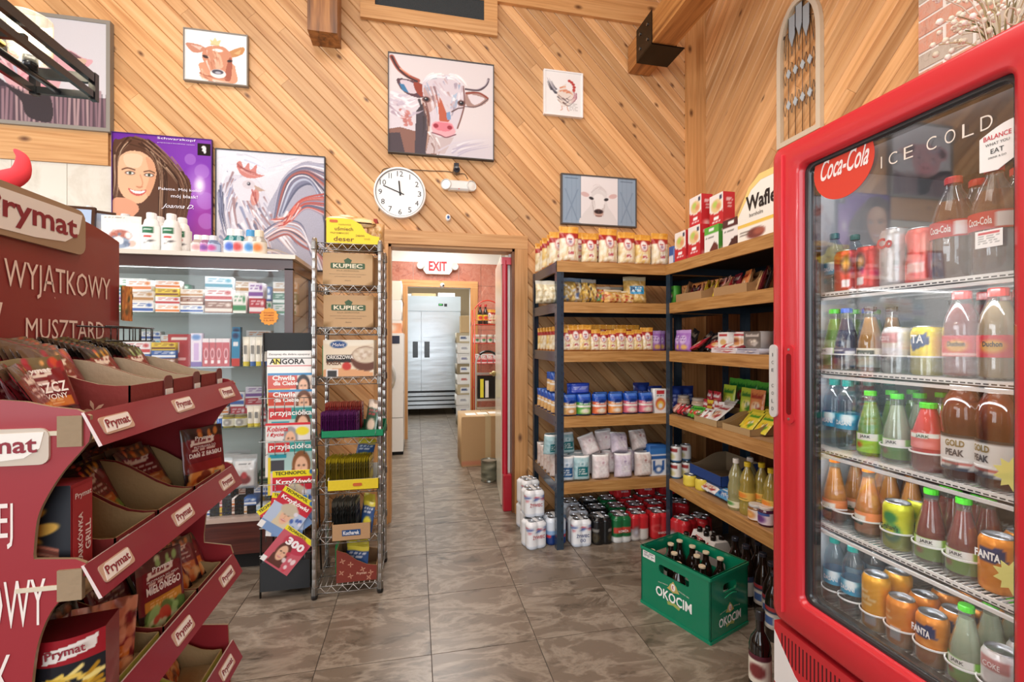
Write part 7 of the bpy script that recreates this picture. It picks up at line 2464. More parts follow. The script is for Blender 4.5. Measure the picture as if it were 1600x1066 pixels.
put('brd2', bag('bread_bag', Pt(20, 16, 'cda06c').speck(20, ['e0c090', 'b0803c', 'ffffff'], .06, (0, 0, 1, 1), 2), .12, .13, .08, 'film', seal=1.0, crink=.2), (TX1 - .035, TY0 + .15, TZ[0] + .01), 0, 'clear bread bag standing in the right of the yellow box', 'bread bag', sc=(.8, 1, 1.05))
# porridge carton
p = Pt(44, 34, 'ebdcc2')
p.ell(.5, .05, .5, .12, 'f4ecd8').rect(.05, .42, .62, .62, '2c2824').ell(.84, .52, .3, .34, '6a4030').ell(.84, .42, .27, .22, 'd8c8b0').speck(20, ['e8dccc', 'c0a890'], .03, (.64, .3, 1, .52), 1.4)
p.poly([(0, .82), (.4, .75), (1, .9), (1, 1), (0, 1)], 'e0a878').ell(.46, .72, .09, .11, 'c83c34').rect(.05, .80, .28, 1, 'f2f0ee').ell(.3, .13, .16, .1, '1f4a88')
for k in range(9): p.rect(.07 + k * .023, .83, .08 + k * .023, 1, '3a3a3a')
o_ = WT('kasza', carton('porridge_carton', .25, .19, .2, p, 'c8b898'), 549, 3, 'pale carton with a bowl of spelt porridge on the chrome tower', 'carton', y=TY0 + .125)
text('Melvit', .06, .018, 'f4f4f4', o_, (-.05, -.1015, .165), shear=.2)
text('ORKISZOWA', .13, .020, 'f4efe6', o_, (-.042, -.1012, .100), bold=.02)
text('KASZA', .07, .020, '6a3a1c', o_, (-.072, -.1012, .070), bold=.03)
B().box(-.018, -.06, 0, 0, .06, .16, '1f8a4c').obj('green_box', 'paper', None, (TX0 + .035, TY0 + .17, TZ[3] + .004))['label'] = 'narrow green box end left of the porridge carton'
bpy.data.objects['green_box']['category'] = 'box'
# green tray with purple and red sachets
WT('gt', tray('sachet_tray', .305, .25, .035, .05, '1c7a54', '158a5c', slope=False), 556, 4, 'green cardboard tray packed with purple and red sachets on the chrome tower', 'display tray', y=TY0 + .11)
def thin(c1, c2, c3, w_=.13, h_=.16):
 p = Pt(14, 18, c1)
 p.rect(0, 0, 1, .12, c2).words(.1, .2, .9, .4, c3, 2).ell(.5, .7, .35, .2, c2)
 return bag('thin_sachet', p, w_, h_, .007, 'gloss', stand=False, seal=1.1, crink=.2, seed=3)
THN = {'purple': thin('6a2a6c', '8a4a8c', 'a86aa8', .20, .125), 'red': thin('b83440', 'd8806c', 'f0d8c8', .2, .13), 'multi': thin('3a5a44', 'e0c8b0', 'c84a50', .13, .15), 'yellow': thin('8a7a2c', 'd8c83c', 'e8e0a0', .17, .13),
       'dark': thin('3a3a38', '8a8a80', 'c8c8c0', .12, .13), 'bluey': thin('2a4a7a', 'd8c840', 'f0f0f0', .1, .13)}
def row_(key, n, px, lv, y0, dy, lab_, grp, tilt=-.2, rz=0.0, sc=None, dpx=0.0, dz=.008):
 for i in range(n):
  WT('th_' + key, THN[key], px + dpx * i, lv, f'{lab_}, {ORD[i]} from the front', 'sachet', grp, y=y0 + dy * i, tilt=(tilt, 0), rz=rz + rnd.uniform(-.05, .05), sc=sc, dz=dz)
def rowx(key, n, x0, dx, lv, y, lab_, grp, sc=None, dz=.008, rz=PI / 2 - .12):
 for i in range(n):
  put('th_' + key, THN[key], (x0 + dx * i, y, TZ[lv] + dz + rnd.uniform(0, .004)), rz + rnd.uniform(-.05, .05), f'{lab_}, {ORD[i]} from the left', 'sachet', grp, tilt=(0.0, 0), sc=sc)
rowx('purple', 18, TX0 + .035, .0098, 4, TY0 + .06, 'purple sachet filed edge-on in the green tray', 'purple sachets in the green tray', sc=(.48, 1, .95))
rowx('red', 18, TX0 + .035, .0105, 4, TY0 + .16, 'red sachet filed edge-on behind the purple ones', 'red sachets in the green tray', sc=(.42, 1, 1.1), dz=.02)
row_('multi', 10, 578, 4, TY0 + .02, .018, 'mixed coloured sachet leaning in the right of the green tray', 'mixed sachets in the green tray', rz=-.9, sc=(.75, 1, 1.05), dz=.012)
WT('yt', tray('sachet_tray', .25, .2, .055, .085, 'e9e6dc', 'e4cc2c', slope=False), 556, 5, 'yellow open box packed with yellow sachets on the chrome tower', 'display box', y=TY0 + .08, dz=-.016)
B().prism(rrect(.045, .016, .007), 1, -.0012, 0, 'c8642c').obj('brand_oval', 'paper', bpy.data.objects['sachet_tray.001'] if 'sachet_tray.001' in bpy.data.objects else tw, (.02, -.1005, .028))
rowx('yellow', 19, TX0 + .062, .0115, 5, TY0 + .07, 'yellow-brown sachet filed edge-on in the yellow box', 'sachets in the yellow box', sc=(.75, 1, 1.12), dz=-.008)
row_('bluey', 4, 566, 5, TY0 + .13, .02, 'blue sachet behind the yellow box row', 'blue sachets on the chrome tower', dz=.075, rz=-.4, tilt=-.5)
o_ = WT('kt', tray('sachet_tray', .19, .2, .085, .085, 'b08a5c', 'b8926a', slope=False), 553, 6, 'kraft box with a blue name label and dark sachets on the chrome tower', 'display box', y=TY0 + .085, dz=-.018)
B().box(-.045, -.1012, .025, .045, -.1002, .055, '1d4a80').obj('name_label', 'paper', o_)
text('Kucharek', .078, .020, 'f0f2f4', o_, (0, -.1018, .04), bold=.02)
rowx('dark', 12, TX0 + .085, .0105, 6, TY0 + .075, 'dark sachet with pale rim filed edge-on in the kraft box', 'dark sachets in the kraft box', dz=.0, sc=(1.0, 1, 1.3))
row_('bluey', 7, 572, 6, TY0 + .015, .022, 'blue and yellow sachet filed at the right of the kraft box', 'blue and yellow sachets in the kraft box', rz=-.6, dz=.01, sc=(.75, 1, 1.15))
p = Pt(30, 24, '7a3024')
p.speck(16, ['c8947a', 'b07a60'], .05, (.05, .1, .95, .95), 2.2).poly([(.42, .62), (.78, .55), (.76, .68), (.40, .75)], 'c8947a')
def mb():
 r = empty('brown_display_box')
 pr = [(-.1, 0), (.1, 0), (.1, .075), (.05, .085), (.0, .11), (-.05, .15), (-.1, .17)]
 b_ = B().prism(pr, 1, -.1, -.097, '7e3226', 'a9855a').prism(pr, 1, .097, .1, '8a6a48', 'a9855a').box(-.1, -.097, 0, -.097, .097, .17, 'a98a60').box(.097, -.097, 0, .1, .097, .075, 'a98a60').box(-.1, -.097, 0, .1, .097, .003, 'a98a60')
 b_.obj('box', 'cardboard', r)
 for i, (x, z, a) in enumerate([(-.07, .11, .3), (-.03, .09, 0), (-.075, .05, .6), (-.03, .03, .2), (.03, .06, .4), (.07, .04, .1), (.06, .015, .8)]):
  for k in range(4):
   t = a + k * PI / 2
   B().prism([(x, z), (x + .008 * math.cos(t - .4), z + .008 * math.sin(t - .4)), (x + .016 * math.cos(t), z + .016 * math.sin(t)), (x + .008 * math.cos(t + .4), z + .008 * math.sin(t + .4))], 1, -.1006, -.1, 'c8947a').obj('petal_print', 'paper', r)
 text('Prymat', .05, .016, 'e0b8a0', r, (.025, -.1012, .04), bold=.02)
 return r
WT('mb', mb, 561, 7, 'brown floral display box with curved kraft side at the bottom of the chrome tower', 'display box', y=TY0 + .115)
row_('bluey', 8, 556, 7, TY0 + .035, .02, 'blue sachet filed in the brown floral box', 'blue sachets in the brown box', rz=-.3, dz=.02, sc=(1.2, 1, 1.15))
B().box(-.02, -.08, 0, 0, .08, .15, '1f8a4c').obj('green_carton', 'paper', None, (TX0 + .10, TY0 + .2, TZ[7] + .004))
tag(bpy.data.objects['green_carton'], 'narrow green carton left of the brown floral box', 'carton')
# goods hanging out at the right side of the tower
p = Pt(16, 30, 'c8a478'); p.rect(.1, .1, .9, .3, 'a83c34').words(.2, .5, .8, .8, '5a4030', 3)
for i, (lv, c) in enumerate(((1, 'b08c60'), (2, 'b8946a'), (0, '9a3a30'))):
 o = B().box(-.02, -.09, 0, .02, .09, .17, c).obj('side_carton', 'cardboard', None, (TX1 - .035, TY0 + .235 if i < 2 else TY1 - .1, TZ[lv] + .004))
 o.location.x = TX1 - .036
 tag(o, f'narrow carton end at the right of the chrome tower, {("upper", "lower", "topmost")[i]} one', 'carton', 'narrow cartons at the tower side')
 o.scale = (.5, 1, 1)

# ================================================================ MAGAZINE RACK
mr = empty('magazine_rack', (-.655, 2.56, 0))
tag(mr, 'black wire magazine rack filled with colourful weeklies beside the chrome tower', 'magazine rack')
MX0, MX1, MY = -.775, -.532, 2.56
b_ = B()
for x in (MX0, MX1):
 b_.tube([(x, MY - .03, 0), (x, MY + .02, 1.35)], .005, '16181a', 6)
 b_.tube([(x, MY + .22, 0), (x, MY + .03, 1.2)], .005, '16181a', 6)
wobj(b_, 'frame', 'gloss', mr)
wobj(B().box(MX0, MY + .02, 1.255, MX1, MY + .03, 1.353, '2e3234'), 'top_board', 'matte', mr)
wobj(B().box(MX0 + .008, MY - .06, .045, MX1 - .002, MY + .12, .19, '23282c'), 'bottom_bin', 'gloss', mr)
for i, z in enumerate((1.02, .80, .58, .36, .22)):
 b_ = B()
 y = MY - .028 + .02 * i * .2
 b_.tube([(MX0, MY, z), (MX0, y - .03, z), (MX1, y - .03, z), (MX1, MY, z)], .0025, 'a8a8a4', 5)
 for x in np.linspace(MX0 + .03, MX1 - .03, 5): b_.tube([(x, y - .03, z), (x, y - .03, z - .07), (x, MY + .01, z - .07)], .0018, '9a9a98', 4)
 s_ = wobj(b_, 'wire_pocket', 'steelwire', mr)
 s_['kind'] = 'stuff'


def face(p, cx, cy, s, hair='5a3a28', skin='e8b898'):
 p.ell(cx, cy - s * .1, s * 1.05, s * 1.35, hair).poly([(cx - s, cy), (cx + s, cy), (cx + s * 1.2, cy + s * 1.8), (cx - s * 1.2, cy + s * 1.8)], hair)
 p.ell(cx, cy + s * .1, s * .72, s * 1.0, skin)
 p.ell(cx - s * .28, cy - s * .05, s * .13, s * .08, '3a2820').ell(cx + s * .28, cy - s * .05, s * .13, s * .08, '3a2820')
 p.ell(cx, cy + s * .62, s * .3, s * .1, 'b84a48').ell(cx, cy + s * .59, s * .2, s * .04, 'f8f0ec')
 return p.line([(cx, cy + s * .05), (cx - s * .06, cy + s * .35)], s * .08, 'cc9878')


def mag(p, txt_, w_=.215, h_=.275):
 def f():
  o = flat(p, w_, h_, -.0015).box(-w_ / 2, -.0014, 0, w_ / 2, .0015, h_, 'e8e4dc').obj('magazine', 'gloss')
  for (s_, x, z, tw_, th_, c, *q) in txt_:
   text(s_, tw_, th_, c, o, (x, -.0028, z), bold=q[0] if q else 0, shear=q[1] if len(q) > 1 else 0)
  return o
 return f


def mp(bg, fn=None):
 p = Pt(44, 56, bg)
 if fn: fn(p)
 return p
p0 = mp('ece9e4'); p0.rect(0, .14, 1, .15, '3a3a3a').poly([(.12, .155), (.3, .155), (.3, .26), (.12, .26)], 'f0e040', .9).rect(0, .28, 1, .30, 'c8403c').words(.02, .31, .98, .33, 'b84a48', 1)
p1 = mp('e8d8c8', lambda p: (p.rect(0, 0, 1, .04, '3a8ac0'), p.rect(.0, .05, .66, .3, 'cc4a34'), face(p, .8, .25, .15, '2a1c18'), p.rect(0, .3, .5, .6, 'e0c050')))
p2 = mp('d8c8c0', lambda p: (p.rect(0, 0, 1, .04, '3a8ac0'), p.rect(.0, .05, .6, .3, 'c8442c'), face(p, .8, .26, .17, '6a4028')))
p3 = mp('b8d0c8', lambda p: (p.rect(.0, .03, .5, .24, 'd03a3c'), p.rect(.5, .03, 1, .24, '3a9a94'), face(p, .76, .34, .17, '5a3a28'), p.rect(.05, .28, .45, .36, '2a94a4')))
p4 = mp('e6e0da', lambda p: (p.rect(0, 0, 1, .04, 'd8323c'), face(p, .55, .3, .16, '9a9a9c'), p.ell(.82, .16, .15, .08, 'f0dc3c'), p.rect(.0, .08, .4, .3, 'e8e4e0')))
p5 = mp('a8c8c4', lambda p: (p.rect(.0, .03, .48, .2, 'd03a3c'), p.rect(.48, .03, 1, .2, '3a9a94'), face(p, .74, .48, .20, '8a5a38'), p.rect(.04, .24, .4, .32, '2a94a4'), p.rect(.05, .36, .35, .55, '4a4a50'), p.rect(0, .6, .4, 1, 'e8b8c0'), p.rect(0, .3, .06, 1, 'e8d040')))
def kz(p):
 p.rect(0, 0, 1, .11, 'f0e02c').rect(0, .11, 1, .38, 'c83040').ell(.9, .04, .08, .06, '2a70b8')
 face(p, .5, .52, .2, 'd8c8a8').ell(.5, .4, .26, .12, 'c8bca4').rect(.0, .8, 1, 1, '7a9ac8').rect(0, .85, .15, 1, 'f0f0ee').speck(8, ['3c5aa8', 'e8e4f0'], .05, (.7, .4, 1, .8), 1.2)
p6 = mp('b8c8e0', kz)
def k3(p):
 p.rect(0, 0, 1, .11, 'f0e02c').ell(.62, .3, .42, .22, 'c03a50').rect(0, .86, .15, 1, 'f0f0ee')
 face(p, .42, .6, .2, '5a2c20').speck(6, ['f0e0e0', 'c83a4c'], .06, (.6, .55, 1, .95), 1.2)
p7 = mp('c85a68', k3)
MG = [('ANGORA', p0, (('Zaczynaj dla dobra ojczyzny', 0, .255, .2, .012, '3a3a3a'), ('ANGORA', -.01, .218, .17, .028, '1c1c1c', .02)), 'black ANGORA newspaper with grey headline, topmost in rack'),
      ('CH1', p1, (('Chwila', -.03, .25, .11, .026, 'fbf6f0', .03), ('dla Ciebie', -.02, .222, .12, .022, 'fbf6f0', .03)), 'weekly with white script title and dark-haired woman, second from top'),
      ('CH2', p2, (('Chwila', -.03, .25, .11, .026, 'fbf6f0', .03), ('dla Ciebie', -.02, .222, .12, .022, 'fbf6f0', .03)), 'weekly with white script title and smiling long-haired woman, third from top'),
      ('PR1', p3, (('przyjaciółka', 0, .238, .20, .036, 'fbf8f4', .02),), 'teal and red weekly, fourth from top'),
      ('KO', p4, (('Kobieta', -.05, .245, .1, .026, 'cc2c34', .02, .2), ('i życie', -.06, .215, .08, .026, 'cc2c34', .02, .2)), 'pale weekly with grey-haired man and yellow dot, fifth from top'),
      ('PR2', p5, (('przyjaciółka', 0, .243, .20, .036, 'fbf8f4', .02),), 'teal and red weekly with smiling woman, showing most of its cover'),
      ('KZ', p6, (('TECHNOPOL', -.02, .262, .15, .018, '1c1c1c', .02), ('Krzyżówki', 0, .215, .18, .034, 'fbf8f4', .03)), 'crossword magazine')]
place = [(0, 452, 548, 0), (1, 453, 583, 0), (2, 454, 609, 0), (3, 455, 635, 0), (4, 450, 661, 0), (5, 454, 689, 0), (6, 461, 735, 0)]
MH = .275
for n, (k, px, ytop, r_) in enumerate(place):
 y = MY + .012 - n * .008
 q = ay(px, ytop, y)
 key, pp, tx, lb = MG[k]
 lb2 = lb + (', upright above the fanned ones' if k == 6 else '')
 put('mg_' + key, mag(pp, tx), (q.x, y - .0, q.z - MH), 0, lb2, 'magazine', 'weeklies in the black rack', tilt=(-.015, 0))
# fanned crosswords and the 300 magazine, turned in the picture plane
def spun(key, build, px, py, y, a, label):
 q = ay(px, py, y)
 o = put(key, build, (q.x - MH / 2 * math.sin(a), y, q.z - MH / 2 * math.cos(a)), 0, label, 'magazine', 'crossword magazines in the black rack')
 o.rotation_euler = (0, a, 0)
 return o
spun('mg_KZ', None, 440, 802, MY - .050, -.62, 'crossword magazine tilted to the left behind the fanned front one').scale = (.8, 1, .8)
spun('mg_KZ', None, 450, 797, MY - .054, .15, 'crossword magazine nearly upright in the middle of the fan').scale = (.8, 1, .8)
spun('mg_KZ', None, 453, 798, MY - .060, .62, 'crossword magazine with blonde woman tilted to the right, front of fan').scale = (.84, 1, .84)
spun('mg_300', mag(p7, (('TECHNOPOL', -.02, .262, .15, .018, '1c1c1c', .02), ('300', .02, .195, .13, .055, 'fbf4f4', .05))), 456, 851, MY - .066, .68, 'pink crossword magazine with large white 300 tilted near the rack bottom').scale = (.75, 1, .75)

# ================================================================ PENDANT LAMP (upper left)
lp = empty('pendant_lamp', (-.90, 1.10, 2.02))
tag(lp, 'black metal linear pendant lamp with glowing white glass shades, upper left', 'lamp')
zl, X0, X1_, Ya, Yb = 1.905, -.885, -.765, .35, 1.29
b_ = B()
for z, c in ((zl + .03, '26282a'),):
 b_.box(X1_ - .006, Ya, z, X1_ + .006, Yb, z + .022, c).box(X0 - .006, Ya, z, X0 + .006, Yb, z + .022, c).box(X0, Yb - .006, z, X1_, Yb + .006, z + .022, c).box(X0, Ya - .006, z, X1_, Ya + .006, z + .022, c)
wobj(b_, 'upper_frame', 'gloss', lp)
b_ = B()
b_.box(X1_ - .005, Ya, zl - .008, X1_ + .005, Yb, zl + .008, '26282a').box(X0 - .005, Ya, zl - .008, X0 + .005, Yb, zl + .008, '26282a').box(X0, Yb - .005, zl - .008, X1_, Yb + .005, zl + .008, '26282a')
for x in (X0, X1_):
 for y in (Ya, Yb): b_.box(x - .007, y - .007, zl - .012, x + .007, y + .007, zl + .054, '1c1e20')
wobj(b_, 'lower_frame', 'gloss', lp)
wobj(B().tube([(X0 + .045, Ya, zl + .02), (X0 + .045, Yb - .15, zl + .02)], .008, 'c8a03c', 8), 'brass_tube', 'metal', lp)
wobj(B().box(X0, Yb - .20, zl + .008, X1_, Yb - .19, zl + .02, '1c1e20'), 'cross_bar', 'gloss', lp)
for yy in (1.205, .87, .54):
 xx = (X0 + X1_) / 2 - .01
 wobj(B().tube([(xx, yy, zl + .004), (xx, yy, zl + .034)], .013, '202224', 10).tube([(xx, yy - .12, zl + .0), (xx, min(yy + .10, Yb), zl + .0)], .007, '202224', 6), 'socket', 'gloss', lp)
 wobj(B().lathe([(.012, zl + .026), (.034, zl + .03), (.037, zl + .05), (.037, zl + .12), (.034, zl + .12), (.034, zl + .036)], 'f4f1e8', n=24, cx=xx, cy=yy), 'glass_shade', 'clear', lp)
 wobj(B().ball((xx, yy, zl + .076), .024, 'ffffff', 14, 10, (1, 1, 1.35)), 'bulb', 'bulb', lp)
 l = bpy.data.lights.new('pendant_bulb_light', 'POINT')
 l.energy, l.color, l.shadow_soft_size = 3.0, (1, .93, .82), .03
 o = bpy.data.objects.new('pendant_bulb_light', l)
 COL.objects.link(o)
 o.location = (xx, yy, zl + .14)
for yy in (1.20, .5):
 wobj(B().box(X0 - .004, yy - .008, zl + .04, X0 + .004, yy + .008, 4.49, '5c5e60'), 'hanging_strap', 'gloss', lp)


# ================================================================ RED GLASS-DOOR COOLER
FX, Y0c, Y1c = 1.14, .57, 1.283
RED = 'cf2230'
fr = empty('drinks_cooler', (1.49, (Y0c + Y1c) / 2, 0))
tag(fr, 'tall red glass-door drinks cooler with white lettering, right of the shelves', 'cooler')
gy0, gy1, gz0, gz1 = .668, 1.175, .517, 1.845
def FW(b_, nm, mat, par=None):
 if par is None: return wobj(b_, nm, mat, fr)
 return wobj(b_, nm, mat, par)
b_ = B()
b_.box(1.205, Y0c, .06, 1.235, Y0c + .045, 1.925, RED).box(1.235, Y0c, .06, 1.86, Y0c + .03, 1.925, RED).box(1.235, Y1c - .03, .06, 1.86, Y1c, 1.925, RED)
b_.box(1.83, Y0c, .06, 1.86, Y1c, 1.925, RED).box(1.205, Y0c, 1.885, 1.86, Y1c, 1.925, RED).box(1.205, Y0c, .42, 1.86, Y1c, .455, RED).box(1.205, Y1c - .045, .455, 1.235, Y1c, 1.885, RED)
FW(b_, 'body', 'paint')
b_ = B()
b_.box(1.235, Y1c - .062, .455, 1.80, Y1c - .03, 1.885, 'c8ccd0').box(1.235, Y0c + .03, .455, 1.80, Y0c + .062, 1.885, 'c8ccd0').box(1.79, Y0c + .06, .455, 1.80, Y1c - .06, 1.885, '42474a').box(1.235, Y0c + .03, 1.86, 1.8, Y1c - .03, 1.885, '9a9ea2').box(1.235, Y0c + .03, .455, 1.8, Y1c - .03, .475, 'b8bcc0')
FW(b_, 'liner', 'gloss')
# door: frame with an opening, gasket, pane
def ringx(b_, x0, x1, oy0, oy1, oz0, oz1, iy0, iy1, iz0, iz1, col, r=.02, ro=.03, bev=.012):
 def rr(a0, a1, c0, c1, rad, n=5):
  P_ = []
  for (cy_, cz_, a) in ((a1 - rad, c1 - rad, 0), (a0 + rad, c1 - rad, PI / 2), (a0 + rad, c0 + rad, PI), (a1 - rad, c0 + rad, 1.5 * PI)):
   for i in range(n):
    t = a + PI / 2 * i / (n - 1)
    P_.append((cy_ + rad * math.cos(t), cz_ + rad * math.sin(t)))
  return P_
 loops = [(x1, rr(oy0, oy1, oz0, oz1, ro)), (x0 + bev, rr(oy0, oy1, oz0, oz1, ro)), (x0 + bev * .3, rr(oy0 + bev * .3, oy1 - bev * .3, oz0 + bev * .3, oz1 - bev * .3, ro)), (x0, rr(oy0 + bev, oy1 - bev, oz0 + bev, oz1 - bev, ro)),
             (x0, rr(iy0 - bev, iy1 + bev, iz0 - bev, iz1 + bev, r + bev)), (x0 + bev * .5, rr(iy0, iy1, iz0, iz1, r)), (x1, rr(iy0, iy1, iz0, iz1, r))]
 V, f = [], []
 n = 20
 for x, L_ in loops: V += [(x, a, c) for a, c in L_]
 for k in range(len(loops)):
  k2 = (k + 1) % len(loops)
  for i in range(n):
   j = (i + 1) % n
   f.append((k * n + i, k * n + j, k2 * n + j, k2 * n + i))
 b_.add(V, f, col)
 return b_
FW(ringx(B(), FX, FX + .058, Y0c, Y1c, .415, 1.93, gy0, gy1, gz0, gz1, 'cb2a34'), 'door_frame', 'paint')
FW(ringx(B(), FX + .022, FX + .064, gy0 - .004, gy1 + .004, gz0 - .004, gz1 + .004, gy0 + .012, gy1 - .016, gz0 + .012, gz1 - .012, '2a2c2e', bev=.004), 'gasket', 'gloss')
FW(B().box(FX + .030, gy0, gz0, FX + .035, gy1, gz1, 'ffffff'), 'door_pane', 'pane')
b_ = B()
b_.box(FX + .03, gy1 - .045, gz0 + .01, FX + .036, gy1 - .012, gz1 - .01, '9aa0a6')
# raised grip band along the stile, handle recess and the pill badge
sty = ax(1225, 533, FX).y
FW(B().cbox(FX - .008, sty, .45, FX + .01, sty + .006, 1.90, .002, 'e23a44'), 'stile_ridge', 'paint')
hy = ax(1235, 533, FX).y
def rr3(y, z, w_, h_, x, th, col, r=None):
 r = r or w_ / 2 - .0005
 return B().prism([(y + a, z + c) for a, c in rrect(w_, h_, r, 6)], 0, x - th, x, col)
hz = 1.31 + (533 - 598) / 711 * 1.47
FW(rr3(hy, hz, .036, .245, FX, .006, 'cb2a34'), 'handle_plate', 'paint')
FW(rr3(hy, hz, .019, .19, FX - .006, .001, '7a1018'), 'handle_recess', 'gloss')
for dz in (-.108, .108): FW(rr3(hy, hz + dz, .007, .007, FX - .006, .002, 'c8c8c8'), 'screw', 'metal')
py_ = ax(1210, 533, FX).y
pill = FW(rr3(py_, hz + .005, .032, .235, FX, .006, 'cfcdca'), 'badge', 'gloss')
for i, ch in enumerate('ICE COLD'):
 if ch == ' ': continue
 text(ch, .003 if ch == 'I' else .009, .011, '5a5a5a', pill, (FX - .0072 - fr.location.x - 0 * pill.location.x - pill.location.x, py_ - fr.location.y - pill.location.y, hz + .09 - i * .025), rot=(PI * 0, 0, -PI / 2))
for c in pill.children: c.location = Vector((FX - .0072, py_, c.location.z))
for q, ch in zip(pill.children, [c for c in 'ICECOLD']): pass

def onglass(s_, px0, py0, px1, py1, col, par=None, x=FX + .029, **kw):
 a, c = ax(px0, py0, x), ax(px1, py1, x)
 o = text(s_, abs(a.y - c.y), abs(a.z - c.z) if kw.get('h') is None else kw.pop('h'), col, fr, (x - fr.location.x, (a.y + c.y) / 2 - fr.location.y, (a.z + c.z) / 2), rot=(0, 0, -PI / 2), **{k: v for k, v in kw.items() if k != 'h'})
 return o
# decals on the pane
dc = ax(1316, 258, FX + .029)
b_ = B().prism([(dc.y + .092 * math.cos(t), dc.z - .0 + .092 * math.sin(t)) for t in np.linspace(0, 2 * PI, 40, endpoint=False)], 0, FX + .0285, FX + .0295, 'd8402c')
FW(b_, 'round_decal', 'paper')
zt = dc.z
y0_, y1_ = ax(1282, 258, FX + .027).y, ax(1358, 258, FX + .027).y
text('Coca-Cola', abs(y0_ - y1_), .060, 'f6e8e4', fr, (FX + .0275 - fr.location.x, (y0_ + y1_) / 2 - fr.location.y, zt + .005), rot=(0, 0, -PI / 2), shear=.55, bold=.015, res=4)
zi = 1.768
for ch, px in zip('ICECOLD', (1377, 1395, 1419, 1455, 1484, 1512, 1541)):
 y_ = ax(px, 533, FX + .028).y
 text(ch, .003 if ch == 'I' else .021, .030, 'e8dccf', fr, (FX + .0285 - fr.location.x, y_ - fr.location.y, zi), rot=(0, 0, -PI / 2), bold=-.01, res=4)
a, c = ax(1531, 215, FX + .029), ax(1600, 275, FX + .029)
yb1, yb0, zb1 = a.y, gy0 + .01, 1.775
pp = [(yb1, 1.665), (yb1, 1.735)] + [(yb1 - (yb1 - yb0) * i / 6, 1.735 + .022 * math.sin(i / 6 * PI / 2)) for i in range(1, 7)] + [(yb0, 1.68), ((yb0 + yb1) / 2, 1.662)]
FW(B().prism(pp, 0, FX + .028, FX + .0295, 'efedea'), 'balance_decal', 'paper')
ym = (yb0 + yb1) / 2
for s_, z, w1, h1, c in (('BALANCE', 1.732, .046, .010, 'c8303c'), ('WHAT YOU', 1.718, .040, .006, '6a6a6a'), ('EAT', 1.703, .022, .010, '4a4a4a'), ('DRINK & DO', 1.690, .030, .004, '6a6a6a')):
 text(s_, w1, h1, c, fr, (FX + .0272 - fr.location.x, ym - fr.location.y, z), rot=(0, 0, -PI / 2), bold=.01)
a = ax(1545, 373, FX + .029)
p = Pt(24, 16, 'efeeec'); p.rect(.1, .12, .9, .2, 'c8484c', .8).words(.1, .3, .9, .85, '9a9a9a', 4)
o = flat(p, .047, .036, 0).obj('notice_sticker', 'paper', fr, (FX + .0285 - fr.location.x, a.y - fr.location.y, a.z - .018), (0, 0, -PI / 2))
# lower grille
b_ = B().box(1.150, Y0c, .06, 1.20, Y1c, .395, 'cb2a34')
gp = FW(b_, 'grille_panel', 'paint')
b_ = B()
i = 0
y = Y1c - .03
while y > Y0c + .02:
 b_.box(1.1495, y - .0045, .29, 1.1505, y, .372, '4a0c12')
 y -= .0135
g = wobj(b_, 'grille_slots', 'matte', fr)
g.parent = gp
g.location = (-gp.location.x - fr.location.x, -gp.location.y - fr.location.y, 0)
g['kind'] = 'stuff'
zz = [ax(1204, 1013, 1.149), ax(1247, 1066, 1.149)]
FW(B().prism([(Y1c - .001, .365), (Y1c - .001, .20), (1.20, .13), (1.05, .10), (.80, .09), (Y0c, .085), (Y0c, .10), (.85, .12), (1.08, .19), (1.2, .27)], 0, 1.1488, 1.1498, 'eeedec'), 'white_swoosh', 'paper')
FW(B().box(1.16, Y0c + .01, 0, 1.85, Y1c - .01, .06, '1a1a1a'), 'plinth', 'matte')
# interior shelves
FZ = [1.457, 1.222, .980, .749, .496]
SX = 1.225
for z in FZ:
 b_ = B()
 b_.box(SX, Y0c + .065, z - .014, SX + .004, Y1c - .065, z + .001, 'f1f1ef').box(SX, Y0c + .065, z - .014, SX + .012, Y1c - .065, z - .011, 'f1f1ef')
 for xx in (1.36, 1.5, 1.64, 1.77): b_.box(xx, Y0c + .065, z - .008, xx + .006, Y1c - .065, z - .003, 'e8e8e6')
 y = Y0c + .07
 while y < Y1c - .068:
  b_.box(SX + .004, y, z - .003, 1.78, y + .003, z, 'ececea')
  y += .0125
 s_ = FW(b_, 'wire_shelf', 'gloss')
 s_['kind'] = 'stuff'
 b_ = B()
 y = Y0c + .072
 while y < Y1c - .075:
  b_.box(SX - .0006, y, z - .0085, SX, y + .010, z - .0055, '3a3c3e')
  y += .0145
 d_ = wobj(b_, 'shelf_slots', 'matte', fr)
 d_['kind'] = 'stuff'
# added bars and fill lamps brighten the stock, under each shelf and the roof
for z in [1.862] + [q - .014 for q in FZ[:-1]]:
 FW(B().box(1.212, Y0c + .07, z - .010, 1.220, Y1c - .07, z - .002, 'f4f4f4'), 'added_light_bar', 'gloss')
 l = area('cooler_fill_light', (1.216, (Y0c + Y1c) / 2, z - .012), (0, -.75, 0), .012, .56, 0.62 if z < 1.8 else 0.8, (.95, .98, 1))

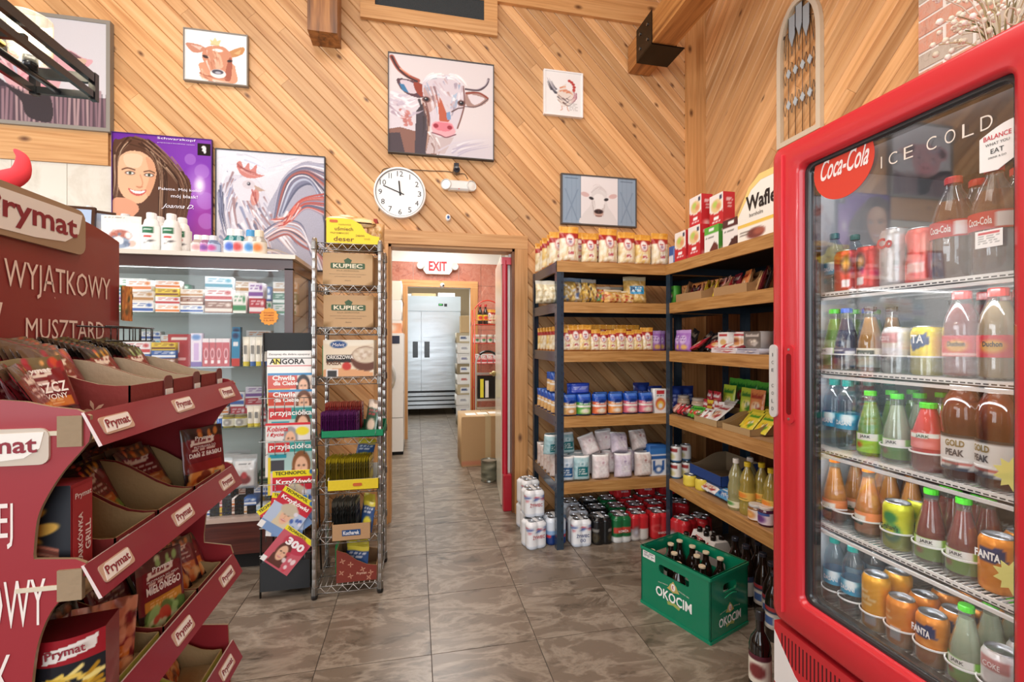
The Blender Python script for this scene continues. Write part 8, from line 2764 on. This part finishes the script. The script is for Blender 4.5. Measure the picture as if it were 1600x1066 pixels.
# ---- drinks
def mkp(bg, fn=None, nx=40, ny=16):
 p = Pt(nx, ny, bg)
 if fn: fn(p)
 return p
WPR = [(0, 0.004), (.020, .0), (.029, .004), (.031, .015), (.0305, .035), (.032, .045), (.032, .055), (.0305, .065), (.0325, .10), (.0325, .118), (.030, .13), (.031, .145), (.026, .168), (.016, .188), (.0125, .197), (.0125, .205)]
LP = mkp('2a9cc4', lambda p: (p.ell(.55, .25, .09, .35, 'e8f4f8'), p.ell(.8, .7, .2, .5, '1f7fae')))
WATER = bottle('water_bottle', [(r_, z_, 'dcecf2') for r_, z_ in WPR], 'bottle_clear', ('1f8078', .0150, .198, .217), (LP, .067, .112, .0332), txt=(('DASANI', .086, .0332, .042, .014, 'f6fafa', .02),))
SPR = [(0, .003), (.026, 0), (.030, .006), (.0305, .06), (.029, .085), (.020, .125), (.0135, .155), (.0125, .175)]
def soda(lc, capc, lp, tx=(), dens='liquid', glass='eef4ee', h=1.0, zl=.156):
 return bottle('soda_bottle', [(r_ + .0012, z_ * h, glass) for r_, z_ in SPR], 'bottle_clear', (capc, .0148, .172 * h, .186 * h), (lp, .012, .066 * h, .0322), liquid=(lc, zl * h, dens), txt=tx)
def f_ark(c2, c1='e8e8e4'):
 return mkp(c2, lambda p: (p.poly([(.36, .04), (.66, -.02), (.66, .34), (.36, .40)], c1), p.ell(.42, .62, .035, .12, 'c8382c')))
ARK = (('JARK', .056, .0322, .026, .010, '2a2a2a', .02),)
SODAS = {'green': soda('6a9a2c', '49b830', f_ark('8ac83c'), ARK), 'clear': soda('c8d0b8', '49b830', f_ark('7ac040'), ARK, 'tinted'), 'red': soda('7a1206', '49b830', f_ark('9ac83c'), ARK),
         'orange': soda('d8862c', 'e07c28', mkp('f0955c', lambda p: p.rect(.4, .2, .62, .5, 'f0ece0').rect(.42, .5, .6, .6, '2a5a3c')), (('Mirinda', .046, .0322, .028, .007, '2a6a3c', .02),), h=1.06, zl=.166),
         'blue': soda('1c2c5c', '2a5ab0', mkp('27356c', lambda p: p.rect(.62, .2, .75, .7, 'e0e4ec').rect(.3, .1, .6, .16, 'c8ccd8')), ()),
         'amber': soda('b87a2c', '3a3026', mkp('e8e2c8', lambda p: p.rect(.36, .1, .64, .42, '1c3a28').ell(.5, .7, .14, .2, 'e8d8b0').ell(.36, .7, .04, .16, 'c8402c')), (('Minute Maid', .050, .0322, .030, .008, 'f0f0e8', .0),))}
RPR = [(0, .002), (.028, 0), (.034, .006), (.035, .03), (.033, .08), (.035, .11), (.030, .145), (.019, .175), (.015, .19)]
def redb(lc, lp, capc, dens, tx=()):
 return bottle('juice_bottle', [(r_ + .001, z_, 'f2f0ee') for r_, z_ in RPR], 'bottle_clear', (capc, .0175, .187, .206), (lp, .05, .10, .0352), liquid=(lc, .176, dens), txt=tx)
SODAS['cherry'] = redb('74060f', mkp('c82430', lambda p: p.ell(.5, .5, .1, .3, 'd8a030').rect(.3, .85, .7, .95, 'e8b8b0')), 'e0302c', 'liquid', (('Duchon', .08, .0355, .032, .012, '2a1a14', .03), ('500 ml', .056, .0355, .018, .004, 'f0e0e0')))
SODAS['pale'] = redb('c0a878', mkp('cc2a34', lambda p: p.ell(.5, .5, .1, .3, 'd8a030')), 'e0302c', 'tinted', (('Duchon', .08, .0355, .032, .012, '2a1a14', .03),))
TPR = [(0, .002), (.040, 0), (.045, .008), (.045, .10), (.044, .115), (.046, .12), (.048, .15), (.042, .185), (.028, .21), (.022, .215)]
TEA = bottle('tea_bottle', [(r_ * .86, z_, '4a1c10') for r_, z_ in TPR], 'liquid', ('f1eeea', .0235, .212, .236), (mkp('dcdcda', lambda p: (p.rect(0, 0, 1, .12, '2a2a2c'), p.rect(.36, .74, .64, .8, 'c8443c'), p.poly([(.3, 1), (.5, .84), (.66, 1)], '3a4a5c'))), .024, .108, .0396), txt=(('GOLD', .088, .040, .036, .016, '8a7a4a', .04), ('PEAK', .066, .040, .034, .016, '4a4e54', .04)))
JUI = bottle('juice_bottle', [(r_, z_, 'b83a3a') for r_, z_ in [(0, .002), (.030, 0), (.034, .008), (.034, .09), (.030, .105), (.022, .135), (.016, .155), (.016, .160)]], 'liquid', ('49b830', .018, .158, .172), (mkp('d86a64', lambda p: (p.poly([(.34, .1), (.64, .0), (.66, .3), (.34, .4)], 'e4e8e0'), p.ell(.5, .75, .1, .2, 'e8908c'))), .058, .098, .0345), txt=(('JARK', .088, .035, .028, .009, '2a5a3c', .02),))
CPL = [(0, .002), (.038, 0), (.043, .01), (.043, .09), (.042, .10), (.043, .11), (.040, .15), (.03, .19), (.016, .22), (.014, .235)]
COLA = bottle('cola_bottle', [(r_, z_, 'f2f4f4') for r_, z_ in CPL], 'bottle_clear', ('c83030', .0165, .233, .25), (mkp('c8282c', lambda p: p.rect(.6, .1, .75, .9, 'f0f0f0')), .10, .14, .0435), liquid=('5a2812', .215, 'liquid'), txt=(('Coca-Cola', .12, .044, .045, .018, 'f6e8e8', .02),))
def dcan(bg, fn, tx=(), h=.122, r=.033): return can('drink_can', mkp(bg, fn, 44, 24), r, h, txt=tx)
CANS = {'orange': dcan('e08a2c', lambda p: (p.speck(10, ['d87820', 'f0a048'], .04, (0, .3, 1, 1), 1.6), p.poly([(.40, .2), (.62, .16), (.66, .42), (.42, .46)], '28366c')), (('FANTA', .082, .046, .018, 'f4f4f4', .04),)),
  'orangeback': dcan('e0892e', lambda p: (p.words(.34, .2, .55, .5, 'f0d0a0', 4), p.rect(.5, .6, .62, .85, 'eceef2'), p.speck(5, ['d87820'], .05, (0, 0, 1, 1), 1.4))),
  'gold': dcan('e0a030', lambda p: (p.words(.4, .3, .6, .55, 'f0dcb0', 4), p.rect(.46, .72, .6, .9, 'e4e8ee')), h=.150),
  'yellow': dcan('f0d828', lambda p: p.poly([(.34, .25), (.6, .12), (.62, .36), (.44, .5)], '28467c'), (('TA', .092, .03, .022, 'f4f6f8', .03),)),
  'lemon': dcan('d8dc3c', lambda p: (p.ell(.5, .3, .08, .12, '3a9a5c'), p.ell(.52, .62, .10, .2, '2c9a6c'), p.ell(.5, .6, .06, .12, 'd8dc3c')), (("Graham's", .06, .044, .014, '1c3a2c', .02),)),
  'white': dcan('dcd8d8', lambda p: (p.rect(.36, .1, .64, .34, 'c84a4a', .5), p.words(.36, .6, .6, .8, '6a6a6a', 2), p.ell(.6, .8, .03, .08, '2a2a2a')), (('COKE', .094, .03, .012, 'e8e4e4', .01),)),
  'silver': dcan('c8cacc', lambda p: p.rect(.36, .12, .7, .3, 'd8dadc'), (('Co', .118, .044, .030, 'c02a30', .05),), h=.155),
  'red': dcan('d83828', lambda p: (p.ell(.55, .35, .07, .2, '2a1c1c'), p.ell(.55, .35, .045, .13, 'e8a040'), p.rect(.5, .7, .6, .9, 'f0e8e8'))),
  'pink': dcan('e85a50', lambda p: (p.ell(.36, .4, .05, .16, '4a2c2c'), p.rect(.4, .62, .6, .8, 'e8b8b0'), p.ell(.65, .3, .1, .2, 'f08878')), h=.140)}
DN = {'water': 'clear water bottle with blue label', 'green': 'green soda bottle', 'clear': 'clear soda bottle with green cap', 'red': 'dark red soda bottle', 'orange': 'orange soda bottle', 'blue': 'dark blue soda bottle', 'amber': 'amber juice bottle',
      'cherry': 'red drink bottle with red label', 'pale': 'pale drink bottle with red label', 'tea': 'dark tea bottle with white cap', 'juice': 'small red juice bottle', 'cola': 'large cola bottle',
      'c_orange': 'orange can', 'c_orangeback': 'orange can turned backwards', 'c_gold': 'tall golden can', 'c_yellow': 'yellow can', 'c_lemon': 'lemon-green can', 'c_white': 'white can', 'c_silver': 'tall silver can', 'c_red': 'red-orange can', 'c_pink': 'pinkish red can'}
BLD = {'water': WATER, 'tea': TEA, 'juice': JUI, 'cola': COLA}
BLD.update(SODAS)
BLD.update({'c_' + k: v for k, v in CANS.items()})
NMS = ['top', 'second', 'third', 'fourth', 'bottom']
def cooler(row, L_):
 cnt = {}
 for (px, k, n, *sc) in L_:
  for j in range(n):
   x = SX + .055 + .077 * j
   y = ax(px, 533, SX + .055).y
   if not (Y0c + .10 < y < Y1c - .09): y = min(max(y, Y0c + .105), Y1c - .10)
   cnt[j] = cnt.get(j, 0) + 1
   nm = 'front row' if j == 0 else ('second row', 'third row', 'fourth row')[j - 1]
   put('dr_' + k, BLD[k], (x, y, FZ[row] + .0012), -PI / 2 + rnd.uniform(-.35, .35), f'{DN[k]}, {ORD[cnt[j] - 1]} from left, {nm}, {NMS[row]} cooler shelf', 'can' if k[:2] == 'c_' else 'bottle', 'drinks in the red cooler', sc=sc[0] if sc else None)
cooler(0, [(1291, 'water', 2, .86), (1324, 'c_red', 2), (1358, 'c_red', 2), (1398, 'c_silver', 1), (1440, 'c_pink', 2), (1490, 'cola', 2), (1554, 'cola', 2)])
cooler(1, [(1291, 'green', 3), (1323, 'blue', 2), (1360, 'amber', 2), (1402, 'c_white', 2), (1449, 'c_yellow', 2), (1503, 'cherry', 3), (1560, 'pale', 2)])
cooler(2, [(1291, 'water', 3, .97), (1325, 'water', 3, .97), (1360, 'green', 3), (1402, 'clear', 3), (1451, 'juice', 3), (1505, 'tea', 3), (1562, 'tea', 2)])
cooler(3, [(1289, 'orange', 1), (1320, 'orange', 0), (1357, 'orange', 3), (1403, 'c_lemon', 2), (1455, 'red', 3), (1506, 'red', 2), (1560, 'c_orange', 2)])
cooler(4, [(1295, 'water', 3, .93), (1333, 'water', 3, .93), (1369, 'c_gold', 2), (1409, 'c_orangeback', 4), (1457, 'c_orange', 4), (1510, 'clear', 3), (1565, 'c_white', 3)])
for i, (px, x, k) in enumerate([(1335, .13, 'orange'), (1378, .15, 'orange'), (1425, .13, 'orange'), (1480, .13, 'red'), (1530, .14, 'red')]):
 put('dr_' + k, BLD[k], (SX + x, min(max(ax(px, 533, SX + x).y, .68), 1.18), FZ[3] + .0012), -PI / 2, f'{DN[k]} standing between files, {ORD[i]} from left, fourth cooler shelf', 'bottle', 'drinks in the red cooler')
# clear bottle stops along the shelf fronts
def stop():
 b_ = B()
 b_.lathe([(.040, .0), (.040, .045), (.0415, .047), (.0385, .047), (.0385, 0)], 'e8ecec', n=16, a0=PI, a1=2 * PI)
 b_.box(-.041, 0, 0, -.0385, .12, .045, 'e4e8e8').box(.0385, 0, 0, .041, .12, .045, 'e4e8e8')
 o = b_.obj('bottle_stop', 'bottle_clear')
 B().lathe([(.0385, .045), (.0385, .049), (.0415, .049), (.0415, .045)], 'f1f3f3', n=16, a0=PI, a1=2 * PI).obj('stop_rim', 'gloss', o)
 return o
for r_, pxs in enumerate([(), (1291, 1323, 1360, 1402, 1449), (1402, 1451, 1505, 1560), (1289, 1322, 1357, 1403, 1455, 1506), (1295, 1333, 1369, 1409, 1457, 1510, 1562)]):
 for i, px in enumerate(pxs):
  y = min(max(ax(px, 533, SX + .055).y, Y0c + .105), Y1c - .105)
  put('stop', stop, (SX + .055, y, FZ[r_] + .0012), -PI / 2, f'clear plastic bottle stop, {ORD[i]} from left on the {NMS[r_]} cooler shelf', 'bottle stop', 'clear bottle stops in the cooler', sc=(.92, 1, 1))
for i, (px, py) in enumerate([(1582, 742), (1582, 905)]):
 a = ax(px, py, SX - .004)
 pts = [((.036 if k % 2 else .024) * math.cos(k * PI / 10), (.036 if k % 2 else .024) * math.sin(k * PI / 10)) for k in range(20)]
 o = B().prism(pts, 1, -.001, 0, 'f2ee8c').obj('price_star', 'paper', None, (SX - .001, a.y, a.z), (0, 0, -PI / 2))
 tag(o, f'pale yellow star price tag on the cooler shelf edge, {("upper", "lower")[i]}', 'price tag', 'yellow star price tags')
# dried flowers and wire ornament on top
fl = empty('dried_flowers', (1.50, .90, 1.925))
tag(fl, 'bunch of dried white flowers and wire ornament on top of the cooler', 'dried flowers')
r5 = random.Random(5)
B().lathe([(0, 0), (.05, 0), (.06, .01), (.06, .09), (.055, .09), (.055, .012), (0, .012)], 'cfc8b8', n=20).obj('pot', 'matte', fl)
st, bl, rg = B(), B(), B()
for i in range(46):
 a, l_ = r5.uniform(0, 2 * PI), r5.uniform(.15, .34)
 t = r5.uniform(.2, .9)
 e = (math.cos(a) * l_ * t, math.sin(a) * l_ * t * .8, .05 + l_ * 1.0)
 pts = spline([(math.cos(a) * .02, math.sin(a) * .02, .02), (e[0] * .4, e[1] * .4, .05 + e[2] * .6), e], False, 3)
 st.tube(pts, .0016, r5.choice(['8a7a58', 'b8a880', '6a6a3c', 'd8cfb8']), 4)
 for k in range(3): bl.ball((e[0] + r5.uniform(-.015, .015), e[1] + r5.uniform(-.015, .015), e[2] + r5.uniform(-.03, .01)), r5.uniform(.004, .010), r5.choice(['f0ece0', 'e4dcc8', 'd8d0b8']), 6, 4)
for i in range(6):
 c = (r5.uniform(-.12, .12), -.08, r5.uniform(.12, .28)); R_ = r5.uniform(.02, .035)
 rg.tube([(c[0] + R_ * math.cos(t), c[1] + r5.uniform(-.002, .002), c[2] + R_ * math.sin(t)) for t in np.linspace(0, 2 * PI, 14, endpoint=False)], .002, 'c8b89c', 4, closed=True)
for q, nm in ((st, 'stems'), (bl, 'blossoms'), (rg, 'wire_rings')):
 o = q.obj(nm, 'matte', fl); o['kind'] = 'stuff'

# ================================================================ HALL AND STOREROOM
# open cream door leaf with red rail
a0, a1 = az(785, 800), az(775, 748)
lf = empty('door_1', (a0.x + .012, WY + .16, 0), 0)
struct(lf)
dv = Vector((a1.x - a0.x, a1.y - a0.y, 0)); L0 = .80
lf.rotation_euler = (0, 0, math.atan2(dv.y, dv.x))
B().box(0, -.032, .01, L0, 0, 2.0, 'e4dcc8').obj('leaf', 'gloss', lf)
B().lathe([(0, 0), (.022, .003), (.027, .02), (.02, .035), (.01, .04), (.01, .06)], 'b8a878', n=14).xf(Matrix.Translation((L0 - .07, 0, 1.0)) @ Matrix.Rotation(-PI / 2, 4, 'X')).obj('knob', 'metal', lf)
rl = empty('red_door_post', (.690, WY + .06, 0))
tag(rl, 'dark red metal post with a thick lower sleeve inside the doorway', 'post')
wobj(B().cbox(.655, WY + .03, 0, .725, WY + .10, .285, .008, 'b0182c'), 'lower_sleeve', 'paint', rl)
wobj(B().lathe([(.022, .285), (.022, 1.93), (.018, 1.935), (0, 1.935)], 'b8182f', n=18, cx=.672, cy=WY + .065), 'rail_tube', 'paint', rl)
wobj(B().box(.645, WY + .045, 1.90, .73, WY + .085, 1.955, 'c83a48').box(.70, WY + .05, 1.92, .73, WY + .08, 1.98, 'd8d4d0'), 'top_bracket', 'gloss', rl)
wobj(B().box(.700, WY + .08, .285, .716, WY + .10, 1.90, 'e6e4e0'), 'white_strip', 'gloss', rl)
# exit sign
e0 = ay(684, 417, HY - .04)
ex = empty('exit_sign', (e0.x, HY, e0.z))
tag(ex, 'white EXIT sign with red letters and two lamp heads over the storeroom door', 'exit sign')
ow = .155
B().prism([(-ow, -.10), (ow, -.10), (ow + .035, -.05), (ow + .035, .07), (ow, .105), (-ow, .105), (-ow - .035, .07), (-ow - .035, -.05)], 1, -.06, 0, 'f3f2ee').obj('housing', 'gloss', ex)
text('EXIT', .24, .13, 'b81420', ex, (0, -.062, .005), bold=.035)
for sg in (-1, 1):
 B().lathe([(.03, -.03), (.05, -.01), (.055, .02), (.05, .035), (0, .03)], 'dcdcd8', n=16).xf(Matrix.Translation((sg * .215, -.045, .01)) @ Matrix.Rotation(sg * .4, 4, 'Z') @ Matrix.Rotation(PI / 2, 4, 'X')).obj('lamp_head', 'gloss', ex)
q = ay(691, 446, HY - .03)
o = B().ball((0, -.02, 0), .032, 'f1f1ef', 14, 10).obj('dome_camera', 'gloss', None, (q.x, HY - .022, q.z))
tag(o, 'little white dome camera with black lens on the storeroom door frame', 'camera')
B().ball((.012, -.045, -.004), .014, '141414', 10, 8).obj('lens', 'liquid', o)
# steel two-door refrigerator
SYF = 8.15
cxs = ay(658, 560, SYF).x
sf = empty('steel_refrigerator', (cxs, SYF, 0))
tag(sf, 'stainless steel two-door commercial refrigerator in the storeroom', 'refrigerator')
B().box(-.69, .03, .25, .69, .78, 2.1, 'b0b4b8').obj('body', 'brushed_steel', sf)
for sg in (-1, 1):
 x0, x1 = (-.685, -.006) if sg < 0 else (.006, .685)
 d_ = bevel(B().box(x0, -.045, .44, x1, .03, 1.82).obj('door', 'brushed_steel', sf), .006)
 B().box(sg * .10 - .045 + (0 if sg < 0 else 0), -.047, 1.02, sg * .10 + .045, -.0445, 1.30, '1c2226').obj('handle_recess', 'gloss', d_)
bevel(B().box(-.69, -.03, 1.84, .69, .03, 2.1).obj('header', 'brushed_steel', sf), .005)
B().box(.30, -.034, 1.93, .38, -.03, 1.97, '123a1c').box(.31, -.035, 1.945, .36, -.034, 1.96, '5ad86a').obj('display', 'gloss', sf)
B().box(.40, -.034, 1.92, .45, -.03, 1.97, '2a2a2c').obj('lock', 'gloss', sf)
B().box(-.69, .0, .17, .69, .78, .44, '14181a').obj('grille_housing', 'gloss', sf)
for k in range(4):
 B().box(-.69, -.035 + .0 * k, .40 - k * .075 - .05, .69, .02, .40 - k * .075).obj('louvre', 'brushed_steel', sf)
for x in (-.62, .62):
 for y in (.08, .7): B().lathe([(0, 0), (.03, 0), (.03, .17)], '181818', n=12, cx=x, cy=y).obj('caster', 'gloss', sf)
for i, (x, w_) in enumerate([(-.42, .5), (.05, .42), (.45, .3)]):
 o = B().box(-w_ / 2, -.2, 0, w_ / 2, .2, .045 + .015 * i, ('e8e4dc', 'c8a878', 'd8d4cc')[i]).obj('flat_carton', 'cardboard', None, (cxs + x, SYF + .3, 2.1 + .0005))
 tag(o, f'flat carton on top of the steel refrigerator, {ORD[i]} from left', 'carton', 'flat cartons on the refrigerator')
# tubs stacked beside it
r6 = random.Random(6)
tx = ay(726, 560, 7.15).x
TUBC = [('8a7a5c', '3a4a80'), ('d8d4d0', '6a6a8c'), ('e0dcd6', '9a9aa4'), ('b8a888', '2c3c6c'), ('e4e0da', 'a8443c')]
for i in range(9):
 c = TUBC[i % 5]
 def mk_():
  p = Pt(20, 10, c[0]); p.rect(.2, .25, .8, .8, 'e8e6e2').words(.25, .35, .75, .7, c[1], 2)
  return carton('plastic_tub', .26, .155, .24, p, c[0], 'e8e6e2')()
 put(f'tub{i % 5}', mk_, (tx + r6.uniform(-.015, .015), 7.15, .001 + i * .16), r6.uniform(-.1, .1), f'food tub in the stack beside the steel refrigerator, {ORD[i]} from the floor', 'tub', 'stacked food tubs')
o = B().cbox(-.09, -.1, 0, .09, .1, .26, .004, 'c8a87c').obj('kraft_carton', 'cardboard', None, (tx + .02, 7.15, .001 + 9 * .16))
tag(o, 'kraft carton topping the tub stack beside the steel refrigerator', 'carton')
# washing machine on pedestal with boxes on top
wv = az(630, 711)
wm = empty('washing_machine', (wv.x - .34, wv.y, 0))
tag(wm, 'white front-loading washing machine on pedestal, left side of the hall', 'washing machine')
bevel(B().box(-.34, .0, .04, .34, .72, .425, 'f2f2f0').obj('pedestal', 'gloss', wm), .015)
bevel(B().box(-.34, 0, .432, .34, .72, 1.40, 'f4f4f2').obj('body', 'gloss', wm), .02)
B().box(-.10, -.003, 1.28, .30, 0, 1.37, '24304a').obj('control_panel', 'gloss', wm)
B().lathe([(.245, 0), (.245, .02), (.225, .035), (.2, .03)], 'c8ccd0', n=36).xf(Matrix.Translation((.015, 0, .90)) @ Matrix.Rotation(PI / 2, 4, 'X')).obj('door_ring', 'metal', wm)
B().lathe([(.2, .028), (.17, .01), (0, .022)], '24384c', n=36).xf(Matrix.Translation((.015, 0, .90)) @ Matrix.Rotation(PI / 2, 4, 'X')).obj('door_glass', 'liquid', wm)
B().box(-.34, .02, .0, .34, .7, .04, '1a1a1a').obj('base', 'matte', wm)
for nm, z, h, w_, c, lb in (('soap_carton', 1.401, .15, .60, 'e8a078', 'orange and white soap carton on the washing machine'), ('white_carton', 1.553, .23, .56, 'f1efea', 'white carton above the orange one on the washing machine'), ('white_carton', 1.785, .22, .5, 'e9e2d2', 'cream carton topmost of the washing machine stack')):
 p = Pt(24, 12, c)
 if 'soap' in nm: p.rect(0, .0, 1, .2, 'f0ece6').ell(.8, .6, .1, .3, 'f0dcc8')
 o = carton(nm, w_, h, .5, p, c)()
 o.location = (wv.x - .02 - w_ / 2, wv.y + .29, z)
 tag(o, lb, 'carton')
# big carton, paint can
bx = az(721, 730)
tz_ = 1.31 - (652 - 533) / 711 * (1.31 * 711 / 197)
p = Pt(30, 24, 'b89468'); p.rect(0, .9, 1, .96, 'c86a58', .5)
o = carton('big_carton', .56, tz_, .45, p, 'c4a072', 'd2b48a')()
o.location = (bx.x + .28, bx.y + .225, 0)
tag(o, 'large taped kraft carton on the hall floor', 'carton')
B().box(-.03, -.2255, 0, .03, -.225, tz_, 'cab48c').box(-.03, -.2255, tz_, .03, .225, tz_ + .0006, 'c8b48c').obj('packing_tape', 'gloss', o)
for i in range(3): B().box(-.22 + i * .13, -.12 + .03 * i, tz_, -.11 + i * .13, .02 + .03 * i, tz_ + .001, 'eceae6').obj('shipping_label', 'paper', o)
cv = az(764, 751)
o = B().lathe([(0, 0), (.074, 0), (.076, .004), (.074, .008), (.074, .185), (.077, .19), (.077, .197), (.066, .197), (.064, .19)], '8a8a80', n=28).obj('paint_can', 'metal', None, (cv.x, cv.y, 0))
B().lathe([(.0652, .19), (.03, .188), (0, .188)], 'c0bcb4', n=24).obj('lid', 'metal', o)
p = Pt(30, 14, '6a6a58'); p.speck(30, ['8a8a78', '4c4c40', 'a8a494'], .06, (0, 0, 1, 1), 1.5)
around(p, .0748, .02, .175).obj('label', 'paper', o)
tag(o, 'grey metal paint can on the hall floor by the door', 'can')
# red wire rack with bottles and packets
rk = empty('red_wire_rack', (ay(760, 560, 5.9).x, 5.9, 0))
tag(rk, 'red wire display rack with bottles and packets in the hall', 'rack')
b_ = B()
w2 = .17
for x in (-w2, w2): b_.tube([(x, -.12, 0), (x, -.12, 1.72)], .008, 'd2382c', 6).tube([(x, .12, 0), (x, .12, 1.72)], .008, 'd2382c', 6)
b_.tube(spline([(-w2, -.12, 1.72), (-w2 * .6, -.12, 1.80), (0, -.12, 1.83), (w2 * .6, -.12, 1.80), (w2, -.12, 1.72)], False, 4), .007, 'd2382c', 6)
for z in (.35, .7, 1.02, 1.28, 1.52):
 b_.tube([(-w2, -.12, z), (w2, -.12, z), (w2, .12, z), (-w2, .12, z)], .005, 'd2382c', 5, closed=True).tube([(-w2, -.12, z + .06), (w2, -.12, z + .06)], .004, 'd2382c', 5)
 b_.box(-w2, -.12, z - .004, w2, .12, z, 'b8382c')
b_.obj('wire_frame', 'gloss', rk)['kind'] = 'thing'
p = Pt(24, 12, 'e8c83c'); p.ell(.5, .5, .15, .3, 'c83a2c')
SAUCE = bottle('sauce_bottle', [(r_ * .9, z_ * .9, '2a140c') for r_, z_ in BRP], 'liquid', ('c82c28', .016, .22, .25), (p, .05, .12, .0325))
for i, (x, z) in enumerate([(-.09, 1.52), (-.02, 1.52)]):
 put('sauce', SAUCE, (rk.location.x + x, 5.84, z + .001), 0, f'dark sauce bottle with yellow label on the red rack, {ORD[i]} from left', 'bottle', 'sauce bottles on the red rack', sc=1.05)
for i in range(3):
 put('pa_noodle', None, (rk.location.x + .03 + i * .04, 5.86 + .05 * i, 1.521), .1, f'yellow packet on the red rack top tier, {ORD[i]} from left', 'packet', 'yellow packets on the red rack', sc=.85)
p = Pt(30, 12, 'e8e8e2'); p.ell(.5, .5, .1, .3, '3a8a5a').rect(.3, 0, .7, .15, 'c8484c')
for i in range(8):
 put('rj', jar('jar', 'c8c4b0', 'f0eee8', p, .035, .11), (rk.location.x - .13 + (i % 4) * .085, 5.85 + .1 * (i // 4), 1.281), 0, f'white jar on the red rack, {ORD[i % 4]} from left, {("front", "back")[i // 4]}', 'jar', 'white jars on the red rack')
for i in range(4):
 put('md1_4', med(1, *SZ[4], .06), (rk.location.x - .12 + i * .08, 5.86, 1.021), 0, f'small box on the lower tier of the red rack, {ORD[i]} from left', 'box', 'small boxes on the red rack')
# folding step trolley
st_ = empty('folding_hand_truck', (ay(762, 560, 5.35).x, 5.35, 0))
tag(st_, 'aluminium folding hand truck with arched black handle in front of the red rack', 'hand truck')
b_ = B()
b_.tube(spline([(-.14, 0, .0), (-.14, 0, .9), (-.135, 0, 1.08), (-.07, 0, 1.17), (0, 0, 1.185), (.07, 0, 1.17), (.135, 0, 1.08), (.14, 0, .9), (.14, 0, .0)], False, 4), .012, 'c8c8c4', 8)
b_.obj('tube_frame', 'metal', st_)
B().tube(spline([(-.10, 0, 1.15), (-.05, 0, 1.178), (0, 0, 1.186), (.05, 0, 1.178), (.10, 0, 1.15)], False, 3), .016, '1c1c1c', 8).obj('grip', 'gloss', st_)
for z0_, z1_ in ((.62, .90), (.28, .48)): B().box(-.125, -.005, z0_, .125, .012, z1_, '1d2022').obj('black_panel', 'gloss', st_)
for z in (.91, .60, .50): B().box(-.13, -.012, z, .13, .02, z + .025, 'd0d0cc').obj('cross_bar', 'metal', st_)
B().box(-.09, -.007, .64, -.05, -.0055, .86, 'e8e03c').obj('yellow_sticker', 'paper', st_)
B().box(-.03, -.007, .64, .01, -.0055, .84, 'e8e8e6').obj('white_sticker', 'paper', st_)
